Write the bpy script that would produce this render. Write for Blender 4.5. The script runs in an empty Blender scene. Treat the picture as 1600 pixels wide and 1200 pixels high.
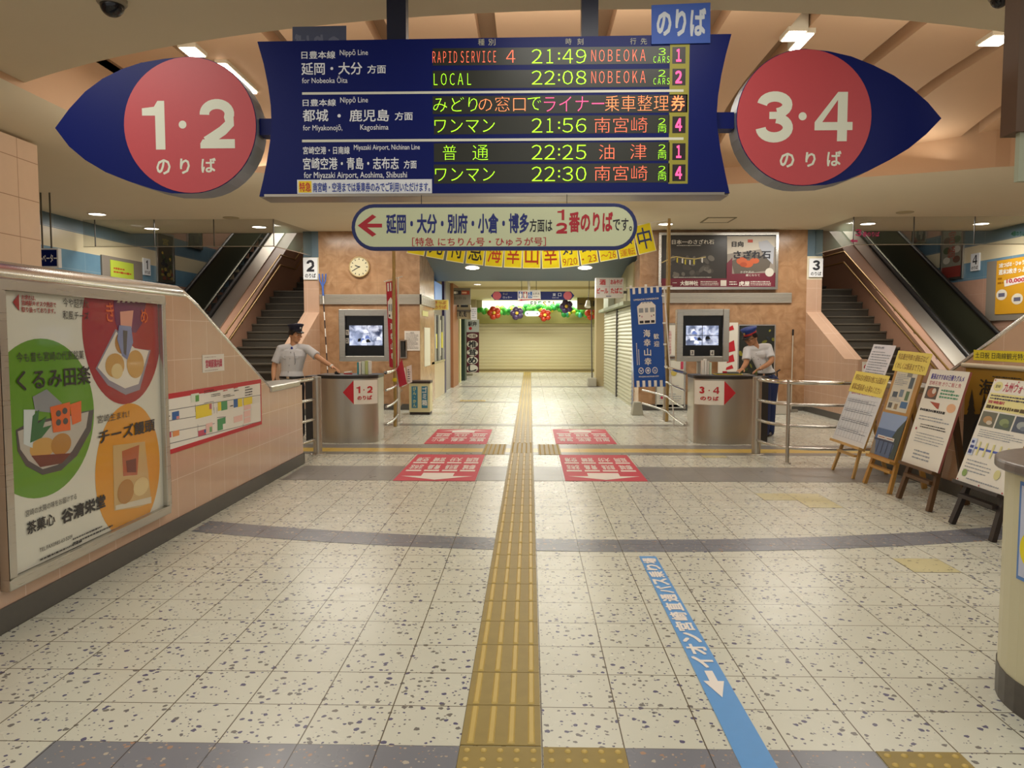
import bpy, bmesh, math, random
from mathutils import Vector, Matrix
S = bpy.context.scene
COL = S.collection
random.seed(7)
PI = math.pi

# ------------------------------------------------------------------ camera
FPX, CAMH = 1176.0, 1.5
_n = math.sqrt(28**2 + 75**2 + FPX**2)
YAW = math.asin(28/_n)
PITCH = math.asin(75/_n/math.cos(YAW))
cd = bpy.data.cameras.new('camera')
cd.sensor_fit = 'HORIZONTAL'; cd.sensor_width = 36.0
cd.lens = 36.0*FPX/1600.0
cd.clip_start = 0.05; cd.clip_end = 200
cam = bpy.data.objects.new('camera', cd)
cam.location = (0, 0, CAMH)
cam.rotation_euler = (PI/2 - PITCH, 0, YAW)
COL.objects.link(cam); S.camera = cam

# ------------------------------------------------------------------ world, view
w = bpy.data.worlds.new('world'); S.world = w; w.use_nodes = True
bg = w.node_tree.nodes['Background']
bg.inputs[0].default_value = (1.0, 0.97, 0.92, 1); bg.inputs[1].default_value = 0.52
S.view_settings.view_transform = 'Standard'; S.view_settings.look = 'None'
S.view_settings.exposure = 0.12; S.view_settings.gamma = 1.0
S.view_settings.use_curve_mapping = False
S.cycles.use_denoising = True
S.cycles.max_bounces = 6; S.cycles.diffuse_bounces = 3; S.cycles.glossy_bounces = 3
S.cycles.transmission_bounces = 4; S.cycles.transparent_max_bounces = 6
S.cycles.sample_clamp_indirect = 4.0
S.cycles.caustics_reflective = False; S.cycles.caustics_refractive = False

# ------------------------------------------------------------------ ceiling lighting of the concourse
def area(name, loc, sx, sy, power, col=(1.0, 0.90, 0.74), spread=PI):
    l = bpy.data.lights.new(name, 'AREA'); l.shape = 'RECTANGLE'; l.size = sx; l.size_y = sy
    l.energy = power; l.color = col; l.spread = spread
    o = bpy.data.objects.new(name, l); o.location = loc; COL.objects.link(o); return o
WARM = (1.0, 0.955, 0.87)
for lx in (-3.4, 0.6, 4.6):
    area('slab_lamp', (lx, 1.0, 3.96), 1.6, 1.2, 34, WARM)
    area('slab_lamp', (lx, 4.2, 3.96), 1.6, 1.0, 30, WARM)
    area('coffer_lamp', (lx*0.9, 9.0, 4.50), 1.2, 2.4, 44, (1.0, 0.95, 0.85))
    area('cove_lamp', (lx, 6.9, 4.08), 3.2, 0.25, 19, (1.0, 0.93, 0.80)).rotation_euler = (math.radians(160), 0, 0)
    area('cove_lamp', (lx, 11.3, 4.02), 3.0, 0.2, 9, (1.0, 0.93, 0.80)).rotation_euler = (math.radians(205), 0, 0)
for lx in (-3.6, 0.6, 4.8):
    area('soffit_lamp', (lx, 13.9, 3.56), 1.6, 0.5, 50, WARM)
for lx in (-6.8, 8.0):
    area('stair_lamp', (lx, 14.2, 3.56), 1.4, 0.8, 40, WARM)
    area('upper_stair_lamp', (lx, 21.0, 6.4), 2.0, 2.0, 60, (1.0, 0.92, 0.8))
for ly in (17.0, 21.0, 25.0, 29.5):
    area('passage_lamp', (0.1, ly, 2.82), 2.4, 0.5, 84, (1.0, 0.97, 0.88))
area('shutter_lamp', (0.4, 31.0, 2.95), 4.0, 0.4, 40, (1.0, 0.97, 0.86))

# ------------------------------------------------------------------ pixel rays of the photograph (1600 x 1200) onto real planes
_R = Vector((math.cos(YAW), math.sin(YAW), 0))
_F = Vector((-math.sin(YAW)*math.cos(PITCH), math.cos(YAW)*math.cos(PITCH), -math.sin(PITCH)))
_U = _R.cross(_F)
EYE = Vector((0, 0, CAMH))
def ray(x, y): return _R*(x-800) + _U*(600-y) + _F*FPX
def at(x, y, ax, val):
    d = ray(x, y); i = 'XYZ'.index(ax); return EYE + d*((val-EYE[i])/d[i])

# ------------------------------------------------------------------ materials
def hexc(h):
    h = h.lstrip('#'); o = []
    for i in (0, 2, 4):
        c = int(h[i:i+2], 16)/255.0
        o.append(c/12.92 if c <= 0.04045 else ((c+0.055)/1.055)**2.4)
    return (o[0], o[1], o[2], 1.0)
MATS = {}
def newmat(name):
    m = bpy.data.materials.new(name); m.use_nodes = True
    nt = m.node_tree; return m, nt, nt.nodes['Principled BSDF']
def mat(h, rough=0.5, metal=0.0, emit=0.0, spec=0.5, noise=0.0, nscale=8.0, bump=0.0, alpha=1.0, coat=0.0):
    key = (h, rough, metal, emit, spec, noise, nscale, bump, alpha, coat)
    if key in MATS: return MATS[key]
    m, nt, b = newmat('m_%s_%d' % (h.strip('#'), len(MATS)))
    c = hexc(h)
    b.inputs['Base Color'].default_value = c
    b.inputs['Roughness'].default_value = rough
    b.inputs['Metallic'].default_value = metal
    b.inputs['Specular IOR Level'].default_value = spec
    if coat: b.inputs['Coat Weight'].default_value = coat; b.inputs['Coat Roughness'].default_value = 0.05
    if emit:
        b.inputs['Emission Color'].default_value = c
        b.inputs['Emission Strength'].default_value = emit
    if alpha < 1: b.inputs['Alpha'].default_value = alpha
    if noise or bump:
        tc = nt.nodes.new('ShaderNodeNewGeometry')
        nz = nt.nodes.new('ShaderNodeTexNoise'); nz.inputs['Scale'].default_value = nscale
        nz.inputs['Detail'].default_value = 4
        nt.links.new(tc.outputs['Position'], nz.inputs['Vector'])
        if noise:
            mx = nt.nodes.new('ShaderNodeMix'); mx.data_type = 'RGBA'
            mx.inputs['A'].default_value = tuple(x*(1-noise) for x in c[:3]) + (1,)
            mx.inputs['B'].default_value = tuple(min(1, x*(1+noise)) for x in c[:3]) + (1,)
            nt.links.new(nz.outputs['Fac'], mx.inputs['Factor'])
            nt.links.new(mx.outputs['Result'], b.inputs['Base Color'])
        if bump:
            bp = nt.nodes.new('ShaderNodeBump'); bp.inputs['Strength'].default_value = bump
            bp.inputs['Distance'].default_value = 0.01
            nt.links.new(nz.outputs['Fac'], bp.inputs['Height'])
            nt.links.new(bp.outputs['Normal'], b.inputs['Normal'])
    MATS[key] = m
    return m
class NT:
    """small helper to write node maths"""
    def __init__(s, nt):
        s.nt = nt
        g = nt.nodes.new('ShaderNodeNewGeometry'); s.P = g.outputs['Position']
        x = nt.nodes.new('ShaderNodeSeparateXYZ'); nt.links.new(s.P, x.inputs[0])
        s.ax = {'X': x.outputs[0], 'Y': x.outputs[1], 'Z': x.outputs[2]}
    def m(s, op, a, b=None, c=None):
        n = s.nt.nodes.new('ShaderNodeMath'); n.operation = op
        for i, v in enumerate((a, b, c)):
            if v is None: continue
            if isinstance(v, (int, float)): n.inputs[i].default_value = v
            else: s.nt.links.new(v, n.inputs[i])
        return n.outputs[0]
    def joint(s, axis, size, off, width):
        t = s.m('FRACT', s.m('DIVIDE', s.m('SUBTRACT', s.ax[axis], off - width/2), size))
        return s.m('LESS_THAN', t, width/size)
    def mix(s, f, a, b):
        n = s.nt.nodes.new('ShaderNodeMix'); n.data_type = 'RGBA'
        for k, v in (('Factor', f), ('A', a), ('B', b)):
            if isinstance(v, (int, float)): n.inputs[k].default_value = v
            elif isinstance(v, tuple): n.inputs[k].default_value = v
            else: s.nt.links.new(v, n.inputs[k])
        return n.outputs['Result']
    def noise(s, scale, detail=3, dist=0.0, vec=None):
        n = s.nt.nodes.new('ShaderNodeTexNoise'); n.inputs['Scale'].default_value = scale
        n.inputs['Detail'].default_value = detail; n.inputs['Distortion'].default_value = dist
        s.nt.links.new(vec or s.P, n.inputs['Vector']); return n.outputs['Fac']
    def voro(s, scale, vec=None, rnd=1.0):
        n = s.nt.nodes.new('ShaderNodeTexVoronoi'); n.inputs['Scale'].default_value = scale
        n.inputs['Randomness'].default_value = rnd
        s.nt.links.new(vec or s.P, n.inputs['Vector']); return n.outputs['Distance'], n.outputs['Color']
    def link(s, a, b): s.nt.links.new(a, b)
def speck(n, scale, r0, r1, keep):
    d, c = n.voro(scale)
    sep = n.nt.nodes.new('ShaderNodeSeparateColor'); n.link(c, sep.inputs[0])
    rad = n.m('MULTIPLY_ADD', sep.outputs[0], r1-r0, r0)
    wob = n.m('MULTIPLY_ADD', n.noise(scale*2.2, 2), 0.5, -0.25)
    inside = n.m('LESS_THAN', n.m('ADD', d, wob), rad)
    return n.m('MULTIPLY', inside, n.m('LESS_THAN', sep.outputs[1], keep)), sep.outputs[2]
def terrazzo(name, base, speck1, speck2, rough, keep1, keep2, jcol, jw=0.0045, r1=(0.12, 0.34)):
    m, nt, b = newmat(name); n = NT(nt)
    col = n.mix(n.noise(1.3, 2), tuple(x*0.93 for x in hexc(base)[:3])+(1,), tuple(min(1, x*1.05) for x in hexc(base)[:3])+(1,))
    s1, r = speck(n, 26, r1[0], r1[1], keep1)
    s2, r2 = speck(n, 58, r1[0], r1[1], keep2)
    c1 = n.mix(r, hexc(speck1), hexc(speck2))
    col = n.mix(s2, col, c1); col = n.mix(s1, col, c1)
    j = n.m('MAXIMUM', n.joint('X', 0.3, 0.047, jw), n.joint('Y', 0.3, 2.66, jw))
    col = n.mix(j, col, hexc(jcol))
    n.link(col, b.inputs['Base Color'])
    b.inputs['Roughness'].default_value = rough
    n.link(n.m('MULTIPLY_ADD', n.noise(5, 3), 0.14, rough-0.07), b.inputs['Roughness'])
    b.inputs['Specular IOR Level'].default_value = 0.45
    return m
M_FLOOR = terrazzo('floor_terrazzo', '#d3d3c4', '#545476', '#74726c', 0.26, 0.74, 0.28, '#5c5342', 0.0052)
M_DARK = terrazzo('dark_terrazzo', '#7c7f88', '#b9b0a0', '#a8846c', 0.26, 0.35, 0.3, '#403c3a')
M_GREY = terrazzo('grey_terrazzo', '#8c8a86', '#a09a8d', '#77716a', 0.3, 0.3, 0.3, '#5f594f')
M_YELLOWLINE = terrazzo('yellow_line', '#d8ba60', '#c9a84c', '#c9a84c', 0.3, 0.2, 0.2, '#a68c45')
def tile_wall(name, base, joint, ax1, s1, o1, ax2, s2, o2, jw=0.006, rough=0.12, var=0.05, spec=0.5):
    m, nt, b = newmat(name); n = NT(nt)
    c = hexc(base)
    col = n.mix(n.noise(9, 5), tuple(x*(1-var) for x in c[:3])+(1,), tuple(min(1, x*(1+var)) for x in c[:3])+(1,))
    j = n.m('MAXIMUM', n.joint(ax1, s1, o1, jw), n.joint(ax2, s2, o2, jw))
    col = n.mix(j, col, hexc(joint))
    n.link(col, b.inputs['Base Color']); b.inputs['Roughness'].default_value = rough
    b.inputs['Specular IOR Level'].default_value = spec
    return m
M_PINK_X = tile_wall('pink_tile_x', '#cba88f', '#e3c8b4', 'Y', 0.29, 5.30, 'Z', 0.3, 0.42, 0.005)
M_PINK_Y = tile_wall('pink_tile_y', '#cba88f', '#e3c8b4', 'X', 0.3, 0, 'Z', 0.45, 0.2, 0.004)
M_TAN_X = tile_wall('tan_tile_x', '#ccae90', '#8f6c4c', 'Y', 0.42, 0.1, 'Z', 0.42, 0.05, 0.008, 0.35)
def granite(name, ax1):
    m, nt, b = newmat(name); n = NT(nt)
    f = n.noise(4.0, 8, 1.2)
    g = n.noise(1.1, 3, 0.4)
    col = n.mix(n.m('MULTIPLY_ADD', f, 1.8, -0.4), hexc('#8a6545'), hexc('#c9a27c'))
    col = n.mix(n.m('MULTIPLY_ADD', g, 1.2, -0.35), col, hexc('#ab7f5a'))
    j = n.m('MAXIMUM', n.joint(ax1, 0.41, 0.2, 0.006), n.joint('Z', 0.41, 0.12, 0.006))
    col = n.mix(j, col, hexc('#a08060'))
    n.link(col, b.inputs['Base Color']); b.inputs['Roughness'].default_value = 0.22
    return m
M_GRAN_Y = granite('granite_front', 'X'); M_GRAN_X = granite('granite_side', 'Y')
def steel_mat(name, base, rough, aniso_axis=None):
    m, nt, b = newmat(name); n = NT(nt)
    mp = nt.nodes.new('ShaderNodeMapping'); n.link(n.P, mp.inputs['Vector'])
    mp.inputs['Scale'].default_value = (3, 3, 160) if aniso_axis == 'H' else (120, 120, 3)
    nz = n.noise(1.0, 2, 0, mp.outputs[0])
    c = hexc(base)
    n.link(n.mix(nz, tuple(x*0.95 for x in c[:3])+(1,), tuple(min(1, x*1.04) for x in c[:3])+(1,)), b.inputs['Base Color'])
    b.inputs['Metallic'].default_value = 0.95
    n.link(n.m('MULTIPLY_ADD', nz, 0.16, rough-0.08), b.inputs['Roughness'])
    return m
M_STEEL = steel_mat('brushed_steel', '#bdb8ae', 0.34)
M_STEEL_H = steel_mat('brushed_steel_h', '#c6c2b8', 0.30, 'H')
M_RAIL = mat('#d4d2cc', 0.24, 0.95)
M_CHROME = mat('#dcd8d0', 0.12, 1.0)
M_BRASS = mat('#c09a55', 0.28, 0.9)
M_CEIL = mat('#dbd0b6', 0.75, noise=0.02, nscale=3)
M_COFFER = mat('#dab592', 0.7, noise=0.02, nscale=3)
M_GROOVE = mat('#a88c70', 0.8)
M_CEILFAR = mat('#e4d9bf', 0.75, noise=0.02, nscale=3)
M_BLUEGREY = mat('#5b6a74', 0.5, noise=0.05, nscale=3)
M_BASEB = mat('#55524d', 0.45, noise=0.1, nscale=20)
M_NAVY = mat('#03145e', 0.4, spec=0.22)
M_WHITE = mat('#f0ede4', 0.5)
M_PAPER = mat('#ece9df', 0.65)
M_BLACK = mat('#15151a', 0.4)
M_INK = mat('#22222a', 0.6)
M_RED = mat('#c4202e', 0.5)

# ------------------------------------------------------------------ mesh builder
BASE = {}
class MB:
    def __init__(s): s.v = []; s.f = []; s.mi = []; s.sm = []; s.mats = []
    def _m(s, m):
        if m not in s.mats: s.mats.append(m)
        return s.mats.index(m)
    def add(s, vs, fs, m, smooth=False):
        o = len(s.v); s.v += [Vector(p) for p in vs]; i = s._m(m)
        for f in fs: s.f.append([k+o for k in f]); s.mi.append(i); s.sm.append(smooth)
        return s
    def box(s, x0, x1, y0, y1, z0, z1, m):
        vs = [(x, y, z) for z in (z0, z1) for y in (y0, y1) for x in (x0, x1)]
        return s.add(vs, [(0, 2, 3, 1), (4, 5, 7, 6), (0, 1, 5, 4), (2, 6, 7, 3), (0, 4, 6, 2), (1, 3, 7, 5)], m)
    def obox(s, c, du, dv, dw, m):
        """box at centre c with half-extent vectors du, dv, dw"""
        c = Vector(c); du = Vector(du); dv = Vector(dv); dw = Vector(dw)
        vs = [c + du*a + dv*b + dw*d for d in (-1, 1) for b in (-1, 1) for a in (-1, 1)]
        return s.add(vs, [(0, 2, 3, 1), (4, 5, 7, 6), (0, 1, 5, 4), (2, 6, 7, 3), (0, 4, 6, 2), (1, 3, 7, 5)], m)
    def bar(s, a, b, wdt, dpt, m, side=None):
        """rectangular bar from a to b"""
        a = Vector(a); b = Vector(b); d = (b-a)
        sd = Vector(side) if side else (Vector((0, 0, 1)) if abs(d.normalized().z) < 0.9 else Vector((1, 0, 0)))
        u = d.cross(sd).normalized(); v = u.cross(d).normalized()
        return s.obox((a+b)/2, d/2, u*wdt/2, v*dpt/2, m)
    def tube(s, pts, r, m, seg=10, caps=True, closed=False, smooth=True, flat=1.0):
        pts = [Vector(p) for p in pts]; n = len(pts)
        rs = r if isinstance(r, (list, tuple)) else [r]*n
        tang = []
        for i in range(n):
            if closed: t = pts[(i+1) % n]-pts[i-1]
            else: t = pts[min(i+1, n-1)]-pts[max(i-1, 0)]
            tang.append(t.normalized())
        up = Vector((0, 0, 1)) if abs(tang[0].z) < 0.95 else Vector((1, 0, 0))
        u = tang[0].cross(up).normalized(); vs = []
        for i in range(n):
            t = tang[i]; u = (u - t*u.dot(t)).normalized(); v = t.cross(u)
            for k in range(seg):
                a = 2*PI*k/seg
                vs.append(pts[i] + (u*math.cos(a) + v*math.sin(a)*flat)*rs[i])
        fs = []
        for i in range(n if closed else n-1):
            j = (i+1) % n
            for k in range(seg):
                l = (k+1) % seg
                fs.append((i*seg+k, i*seg+l, j*seg+l, j*seg+k))
        s.add(vs, fs, m, smooth)
        if caps and not closed:
            s.add(vs[:seg], [tuple(reversed(range(seg)))], m); s.add(vs[-seg:], [tuple(range(seg))], m)
        return s
    def lathe(s, c, prof, m, seg=24, smooth=True, axis='Z', a0=0.0, a1=2*PI):
        c = Vector(c); full = abs(a1-a0-2*PI) < 1e-6; vs = []; cnt = seg if full else seg+1
        for (r, h) in prof:
            for k in range(cnt):
                a = a0 + (a1-a0)*k/seg
                x, y = r*math.cos(a), r*math.sin(a)
                vs.append(c + (Vector((x, y, h)) if axis == 'Z' else Vector((x, -h, y)) if axis == 'Y' else Vector((h, x, y))))
        fs = []
        for i in range(len(prof)-1):
            for k in range(seg):
                l = (k+1) % cnt
                fs.append((i*cnt+k, i*cnt+l, (i+1)*cnt+l, (i+1)*cnt+k))
        s.add(vs, fs, m, smooth)
        return s
    def sphere(s, c, r, m, seg=14, ring=8, R=None):
        r = r if isinstance(r, (tuple, list)) else (r, r, r); c = Vector(c); vs = []; fs = []
        for i in range(ring+1):
            t = PI*i/ring
            for k in range(seg):
                a = 2*PI*k/seg
                p = Vector((r[0]*math.sin(t)*math.cos(a), r[1]*math.sin(t)*math.sin(a), r[2]*math.cos(t)))
                vs.append(c + (R @ p if R else p))
        for i in range(ring):
            for k in range(seg):
                l = (k+1) % seg
                fs.append((i*seg+k, (i+1)*seg+k, (i+1)*seg+l, i*seg+l))
        return s.add(vs, fs, m, True)
    def prism(s, poly, fn, h0, h1, m, side=None):
        """2-D polygon (counter-clockwise seen from +h) pushed from h0 to h1 through fn(u, v, h)"""
        n = len(poly); side = side or m
        bot = [fn(u, v, h0) for u, v in poly]; top = [fn(u, v, h1) for u, v in poly]
        s.add(top, [tuple(range(n))], m); s.add(bot, [tuple(reversed(range(n)))], side)
        s.add(bot+top, [(i, (i+1) % n, n+(i+1) % n, n+i) for i in range(n)], side)
        return s
    def grid(s, rows, m, smooth=True):
        """rows of points, each row the same length"""
        n = len(rows[0]); vs = [p for r in rows for p in r]
        fs = [(i*n+k, i*n+k+1, (i+1)*n+k+1, (i+1)*n+k) for i in range(len(rows)-1) for k in range(n-1)]
        return s.add(vs, fs, m, smooth)
    def build(s, name, parent=None, loc=None, bevel=0.0, bseg=2, clean=True):
        if parent is not None: b = BASE[parent.name]
        elif loc is not None: b = Vector(loc)
        else:
            xs = [p.x for p in s.v]; ys = [p.y for p in s.v]; zs = [p.z for p in s.v]
            b = Vector(((min(xs)+max(xs))/2, (min(ys)+max(ys))/2, min(zs)))
        me = bpy.data.meshes.new(name)
        me.from_pydata([tuple(p-b) for p in s.v], [], s.f)
        for mm in s.mats: me.materials.append(mm)
        me.polygons.foreach_set('material_index', s.mi)
        me.polygons.foreach_set('use_smooth', s.sm)
        me.update()
        o = bpy.data.objects.new(name, me); COL.objects.link(o)
        if parent is not None: o.parent = parent
        else: o.location = b
        BASE[o.name] = b
        if bevel:
            bm_ = bmesh.new(); bm_.from_mesh(me)
            bmesh.ops.remove_doubles(bm_, verts=bm_.verts, dist=1e-5)
            bm_.to_mesh(me); bm_.free()
            md = o.modifiers.new('bevel', 'BEVEL'); md.width = bevel; md.segments = bseg
            md.limit_method = 'ANGLE'; md.angle_limit = math.radians(40)
        return o
def thing(name, label, cat, loc, group=None):
    o = bpy.data.objects.new(name, None); o.empty_display_size = 0.1
    o.location = loc; COL.objects.link(o); BASE[o.name] = Vector(loc)
    o['label'] = label; o['category'] = cat
    if group: o['group'] = group
    return o
def tag(o, label, cat, group=None):
    o['label'] = label; o['category'] = cat
    if group: o['group'] = group
    return o
def struct(o): o['kind'] = 'structure'; return o
def copy_tree(o, loc=None, label=None, group=None):
    """a thing with copies of its parts and their sub-parts"""
    c = o.copy(); COL.objects.link(c)
    if loc is not None: c.location = loc
    if label: c['label'] = label
    if group: c['group'] = group
    BASE[c.name] = Vector(c.location)
    for ch in list(o.children):
        p = ch.copy(); COL.objects.link(p); p.parent = c
        for g in ch.children:
            q = g.copy(); COL.objects.link(q); q.parent = p
    return c

# ------------------------------------------------------------------ flat drawing: signs, posters, lettering
_txt = {}
BOLDS = ((0, 0), (1, 1), (-1, 1), (1, -1), (-1, -1))
def wide(t): return ''.join(chr(ord(c)+0xFEE0) if '!' <= c <= '~' else c for c in t)
_tc = bpy.data.curves.new('lettering_source', 'FONT'); _tc.resolution_u = 2
_to = bpy.data.objects.new('lettering_source', _tc); COL.objects.link(_to)
def glyphs(s, off=0.0):
    k = (s, off)
    if k not in _txt:
        _tc.body = s; _tc.offset = off
        bpy.context.view_layer.update()
        me = bpy.data.meshes.new_from_object(_to.evaluated_get(bpy.context.evaluated_depsgraph_get()))
        vs = [(p.co.x, p.co.y) for p in me.vertices]; fs = [tuple(p.vertices) for p in me.polygons]
        bpy.data.meshes.remove(me)
        if vs:
            bb = (min(p[0] for p in vs), min(p[1] for p in vs), max(p[0] for p in vs), max(p[1] for p in vs))
        else: bb = (0, 0, 1, 1)
        _txt[k] = (vs, fs, bb)
    return _txt[k]
def clip_poly(pts, box):
    for ax, lim, sg in ((0, box[0], 1), (0, box[2], -1), (1, box[1], 1), (1, box[3], -1)):
        out = []
        for i in range(len(pts)):
            a, b_ = pts[i-1], pts[i]; da, db = (a[ax]-lim)*sg, (b_[ax]-lim)*sg
            if (da >= 0) != (db >= 0):
                t = da/(da-db); out.append((a[0]+(b_[0]-a[0])*t, a[1]+(b_[1]-a[1])*t))
            if db >= 0: out.append(b_)
        pts = out
        if not pts: break
    return pts
class Cv:
    """a flat canvas in the place: origin o, unit vectors u (right) and v (up) as its reader sees them"""
    def __init__(s, o, u, v, mb=None, h=0.0008, step=0.0007):
        s.o = Vector(o); s.u = Vector(u).normalized(); s.v = Vector(v).normalized(); s.n = s.u.cross(s.v).normalized()
        s.mb = mb or MB(); s.h = h; s.step = step; s.clip = None; s.k = 0
    def p(s, u, v, h=0.0): return s.o + s.u*u + s.v*v + s.n*h
    def px(s, x, y):
        d = ray(x, y); t = (s.o-EYE).dot(s.n)/d.dot(s.n); q = EYE + d*t - s.o
        return q.dot(s.u), q.dot(s.v)
    def H(s, lay): return s.h + lay*s.step + s.k*s.step*0.02
    def poly(s, pts, m, lay=0, px=False):
        if px: pts = [s.px(*q) for q in pts]
        if s.clip: pts = clip_poly(pts, s.clip)
        if len(pts) < 3: return
        s.k += 1
        a = sum(pts[i-1][0]*pts[i][1]-pts[i][0]*pts[i-1][1] for i in range(len(pts)))
        if a < 0: pts = pts[::-1]
        s.mb.add([s.p(u, v, s.H(lay)) for u, v in pts], [tuple(range(len(pts)))], m)
    def rect(s, u0, v0, u1, v1, m, lay=0):
        s.poly([(u0, v0), (u1, v0), (u1, v1), (u0, v1)], m, lay)
    def bpx(s, x0, y0, x1, y1):
        """a pixel box of the photograph, its sides read through the box's centre, as canvas coordinates"""
        cx, cy = (x0+x1)/2, (y0+y1)/2
        return s.px(x0, cy)[0], s.px(cx, y1)[1], s.px(x1, cy)[0], s.px(cx, y0)[1]
    def rpx(s, x0, y0, x1, y1, m, lay=0):
        u0, v0, u1, v1 = s.bpx(x0, y0, x1, y1); s.rect(min(u0, u1), min(v0, v1), max(u0, u1), max(v0, v1), m, lay)
    def ell(s, cu, cv, ru, rv, m, lay=0, seg=36, rot=0.0):
        c, q = math.cos(rot), math.sin(rot)
        s.poly([(cu + ru*math.cos(2*PI*k/seg)*c - rv*math.sin(2*PI*k/seg)*q,
                 cv + ru*math.cos(2*PI*k/seg)*q + rv*math.sin(2*PI*k/seg)*c) for k in range(seg)], m, lay)
    def line(s, pts, wd, m, lay=0):
        for a, b in zip(pts[:-1], pts[1:]):
            d = Vector((b[0]-a[0], b[1]-a[1])); n = Vector((-d.y, d.x)).normalized()*wd/2
            s.poly([(a[0]-n.x, a[1]-n.y), (b[0]-n.x, b[1]-n.y), (b[0]+n.x, b[1]+n.y), (a[0]+n.x, a[1]+n.y)], m, lay)
    def text(s, t, u0, v0, u1, v1, m, lay=1, bold=0.0, turn=0, thin=0.0):
        """lettering whose ink fills the box; turn = quarter turns"""
        s.k += 1
        vs, fs, bb = glyphs(t, -thin); k = bold
        bw = max(bb[2]-bb[0], 1e-3)+2*k; bh = max(bb[3]-bb[1], 1e-3)+2*k
        for i_, (dx, dy) in enumerate(BOLDS if k > 0 else ((0, 0),)):
            out = []
            for x, y in vs:
                a, b = (x-bb[0]+k+dx*k)/bw, (y-bb[1]+k+dy*k)/bh
                for _ in range(turn % 4): a, b = 1-b, a
                out.append(s.p(u0+(u1-u0)*a, v0+(v1-v0)*b, s.H(lay+0.16*i_)))
            s.mb.add(out, fs, m)
    def stroke(s, pts, wd, m, lay=1):
        """a band of even width along a path"""
        L = []; Rr = []
        for i in range(len(pts)):
            a = Vector(pts[max(i-1, 0)]); c = Vector(pts[min(i+1, len(pts)-1)]); t = (c-a).normalized(); n = Vector((-t.y, t.x))*wd/2
            L.append(s.p(pts[i][0]+n.x, pts[i][1]+n.y, s.H(lay))); Rr.append(s.p(pts[i][0]-n.x, pts[i][1]-n.y, s.H(lay)))
        s.mb.grid([Rr, L], m, False)
    def digit(s, ch, u0, v0, u1, v1, m, lay=1, wt=0.2):
        """a bold sans digit whose ink fills the box"""
        W, Hh = u1-u0, v1-v0; P = lambda a, b: (u0+W*a, v0+Hh*b); q = wt*Hh*0.98
        ar = lambda cx, cy, rx, ry, a0, a1, n=12: [(u0+W*cx + rx*math.cos(math.radians(a0+(a1-a0)*k/n)), v0+Hh*cy + ry*math.sin(math.radians(a0+(a1-a0)*k/n))) for k in range(n+1)]
        if ch == '1':
            x0 = 1 - q/W
            s.poly([P(x0, 0), P(1, 0), P(1, 1), P(x0+0.12, 1), P(x0-0.04, 0.88), P(0, 0.85), P(0, 0.70), P(x0, 0.70)], m, lay)
        elif ch == '2':
            r = (W-q)/2; ry = Hh*0.30-q/2
            s.stroke(ar(0.5, 0.70, r, ry, 185, -20, 16) + [P(0.86, 0.50), P(0.66, 0.36), P(0.40, 0.24), (u0+q*0.62, v0+q*0.7)], q, m, lay)
            s.poly([P(0, 0), P(1, 0), (u1, v0+q*0.92), (u0+q*0.25, v0+q*0.92), P(0, 0.1)], m, lay+0.2)
        elif ch == '3':
            r = (W-q)/2; y1 = 0.735; r1 = Hh*(1-y1)-q/2; y2 = 0.29; r2 = Hh*y2-q/2
            s.stroke(ar(0.5, y1, r*0.93, r1, 175, -78, 16), q, m, lay)
            s.stroke(ar(0.5, y2, r, r2, 82, -178, 18), q, m, lay+0.2)
            s.poly([P(0.36, 0.46), P(0.62, 0.46), P(0.62, 0.60), P(0.36, 0.60)], m, lay+0.4)
        elif ch == '4':
            xs, xw = 0.60, q/W
            s.poly([P(xs, 0), P(xs+xw, 0), P(xs+xw, 1), P(xs, 1)], m, lay)
            s.poly([P(0, 0.225), P(1, 0.225), P(1, 0.39), P(0, 0.39)], m, lay+0.2)
            s.poly([P(0, 0.39), P(0.20, 0.39), P(xs, 0.84), P(xs, 1)], m, lay+0.4)
    def tpx(s, t, x0, y0, x1, y1, m, lay=1, bold=0.0, thin=0.0):
        s.text(t, *s.bpx(x0, y0, x1, y1), m, lay, bold, 0, thin)
    def em(s, t, u, v, size, m, lay=1, bold=0.0, sx=1.0, center=True):
        """one run of lettering at its natural proportions, size = em height"""
        vs, fs, bb = glyphs(t); k = size; cx = (bb[0]+bb[2])/2 if center else bb[0]
        for i_, (dx, dy) in enumerate(BOLDS if bold > 0 else ((0, 0),)):
            s.mb.add([s.p(u+(x-cx+dx*bold)*k*sx, v+(y+dy*bold)*k, s.H(lay+0.16*i_)) for x, y in vs], fs, m)
    def vtext(s, t, u, vtop, size, m, lay=1, bold=0.0, pitch=1.05, sx=1.0):
        """a column of characters, top to bottom, centred on u"""
        for i, ch in enumerate(t):
            if ch == ' ': continue
            vs, fs, bb = glyphs(ch); cx = (bb[0]+bb[2])/2; cy = (bb[1]+bb[3])/2
            vv = vtop - (i+0.5)*size*pitch
            if ch == 'ー':
                s.mb.add([s.p(u-(y-cy)*size*sx, vv+(x-cx)*size, s.H(lay)) for x, y in vs], fs, m)
            else:
                for i_, (dx, dy) in enumerate(BOLDS if bold > 0 else ((0, 0),)):
                    s.mb.add([s.p(u+(x-cx+dx*bold)*size*sx, vv+(y-cy+dy*bold)*size, s.H(lay+0.16*i_)) for x, y in vs], fs, m)
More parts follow.
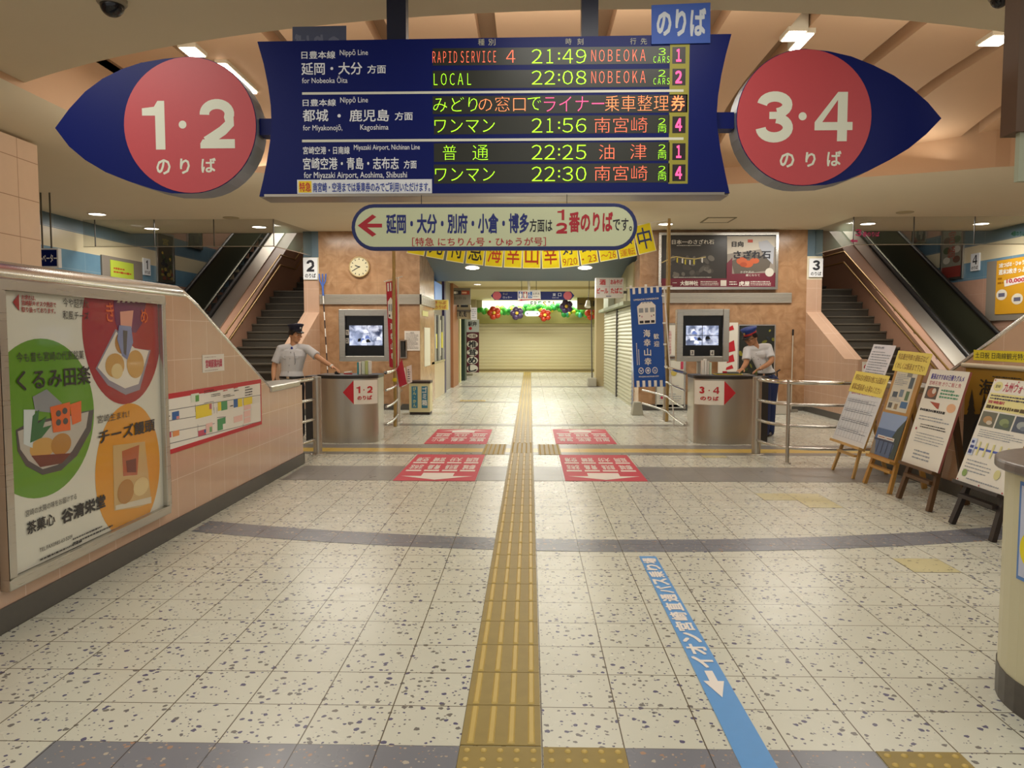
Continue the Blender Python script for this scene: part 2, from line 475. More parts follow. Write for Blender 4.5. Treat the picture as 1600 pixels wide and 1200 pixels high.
    def fineprint(s, u0, v0, u1, v1, rows, m, lay=1, fill=0.45):
        """rows of print too small to read: short dark dashes of glyph width"""
        rh = (v1-v0)/rows
        for r in range(rows):
            u = u0; end = u1 if r % 3 else u0 + (u1-u0)*random.uniform(0.6, 1.0)
            vb = v1-(r+0.5)*rh
            while u < end:
                wd = rh*random.uniform(0.35, 1.6)
                hh = rh*fill*random.uniform(0.6, 1.0)/2
                s.rect(u, vb-hh, min(u+wd, end), vb+hh, m, lay); u += wd + rh*0.22

# ================================================================== THE SETTING
CX = 0.6                      # axis of the arcs in floor and ceiling
def arcpt(R, cy, x): return cy - math.sqrt(R*R-(x-CX)**2)

# ---- floor
b = MB(); b.box(-9.5, 10.5, -3, 33.2, -0.2, 0, M_FLOOR); struct(b.build('floor'))
def floor_patch(name, pts, m, h=0.0025):
    b = MB(); b.prism(pts, lambda u, v, hh: Vector((u, v, hh)), 0.0, h, m); return struct(b.build(name))
floor_patch('trim_1', [(-1.76, 2.05), (-0.256, 2.05), (-0.256, 2.66), (-1.76, 2.66)], M_DARK)
floor_patch('trim_2', [(0.347, 2.05), (1.247, 2.05), (1.247, 2.66), (0.347, 2.66)], M_DARK)
def arcband(name, xa, xb, ra, rb, cy, m):
    n = 24; a = [(xa+(xb-xa)*k/n) for k in range(n+1)]
    floor_patch(name, [(x, arcpt(ra, cy, x)) for x in a] + [(x, arcpt(rb, cy, x)) for x in reversed(a)], m)
RF = 11.0; CYF = 5.17 + RF
arcband('trim_3', -2.6, -0.256, RF, RF-0.31, CYF, M_DARK)
arcband('trim_4', 0.044, 3.9, RF, RF-0.31, CYF, M_DARK)
floor_patch('trim_5', [(-2.6, 7.72), (-0.256, 7.72), (-0.256, 8.58), (-2.6, 8.58)], M_GREY)
floor_patch('trim_6', [(0.044, 7.72), (3.95, 7.72), (3.95, 8.58), (0.044, 8.58)], M_GREY)
for i, (xa, xb) in enumerate(((-6.0, -0.256), (0.044, 7.0))):
    floor_patch('trim_%d' % (7+4*i), [(xa, 9.45), (xb, 9.45), (xb, 9.65), (xa, 9.65)], M_GREY)
    floor_patch('trim_%d' % (8+4*i), [(xa, 9.65), (xb, 9.65), (xb, 9.97), (xa, 9.97)], M_YELLOWLINE)
    floor_patch('trim_%d' % (9+4*i), [(xa, 9.97), (xb, 9.97), (xb, 10.32), (xa, 10.32)], M_GREY)
    floor_patch('trim_%d' % (10+4*i), [(xa, 12.5), (xb, 12.5), (xb, 12.76), (xa, 12.76)], M_GREY)
floor_patch('trim_15', [(-1.7, 16.9), (-0.256, 16.9), (-0.256, 17.15), (-1.7, 17.15)], M_GREY)
floor_patch('trim_16', [(0.044, 22.0), (2.1, 22.0), (2.1, 22.5), (0.044, 22.5)], M_GREY)
floor_patch('trim_17', [(-2.1, 22.0), (-0.256, 22.0), (-0.256, 22.5), (-2.1, 22.5)], M_GREY)
M_THRESH = mat('#d8c27a', 0.4)
floor_patch('trim_18', [(-2.2, 31.2), (2.95, 31.2), (2.95, 31.75), (-2.2, 31.75)], M_THRESH)

# ---- low pink walls left and right of the concourse, with steel coping and dark baseboards
LOWP = [(-2.5, 0), (8.74, 0), (8.74, 0.93), (7.72, 0.93), (5.84, 1.80), (-2.5, 1.80)]
def low_wall(side, xin, xout):
    b = MB()
    if xin < xout: b.prism([(y, z) for y, z in LOWP][::-1], lambda u, v, h: Vector((h, u, v)), xout, xin, M_PINK_X)
    else: b.prism(LOWP, lambda u, v, h: Vector((h, u, v)), xout, xin, M_PINK_X)
    w_ = struct(b.build('wall_low_'+side))
    xm = (xin+xout)/2; sg = 1 if xin > xout else -1
    b = MB()
    b.tube([(xm+0.07*sg, -2.5, 1.815), (xm+0.07*sg, 5.80, 1.815)], 0.075, M_RAIL, 16)
    b.tube([(xm+0.07*sg, 5.60, 1.815), (xm+0.07*sg, 5.85, 1.805), (xm+0.1*sg, 6.05, 1.735), (xm+0.1*sg, 7.70, 0.955)], [0.075, 0.07, 0.042, 0.042], M_RAIL, 14)
    b.prism([(-0.165, 7.66), (0.165, 7.66), (0.165, 8.62), (0.12, 8.78), (0.0, 8.83), (-0.12, 8.78), (-0.165, 8.62)],
            lambda u, v, h: Vector((xm+u, v, h)), 0.92, 0.985, M_STEEL_H)
    o = struct(b.build('trim_coping_'+side, bevel=0.012))
    b = MB(); xa = xin; xb = xin+0.015*sg
    b.box(min(xa, xb), max(xa, xb), -2.5, 8.75, 0, 0.125, M_BASEB)
    b.box(min(xout, xb), max(xout, xb), 8.74, 8.755, 0, 0.125, M_BASEB)
    struct(b.build('baseboard_'+side))
low_wall('left', -2.67, -2.97)
low_wall('right', 4.0, 4.3)

# ---- granite blocks either side of the passage
def louvre(b, p0, p1, n, z0, z1):
    """ribbed metal band along a wall from p0 to p1 standing out along n"""
    p0 = Vector(p0); p1 = Vector(p1); n = Vector(n)
    k = 7; hgt = (z1-z0)/k
    for i in range(k):
        za = z0+hgt*i
        b.obox((p0+p1)/2 + n*0.02 + Vector((0, 0, za+hgt*0.42)), (p1-p0)/2, n*0.02, (0, 0, hgt*0.34), M_LOUV)
    b.obox((p0+p1)/2 + n*0.008 + Vector((0, 0, (z0+z1)/2)), (p1-p0)/2, n*0.008, (0, 0, (z1-z0)/2), M_LOUVB)
M_LOUV = mat('#cdc6b8', 0.4, 0.6); M_LOUVB = mat('#8d877b', 0.5, 0.5)
b = MB(); b.box(-4.26, -2.22, 15.2, 15.6, 0, 3.6, M_GRAN_Y); struct(b.build('wall_granite_left'))
b = MB(); b.box(-2.62, -2.22, 15.6, 17.5, 0, 3.6, M_GRAN_X); struct(b.build('wall_passage_left'))
b = MB(); b.box(2.19, 5.5, 15.2, 15.6, 0, 3.6, M_GRAN_Y); struct(b.build('wall_granite_right'))
b = MB(); louvre(b, (-4.24, 15.2, 0), (-2.18, 15.2, 0), (0, -1, 0), 2.14, 2.34)
louvre(b, (-2.22, 15.16, 0), (-2.22, 17.4, 0), (1, 0, 0), 2.14, 2.34); struct(b.build('trim_louvre_left'))
b = MB(); louvre(b, (2.17, 15.2, 0), (5.2, 15.2, 0), (0, -1, 0), 2.16, 2.36); struct(b.build('trim_louvre_right'))
b = MB(); b.box(-4.26, -2.2, 15.18, 15.2, 0, 0.12, M_BASEB); b.box(2.17, 5.5, 15.18, 15.2, 0, 0.12, M_BASEB); struct(b.build('baseboard_back'))

# ---- balustrade walls beside the stairs, running up into the pillars with the platform numbers
M_PILBLUE = mat('#5d717c', 0.4); M_PILCREAM = mat('#ddd3b8', 0.4)
def balustrade(side, x0, x1):
    b = MB()
    ye_ = 13.42 if side == 'left' else 12.75
    P = [(ye_, 0), (15.6, 0), (15.6, 2.62), (15.2, 2.62), (15.2, 1.98), (max(13.3, ye_+0.03), 1.10), (ye_, 1.10)]
    b.prism(P[::-1], lambda u, v, h: Vector((h, u, v)), x0, x1, M_PINK_X)
    # front-facing faces in the tile of the y direction
    for (ya, za), (yb, zb) in zip(P[3:], P[4:] + P[:1]):
        e = 0.003; nrm = Vector((0, -(zb-za), (yb-ya))) ; nrm = -nrm if nrm.y > 0 else nrm
        nrm = nrm.normalized()*e if nrm.length else Vector((0, 0, e))
        if abs(zb-za) < 1e-6: nrm = Vector((0, 0, e))
        b.add([(x0, ya, za)+nrm if False else Vector((x0, ya, za))+nrm, Vector((x1, ya, za))+nrm, Vector((x1, yb, zb))+nrm, Vector((x0, yb, zb))+nrm], [(0, 1, 2, 3)], M_PINK_Y)
    struct(b.build('wall_balustrade_'+side))
    b = MB(); b.box(x0, x1, 15.2, 15.6, 3.08, 3.6, M_PILBLUE); b.box(x0, x1, 15.2, 15.6, 2.62, 3.08, M_PILCREAM)
    struct(b.build('wall_pillar_'+side))
    b = MB()
    xs = x1 if side == 'left' else x0
    sg = 1 if side == 'left' else -1
    b.box(min(xs, xs+0.012*sg), max(xs, xs+0.012*sg), ye_-0.01, 15.18, 0, 0.12, M_BASEB); b.box(x0, x1, ye_-0.015, ye_, 0, 0.12, M_BASEB)
    struct(b.build('baseboard_balustrade_'+side))
balustrade('left', -4.57, -4.26)
balustrade('right', 5.5, 5.80)

# ---- striped outer walls of the two stair halls
def stripes(name):
    m, nt, bb = newmat(name); n = NT(nt)
    z = n.ax['Z']
    blue = n.mix(n.noise(2.0, 3), hexc('#56707f'), hexc('#6a8594'))
    tile = n.mix(n.noise(3.0, 3), hexc('#5f86a0'), hexc('#7aa0b4'))
    cream = hexc('#dcd0ae'); pink = n.mix(n.noise(6, 4), hexc('#bf957e'), hexc('#cca38c'))
    col = pink
    for lo, hi, c in ((2.66, 3.03, tile), (3.03, 3.36, cream), (3.36, 3.75, blue), (4.5, 4.85, blue), (5.2, 5.6, blue)):
        k = n.m('MULTIPLY', n.m('GREATER_THAN', z, lo), n.m('LESS_THAN', z, hi)); col = n.mix(k, col, c)
    j = n.m('MAXIMUM', n.joint('Y', 0.9, 0.3, 0.006), n.joint('Z', 0.34, 0.32, 0.006))
    col = n.mix(n.m('MULTIPLY', j, 0.35), col, hexc('#ece0c8'))
    n.link(col, bb.inputs['Base Color']); bb.inputs['Roughness'].default_value = 0.3
    return m
M_STRIPE = stripes('striped_wall')
b = MB(); b.box(-8.5, -8.2, -2.5, 27, 0, 6.8, M_STRIPE); struct(b.build('wall_outer_left'))
b = MB(); b.box(9.2, 9.5, -2.5, 27, 0, 6.8, M_STRIPE); struct(b.build('wall_outer_right'))
def stripes2(name):
    m, nt, bb = newmat(name); n = NT(nt); z = n.ax['Z']
    col = n.mix(n.noise(6, 4), hexc('#b08a74'), hexc('#c09a84'))
    for lo, hi, c in ((3.1, 3.5, '#56707f'), (3.5, 3.95, '#d8c9a2'), (3.95, 4.35, '#56707f')):
        k = n.m('MULTIPLY', n.m('GREATER_THAN', z, lo), n.m('LESS_THAN', z, hi)); col = n.mix(k, col, hexc(c))
    n.link(col, bb.inputs['Base Color']); bb.inputs['Roughness'].default_value = 0.35
    return m
M_STRIPE2 = stripes2('striped_inner_wall')

# ---- tan tiled column behind the left low wall
b = MB(); b.box(-6.3, -5.5, 6.4, 8.42, 0, 3.62, M_TAN_X); struct(b.build('wall_column_left'))

# ---- ceilings: flat slab over the front, arched coffer with grooves, far soffit with rounded cove
ZS, ZC, ZF = 4.0, 4.65, 3.6
RS = 10.95; CYS = 5.96 + RS
b = MB()
xs_ = [-9.5 + 20.0*k/48 for k in range(49)]
near = [(-9.5, -3), (10.5, -3)]
arc = [(x, CYS - math.sqrt(max(RS*RS-(x-CX)**2, 0.5))) for x in xs_]
b.prism(near + arc[::-1], lambda u, v, h: Vector((u, v, h)), ZS+0.62, ZS, M_CEIL)
struct(b.build('ceiling_slab'))
# boundary of the coffer: left side, far arc, right side
RB = 11.5
def fary(x): return 12.5 - (x-1.2)**2/(2*RB)
bl = []
for k in range(9): bl.append((-5.0, 5.0+5.2*k/8))
for k in range(1, 6):
    a = k/5*PI/2; bl.append((-5.0+0.7*(1-math.cos(a)), 10.2+ (fary(-4.3)-10.2)*math.sin(a)))
for k in range(1, 31): x = -4.3 + 11.0*k/30; bl.append((x, fary(x)))
for k in range(1, 6):
    a = k/5*PI/2; bl.append((6.7+0.6*math.sin(a), fary(6.7)-0.7*(1-math.cos(a))))
y0 = bl[-1][1]
for k in range(1, 7): bl.append((7.3, y0-(y0-5.0)*k/6))
def offs(pts, d):
    out = []
    for i, p in enumerate(pts):
        a = Vector(pts[max(i-1, 0)]); c = Vector(pts[min(i+1, len(pts)-1)]); t = (c-a).normalized()
        out.append((p[0]-t.y*d, p[1]+t.x*d))
    return out
prof = [(0, 4.75), (0, 3.93), (0.04, 3.89), (0.16, 3.80), (0.32, 3.72), (0.52, 3.655), (0.75, 3.62), (1.0, 3.603), (1.2, ZF)]
rows = []
for d, z in prof:
    rows.append([Vector((x, y, z)) for x, y in offs(bl, d)])
edge = []
for x, y in offs(bl, 1.2):
    c = Vector((1.0, 8.0)); d = Vector((x, y))-c
    ts = []
    for v, lo, hi, ax in ((d.x, -8.25-c.x, 9.25-c.x, 0), (d.y, 5.0-c.y-6, 15.45-c.y, 1)):
        if v > 1e-6: ts.append(hi/v)
        elif v < -1e-6: ts.append(lo/v)
    t = min(t_ for t_ in ts if t_ > 0)
    q = c + d*max(t, 1.0); edge.append(Vector((q.x, q.y, ZF)))
# make sure the rectangle's far corners are reached
for i in range(len(edge)-1):
    for cxx in (-8.25, 9.25):
        if (abs(edge[i].x-cxx) < 1e-4) != (abs(edge[i+1].x-cxx) < 1e-4) and (abs(edge[i].y-15.45) < 1e-4 or abs(edge[i+1].y-15.45) < 1e-4):
            j = i if abs(edge[i].x-cxx) < 1e-4 else i+1
            edge[j] = Vector((cxx, 15.45, ZF))
b = MB(); b.grid(rows[:2], M_COFFER, False); b.grid(rows[1:], M_CEILFAR, True); b.grid([rows[-1], edge], M_CEILFAR, False)
b.box(-8.25, 9.25, 15.40, 15.45, ZF, ZF+0.5, M_CEILFAR)
struct(b.build('ceiling_far'))
# coffer panels with grooves between them
def zc(y):
    if y < 9.3: return ZC
    t = min(1, (y-9.3)/3.4); return ZC - 0.55*(1-math.cos(t*PI/2))
b = MB(); bg_ = MB()
gx = [-7.2, -6.0, -4.9, -3.8, -2.7, -1.56, -0.45, 0.74, 1.85, 2.75, 3.9, 5.04, 6.4, 7.6]
ys = [5.0+8.0*k/26 for k in range(27)]
for g, g2 in zip(gx[:-1], gx[1:]):
    xa, xb = g+0.10, g2-0.10
    lo = [[Vector((xa, y, zc(y))) for y in ys], [Vector((xb, y, zc(y))) for y in ys]]
    up = [[p + Vector((0, 0, 0.3)) for p in r] for r in lo]
    b.grid([up[0], lo[0]], M_COFFER, False); b.grid(lo, M_COFFER, True); b.grid([lo[1], up[1]], M_COFFER, False)
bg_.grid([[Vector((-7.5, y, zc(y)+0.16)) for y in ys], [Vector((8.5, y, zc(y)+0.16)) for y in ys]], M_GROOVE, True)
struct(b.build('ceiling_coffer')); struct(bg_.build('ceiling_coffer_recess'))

# ---- upper stair halls
b = MB(); b.box(-8.2, -4.3, 15.45, 27, 6.7, 6.9, M_CEILFAR); b.box(5.5, 9.2, 15.45, 27, 6.7, 6.9, M_CEILFAR); struct(b.build('ceiling_upper'))
b = MB(); b.box(-8.2, -4.2, 26.8, 27, 0, 6.8, M_PINK_Y); b.box(5.5, 9.2, 26.8, 27, 0, 6.8, M_PINK_Y); struct(b.build('wall_upper_back'))
b = MB(); b.box(-4.57, -4.3, 15.6, 27, 0, 6.8, M_STRIPE2); struct(b.build('wall_stair_left'))
b = MB(); b.box(5.52, 5.80, 15.6, 27, 0, 6.8, M_STRIPE2); struct(b.build('wall_stair_right'))

# ---- passage to the closed shops
b = MB()
sl = [Vector((x, y, z)) for y, z in ((15.2, 3.34), (18.3, 2.83)) for x in (-2.3, 2.3)]
b.add(sl, [(0, 1, 3, 2)], M_BLUEGREY)
b.box(-2.3, 2.3, 15.15, 15.25, 3.34, 3.65, M_GRAN_Y)
b.box(-2.6, 3.2, 18.3, 18.4, 2.83, 3.3, M_BLUEGREY)
struct(b.build('ceiling_passage_soffit'))
M_CREAMC = mat('#d9cd9e', 0.6)
b = MB(); b.box(-3.4, 3.4, 18.4, 32.3, 3.02, 3.2, M_CREAMC)
struct(b.build('ceiling_passage'))
b = MB(); b.box(-3.1, 3.1, 23.4, 23.5, 2.94, 3.02, M_CREAMC); struct(b.build('trim_22'))
b = MB(); b.box(-3.4, 3.4, 32.1, 32.4, 0, 3.2, mat('#b8ac78', 0.6)); struct(b.build('wall_passage_back'))

# a few replaced, yellowish floor tiles
M_OLDTILE = terrazzo('yellowed_terrazzo', '#cfc79a', '#8a8468', '#9a9272', 0.3, 0.5, 0.2, '#5c5342')
def snap(v, o): return math.floor((v-o)/0.3)*0.3 + o
for i, (px_, py_, n) in enumerate(((1215, 778, 2), (1300, 792, 1), (1430, 880, 1), (1120, 715, 1))):
    p = at(px_, py_, 'Z', 0); x0, y0_ = snap(p.x, 0.047), snap(p.y, 2.66)
    floor_patch('trim_%d' % (30+i), [(x0, y0_), (x0+0.3*n, y0_), (x0+0.3*n, y0_+0.3), (x0, y0_+0.3)], M_OLDTILE, 0.0012)

# ================================================================== OVERHEAD SIGNS
M_LEDG = mat('#a8ff20', 0.5, emit=1.35); M_LEDO = mat('#ff6a4a', 0.5, emit=1.3); M_LEDP = mat('#ff4c86', 0.5, emit=1.3); M_LEDOR = mat('#ff8a52', 0.5, emit=1.3)
M_LEDBG = mat('#23261f', 0.35); M_LEDBG2 = mat('#20131a', 0.35)
M_SIGNTXT = mat('#e9ecf2', 0.5); M_DIMTXT = mat('#b7b59c', 0.6)
M_CREAMSEP = mat('#d8d8c8', 0.5); M_OLIVE = mat('#98922e', 0.5)
M_STEELDK = steel_mat('underside_steel', '#a19a90', 0.32, 'H')
M_NAVYDK = mat('#101630', 0.4); M_REDDISC = mat('#bd474e', 0.42, noise=0.03, nscale=30)
M_SIGNPALE = mat('#dfe2d0', 0.5)
YB = 5.4
board = thing('departure_board', 'wide navy departure board with lit train times hanging over the concourse', 'departure board', (-0.26, YB+0.1, 2.5))
cv = Cv((0, YB, 0), (1, 0, 0), (0, 0, 1))
outl = [(402, 65), (412, 100), (419, 135), (423, 165), (424, 188), (422, 220), (417, 252), (411, 282), (405, 307), (1140, 302), (1133, 270), (1126, 235), (1121, 200), (1120, 178), (1122, 150), (1127, 118), (1134, 86), (1143, 53)]
pts = [cv.px(*q) for q in outl]
bodymb = MB(); bodymb.prism(pts, lambda u, v, h: cv.p(u, v, h), -0.24, 0.0, M_NAVY, M_NAVYDK)
b = MB(); x0 = cv.px(432, 307)[0]; x1 = cv.px(1112, 302)[0]; zb = cv.px(780, 305)[1]
b.box(x0-0.12, x1+0.12, YB+0.01, YB+0.23, zb-0.006, zb-0.001, M_STEELDK); b.build('underside', board)
b = MB(); b.box(cv.px(405, 200)[0]+0.03, cv.px(1140, 200)[0]-0.03, YB-0.012, YB, zb-0.006, zb+0.012, M_STEELDK); b.build('lower_trim', board)
for xa, xb, yt in ((604, 634, 62), (909, 935, 56)):
    ua, ub = cv.px(xa, 40)[0], cv.px(xb, 40)[0]; vt = cv.px(xa, yt)[1]
    b = MB(); b.box(ua*1.01, ub*1.01, YB+0.06, YB+0.18, vt, ZS, M_NAVYDK)
    b.build('hanging_post', board)
c = Cv((0, YB, 0), (1, 0, 0), (0, 0, 1), mb=bodymb); BO = 0.012
for t, *bx in (('日豊本線', 471, 80, 524, 92), ('延岡・大分', 471, 97.5, 566, 117), ('方面', 574, 101.5, 603, 115),
               ('日豊本線', 473, 155, 525, 166), ('都城', 473, 171, 513, 190), ('鹿児島', 546, 171, 608, 190), ('方面', 617, 175, 645, 188),
               ('宮崎空港・日南線', 473.6, 229, 546.5, 241), ('宮崎空港・青島・志布志', 473.6, 246, 623, 265), ('方面', 631, 250.5, 651, 263.5)):
    c.tpx(t, *bx, M_SIGNTXT, 1, BO)
for t, *bx in (('Nippō Line', 531, 77.5, 575, 89), ('for Nobeoka Ōita', 472, 119, 543, 130), ('Nippō Line', 531.7, 151.5, 575, 163),
               ('for Miyakonojō,', 473.6, 195, 535, 206.5), ('Kagoshima', 563, 194.5, 607, 205.5), ('Miyazaki Airport, Nichinan Line', 553, 226, 656, 236.5),
               ('for Miyazaki Airport, Aoshima, Shibushi', 475, 268.5, 636, 281)):
    c.tpx(t, *bx, M_SIGNTXT, 1, 0.004)
c.ell(*c.px(530, 181), 0.012, 0.012, M_SIGNTXT, 1, 16)
for ya, yb_ in ((142, 145.8), (216.5, 220.5)): c.rpx(472, ya, 1068, yb_, M_CREAMSEP, 0)
for t, xa, xb, y in (('種', 747, 757, 66), ('別', 763, 774, 66), ('時', 884, 893, 65), ('刻', 902, 911.5, 65), ('行', 984.6, 994, 64.5), ('先', 1001, 1010.7, 64.5)):
    c.tpx(t, xa, y-5, xb, y+5, M_DIMTXT, 1)
bodymb.build('body', board)
led_rows = [
 ((676, 74, 1046, 101), [('RAPID SERVICE', 676, 80, 775, 98, M_LEDO), ('4', 791, 78.5, 805, 98, M_LEDO), ('21:49', 831, 77, 916, 99, M_LEDG), ('NOBEOKA', 924, 77.5, 1008.5, 96, M_LEDO), ('3', 1029, 75.5, 1040, 86, M_LEDG), ('CARS', 1021, 88, 1046, 98, M_LEDG)]),
 ((676, 109, 1046, 137), [('LOCAL', 678, 114.5, 736, 133, M_LEDG), ('22:08', 831, 110.5, 916, 132, M_LEDG), ('NOBEOKA', 924, 111, 1008.5, 130, M_LEDO), ('2', 1029, 109.5, 1040, 119.5, M_LEDG), ('CARS', 1021, 122, 1046, 132, M_LEDG)]),
 ((676, 149, 1074, 177), [('みどり', 677, 152, 746, 174.5, M_LEDG), ('の窓口', 748, 151, 821, 174, M_LEDOR), ('で', 824.6, 152, 845, 172, M_LEDG), ('ライナー', 850, 151, 944, 174, M_LEDP), ('乗車整理券', 945.5, 149, 1070, 173.5, M_LEDOR)]),
 ((678, 181, 1046, 209), [('ワンマン', 679, 187, 773, 207, M_LEDG), ('21:56', 831, 185, 916, 207, M_LEDG), ('南宮崎', 929, 183.5, 1011.6, 207, M_LEDO), ('2', 1029, 185, 1040, 195, M_LEDG), ('両', 1028, 197, 1041, 207, M_LEDG)]),
 ((678, 223, 1046, 252), [('普', 692, 227, 713, 250, M_LEDG), ('通', 738.5, 227, 762.5, 250, M_LEDG), ('22:25', 831, 226.5, 916, 249, M_LEDG), ('油', 936, 226, 959.7, 249, M_LEDO), ('津', 985, 225, 1010, 249, M_LEDO), ('2', 1029, 226, 1040, 236, M_LEDG), ('両', 1028, 238, 1041, 248.5, M_LEDG)]),
 ((678, 256, 1046, 286), [('ワンマン', 680, 263, 773, 283, M_LEDG), ('22:30', 831, 260.5, 916, 283, M_LEDG), ('南宮崎', 929, 259, 1011.6, 282, M_LEDO), ('2', 1029, 259.5, 1040, 269.5, M_LEDG), ('両', 1028, 271.5, 1041, 282, M_LEDG)])]
for bx, runs in led_rows:
    c = Cv((0, YB, 0), (1, 0, 0), (0, 0, 1)); c.rpx(*bx, M_LEDBG, 0)
    for r in runs:
        if ':' in r[0]:
            a_, b_ = r[0].split(':'); wd_ = r[3]-r[1]
            for ch_, f0, f1 in zip(a_+b_, (0.0, 0.235, 0.565, 0.81), (0.19, 0.425, 0.755, 1.0)):
                if ch_ == '1': f0 += 0.035; f1 -= 0.035
                c.tpx(wide(ch_), r[1]+wd_*f0, r[2], r[1]+wd_*f1, r[4], r[5], 1, 0, 0.015)
            for q in (0.3, 0.68): yy_ = r[2]+(r[4]-r[2])*q; c.rpx(r[1]+wd_*0.485, yy_-1.3, r[1]+wd_*0.515, yy_+1.3, r[5], 1)
        else: c.tpx(wide(r[0]), *r[1:5], r[5], 1, 0, 0.018)
    c.mb.build('display_row', board)
c = Cv((0, YB, 0), (1, 0, 0), (0, 0, 1)); c.rpx(1045.5, 69, 1076, 287, M_OLIVE, 0)
for ch, y in (('1', 86.5), ('2', 120.5), (None, 161.5), ('4', 195), ('1', 237), ('4', 270)):
    if ch is None: c.rpx(1046, 149, 1072, 175, M_LEDBG2, 1); continue
    c.rpx(1050.5, y-13, 1071, y+13, M_LEDBG2, 1)
    c.tpx(wide(ch), *((1055, y-10, 1065.5, y+10) if ch != '1' else (1056.5, y-10, 1064.5, y+10)), M_LEDP, 2, 0.03)
c.tpx('券', 1049, 149, 1070, 173.5, M_LEDOR, 2)
c.mb.build('platform_column', board)
c = Cv((0, YB, 0), (1, 0, 0), (0, 0, 1), h=0.002)
c.rpx(464.5, 280.5, 675, 302.5, mat('#dfe3ea', 0.55), 0); c.rpx(466.5, 283, 487, 301, mat('#f0d018', 0.5), 1)
c.tpx('特急', 468, 285, 486, 299.5, M_RED, 2, 0.015)
c.tpx('南宮崎・空港までは乗車券のみでご利用いただけます。', 489, 285, 672, 300, mat('#1c3a9a', 0.5), 2, 0.015)
c.mb.build('notice_strip', board)
# pasted paper signs standing above the board's top edge
c = Cv((0, YB-0.012, 0), (1, 0, 0), (0, 0, 1)); pp = [c.px(*q) for q in ((1018, 8), (1110, 4), (1110, 67), (1018, 69))]
M_BLUEPAP = mat('#2c52a8', 0.55)
b = MB(); b.prism(pp[::-1], lambda u, v, h: c.p(u, v, h), -0.006, 0, M_BLUEPAP)
bp = b.build('platform_panel', None)
bp.name = 'platform_caption_sign'; tag(bp, 'small blue paper sign with pale hiragana clipped above the departure board', 'sign')
BASE[bp.name] = Vector(bp.location)
c.tpx('のりば', 1026, 13, 1103, 57, mat('#c3c9cf', 0.6), 1, 0.03); c.mb.build('lettering', bp)
c = Cv((0, YB+0.26, 0), (1, 0, 0), (0, 0, 1)); pp = [c.px(*q) for q in ((457, 42), (541, 40), (541, 80), (457, 80))]
b = MB(); b.prism(pp[::-1], lambda u, v, h: c.p(u, v, h), -0.006, 0, mat('#5a617c', 0.6))
bp = b.build('reversed_caption_sign'); tag(bp, 'dim grey back of a caption sign behind the board, its hiragana mirrored', 'sign')
u0, v0, u1, v1 = c.bpx(461, 53, 533, 88); c.text('のりば', u1, v0, u0, v1, mat('#7d8298', 0.6), 1, 0.03); c.mb.build('lettering', bp)

def eye(name, label, tip, top, bot, circ, digits, kana, arm):
    cc = Cv((0, YB, 0), (1, 0, 0), (0, 0, 1)); cx, cy, rx = circ
    ccx = cc.px(cx, cy); r = abs(cc.px(cx+rx, cy)[0]-cc.px(cx-rx, cy)[0])/2
    left = tip[0] < cx
    tp = [cc.px(*q) for q in top]; bt = [cc.px(*q) for q in bot]; tpv = cc.px(*tip)
    # circle arc from the top of the disc round the far side to its bottom
    n = 22; sg = 1 if left else -1
    arc = [(ccx[0]+sg*r*math.sin(PI*k/n), ccx[1]+r*math.cos(PI*k/n)) for k in range(n+1)]
    poly = [tpv] + tp + arc + bt[::-1]
    if sum(poly[i-1][0]*poly[i][1]-poly[i][0]*poly[i-1][1] for i in range(len(poly))) < 0: poly = poly[::-1]
    t = thing(name, label, 'sign', (ccx[0], YB+0.1, ccx[1]-r))
    b = MB(); b.prism(poly, lambda u, v, h: cc.p(u, v, h), -0.2, 0.0, M_NAVY, mat('#7b7f8c', 0.4)); b.build('body', t)
    d = Cv((0, YB, 0), (1, 0, 0), (0, 0, 1), h=0.004); d.ell(*ccx, r*0.99, r*0.99, M_REDDISC, 0, 64); disc = d.mb.build('disc', t)
    d = Cv((0, YB, 0), (1, 0, 0), (0, 0, 1), h=0.004)
    for ch, *bx in digits:
        if ch == '.': d.ell(*d.px(bx[0], bx[1]), 0.028, 0.028, M_SIGNPALE, 1, 20)
        else: d.digit(ch, *d.bpx(*bx), M_SIGNPALE, 1, 0.205)
    for ch, *bx in kana: d.tpx(ch, *bx, M_SIGNPALE, 1, 0.02)
    d.mb.build('lettering', disc)
    u0, v0, u1, v1 = cc.bpx(*arm)
    b = MB(); b.box(u0, u1, YB+0.05, YB+0.17, v0, v1, M_NAVY); b.build('side_arm', board)
eye('platform_eye_sign', 'eye shaped navy sign with red disc reading 1 and 2, left of the board', (86, 200),
    [(108, 170), (133, 143), (160, 123), (190, 108), (220, 98), (255, 92)], [(108, 229), (133, 250), (165, 269), (200, 283), (240, 296), (268, 302)], (297, 196, 104),
    [('1', 223, 158, 258, 234), ('.', 285.7, 195), ('2', 312.7, 155, 366.7, 232)],
    [('の', 245, 249, 267, 273), ('り', 281.7, 248, 297, 272), ('ば', 315, 247, 337.7, 270)], (401.5, 182, 428, 208))
eye('platform_eye_sign', 'eye shaped navy sign with red disc reading 3 and 4, right of the board', (1471, 185),
    [(1450, 160), (1425, 138), (1397, 118), (1365, 102), (1330, 88), (1295, 80)], [(1447, 210), (1420, 232), (1390, 250), (1355, 268), (1320, 282), (1290, 289)], (1256, 184, 106),
    [('3', 1180.7, 143, 1239, 223), ('.', 1253.7, 182), ('4', 1272.7, 144, 1332, 221)],
    [('の', 1218, 239, 1240.7, 262), ('り', 1258, 238, 1274, 261), ('ば', 1291.7, 236, 1314, 260)], (1117, 172, 1150, 198))

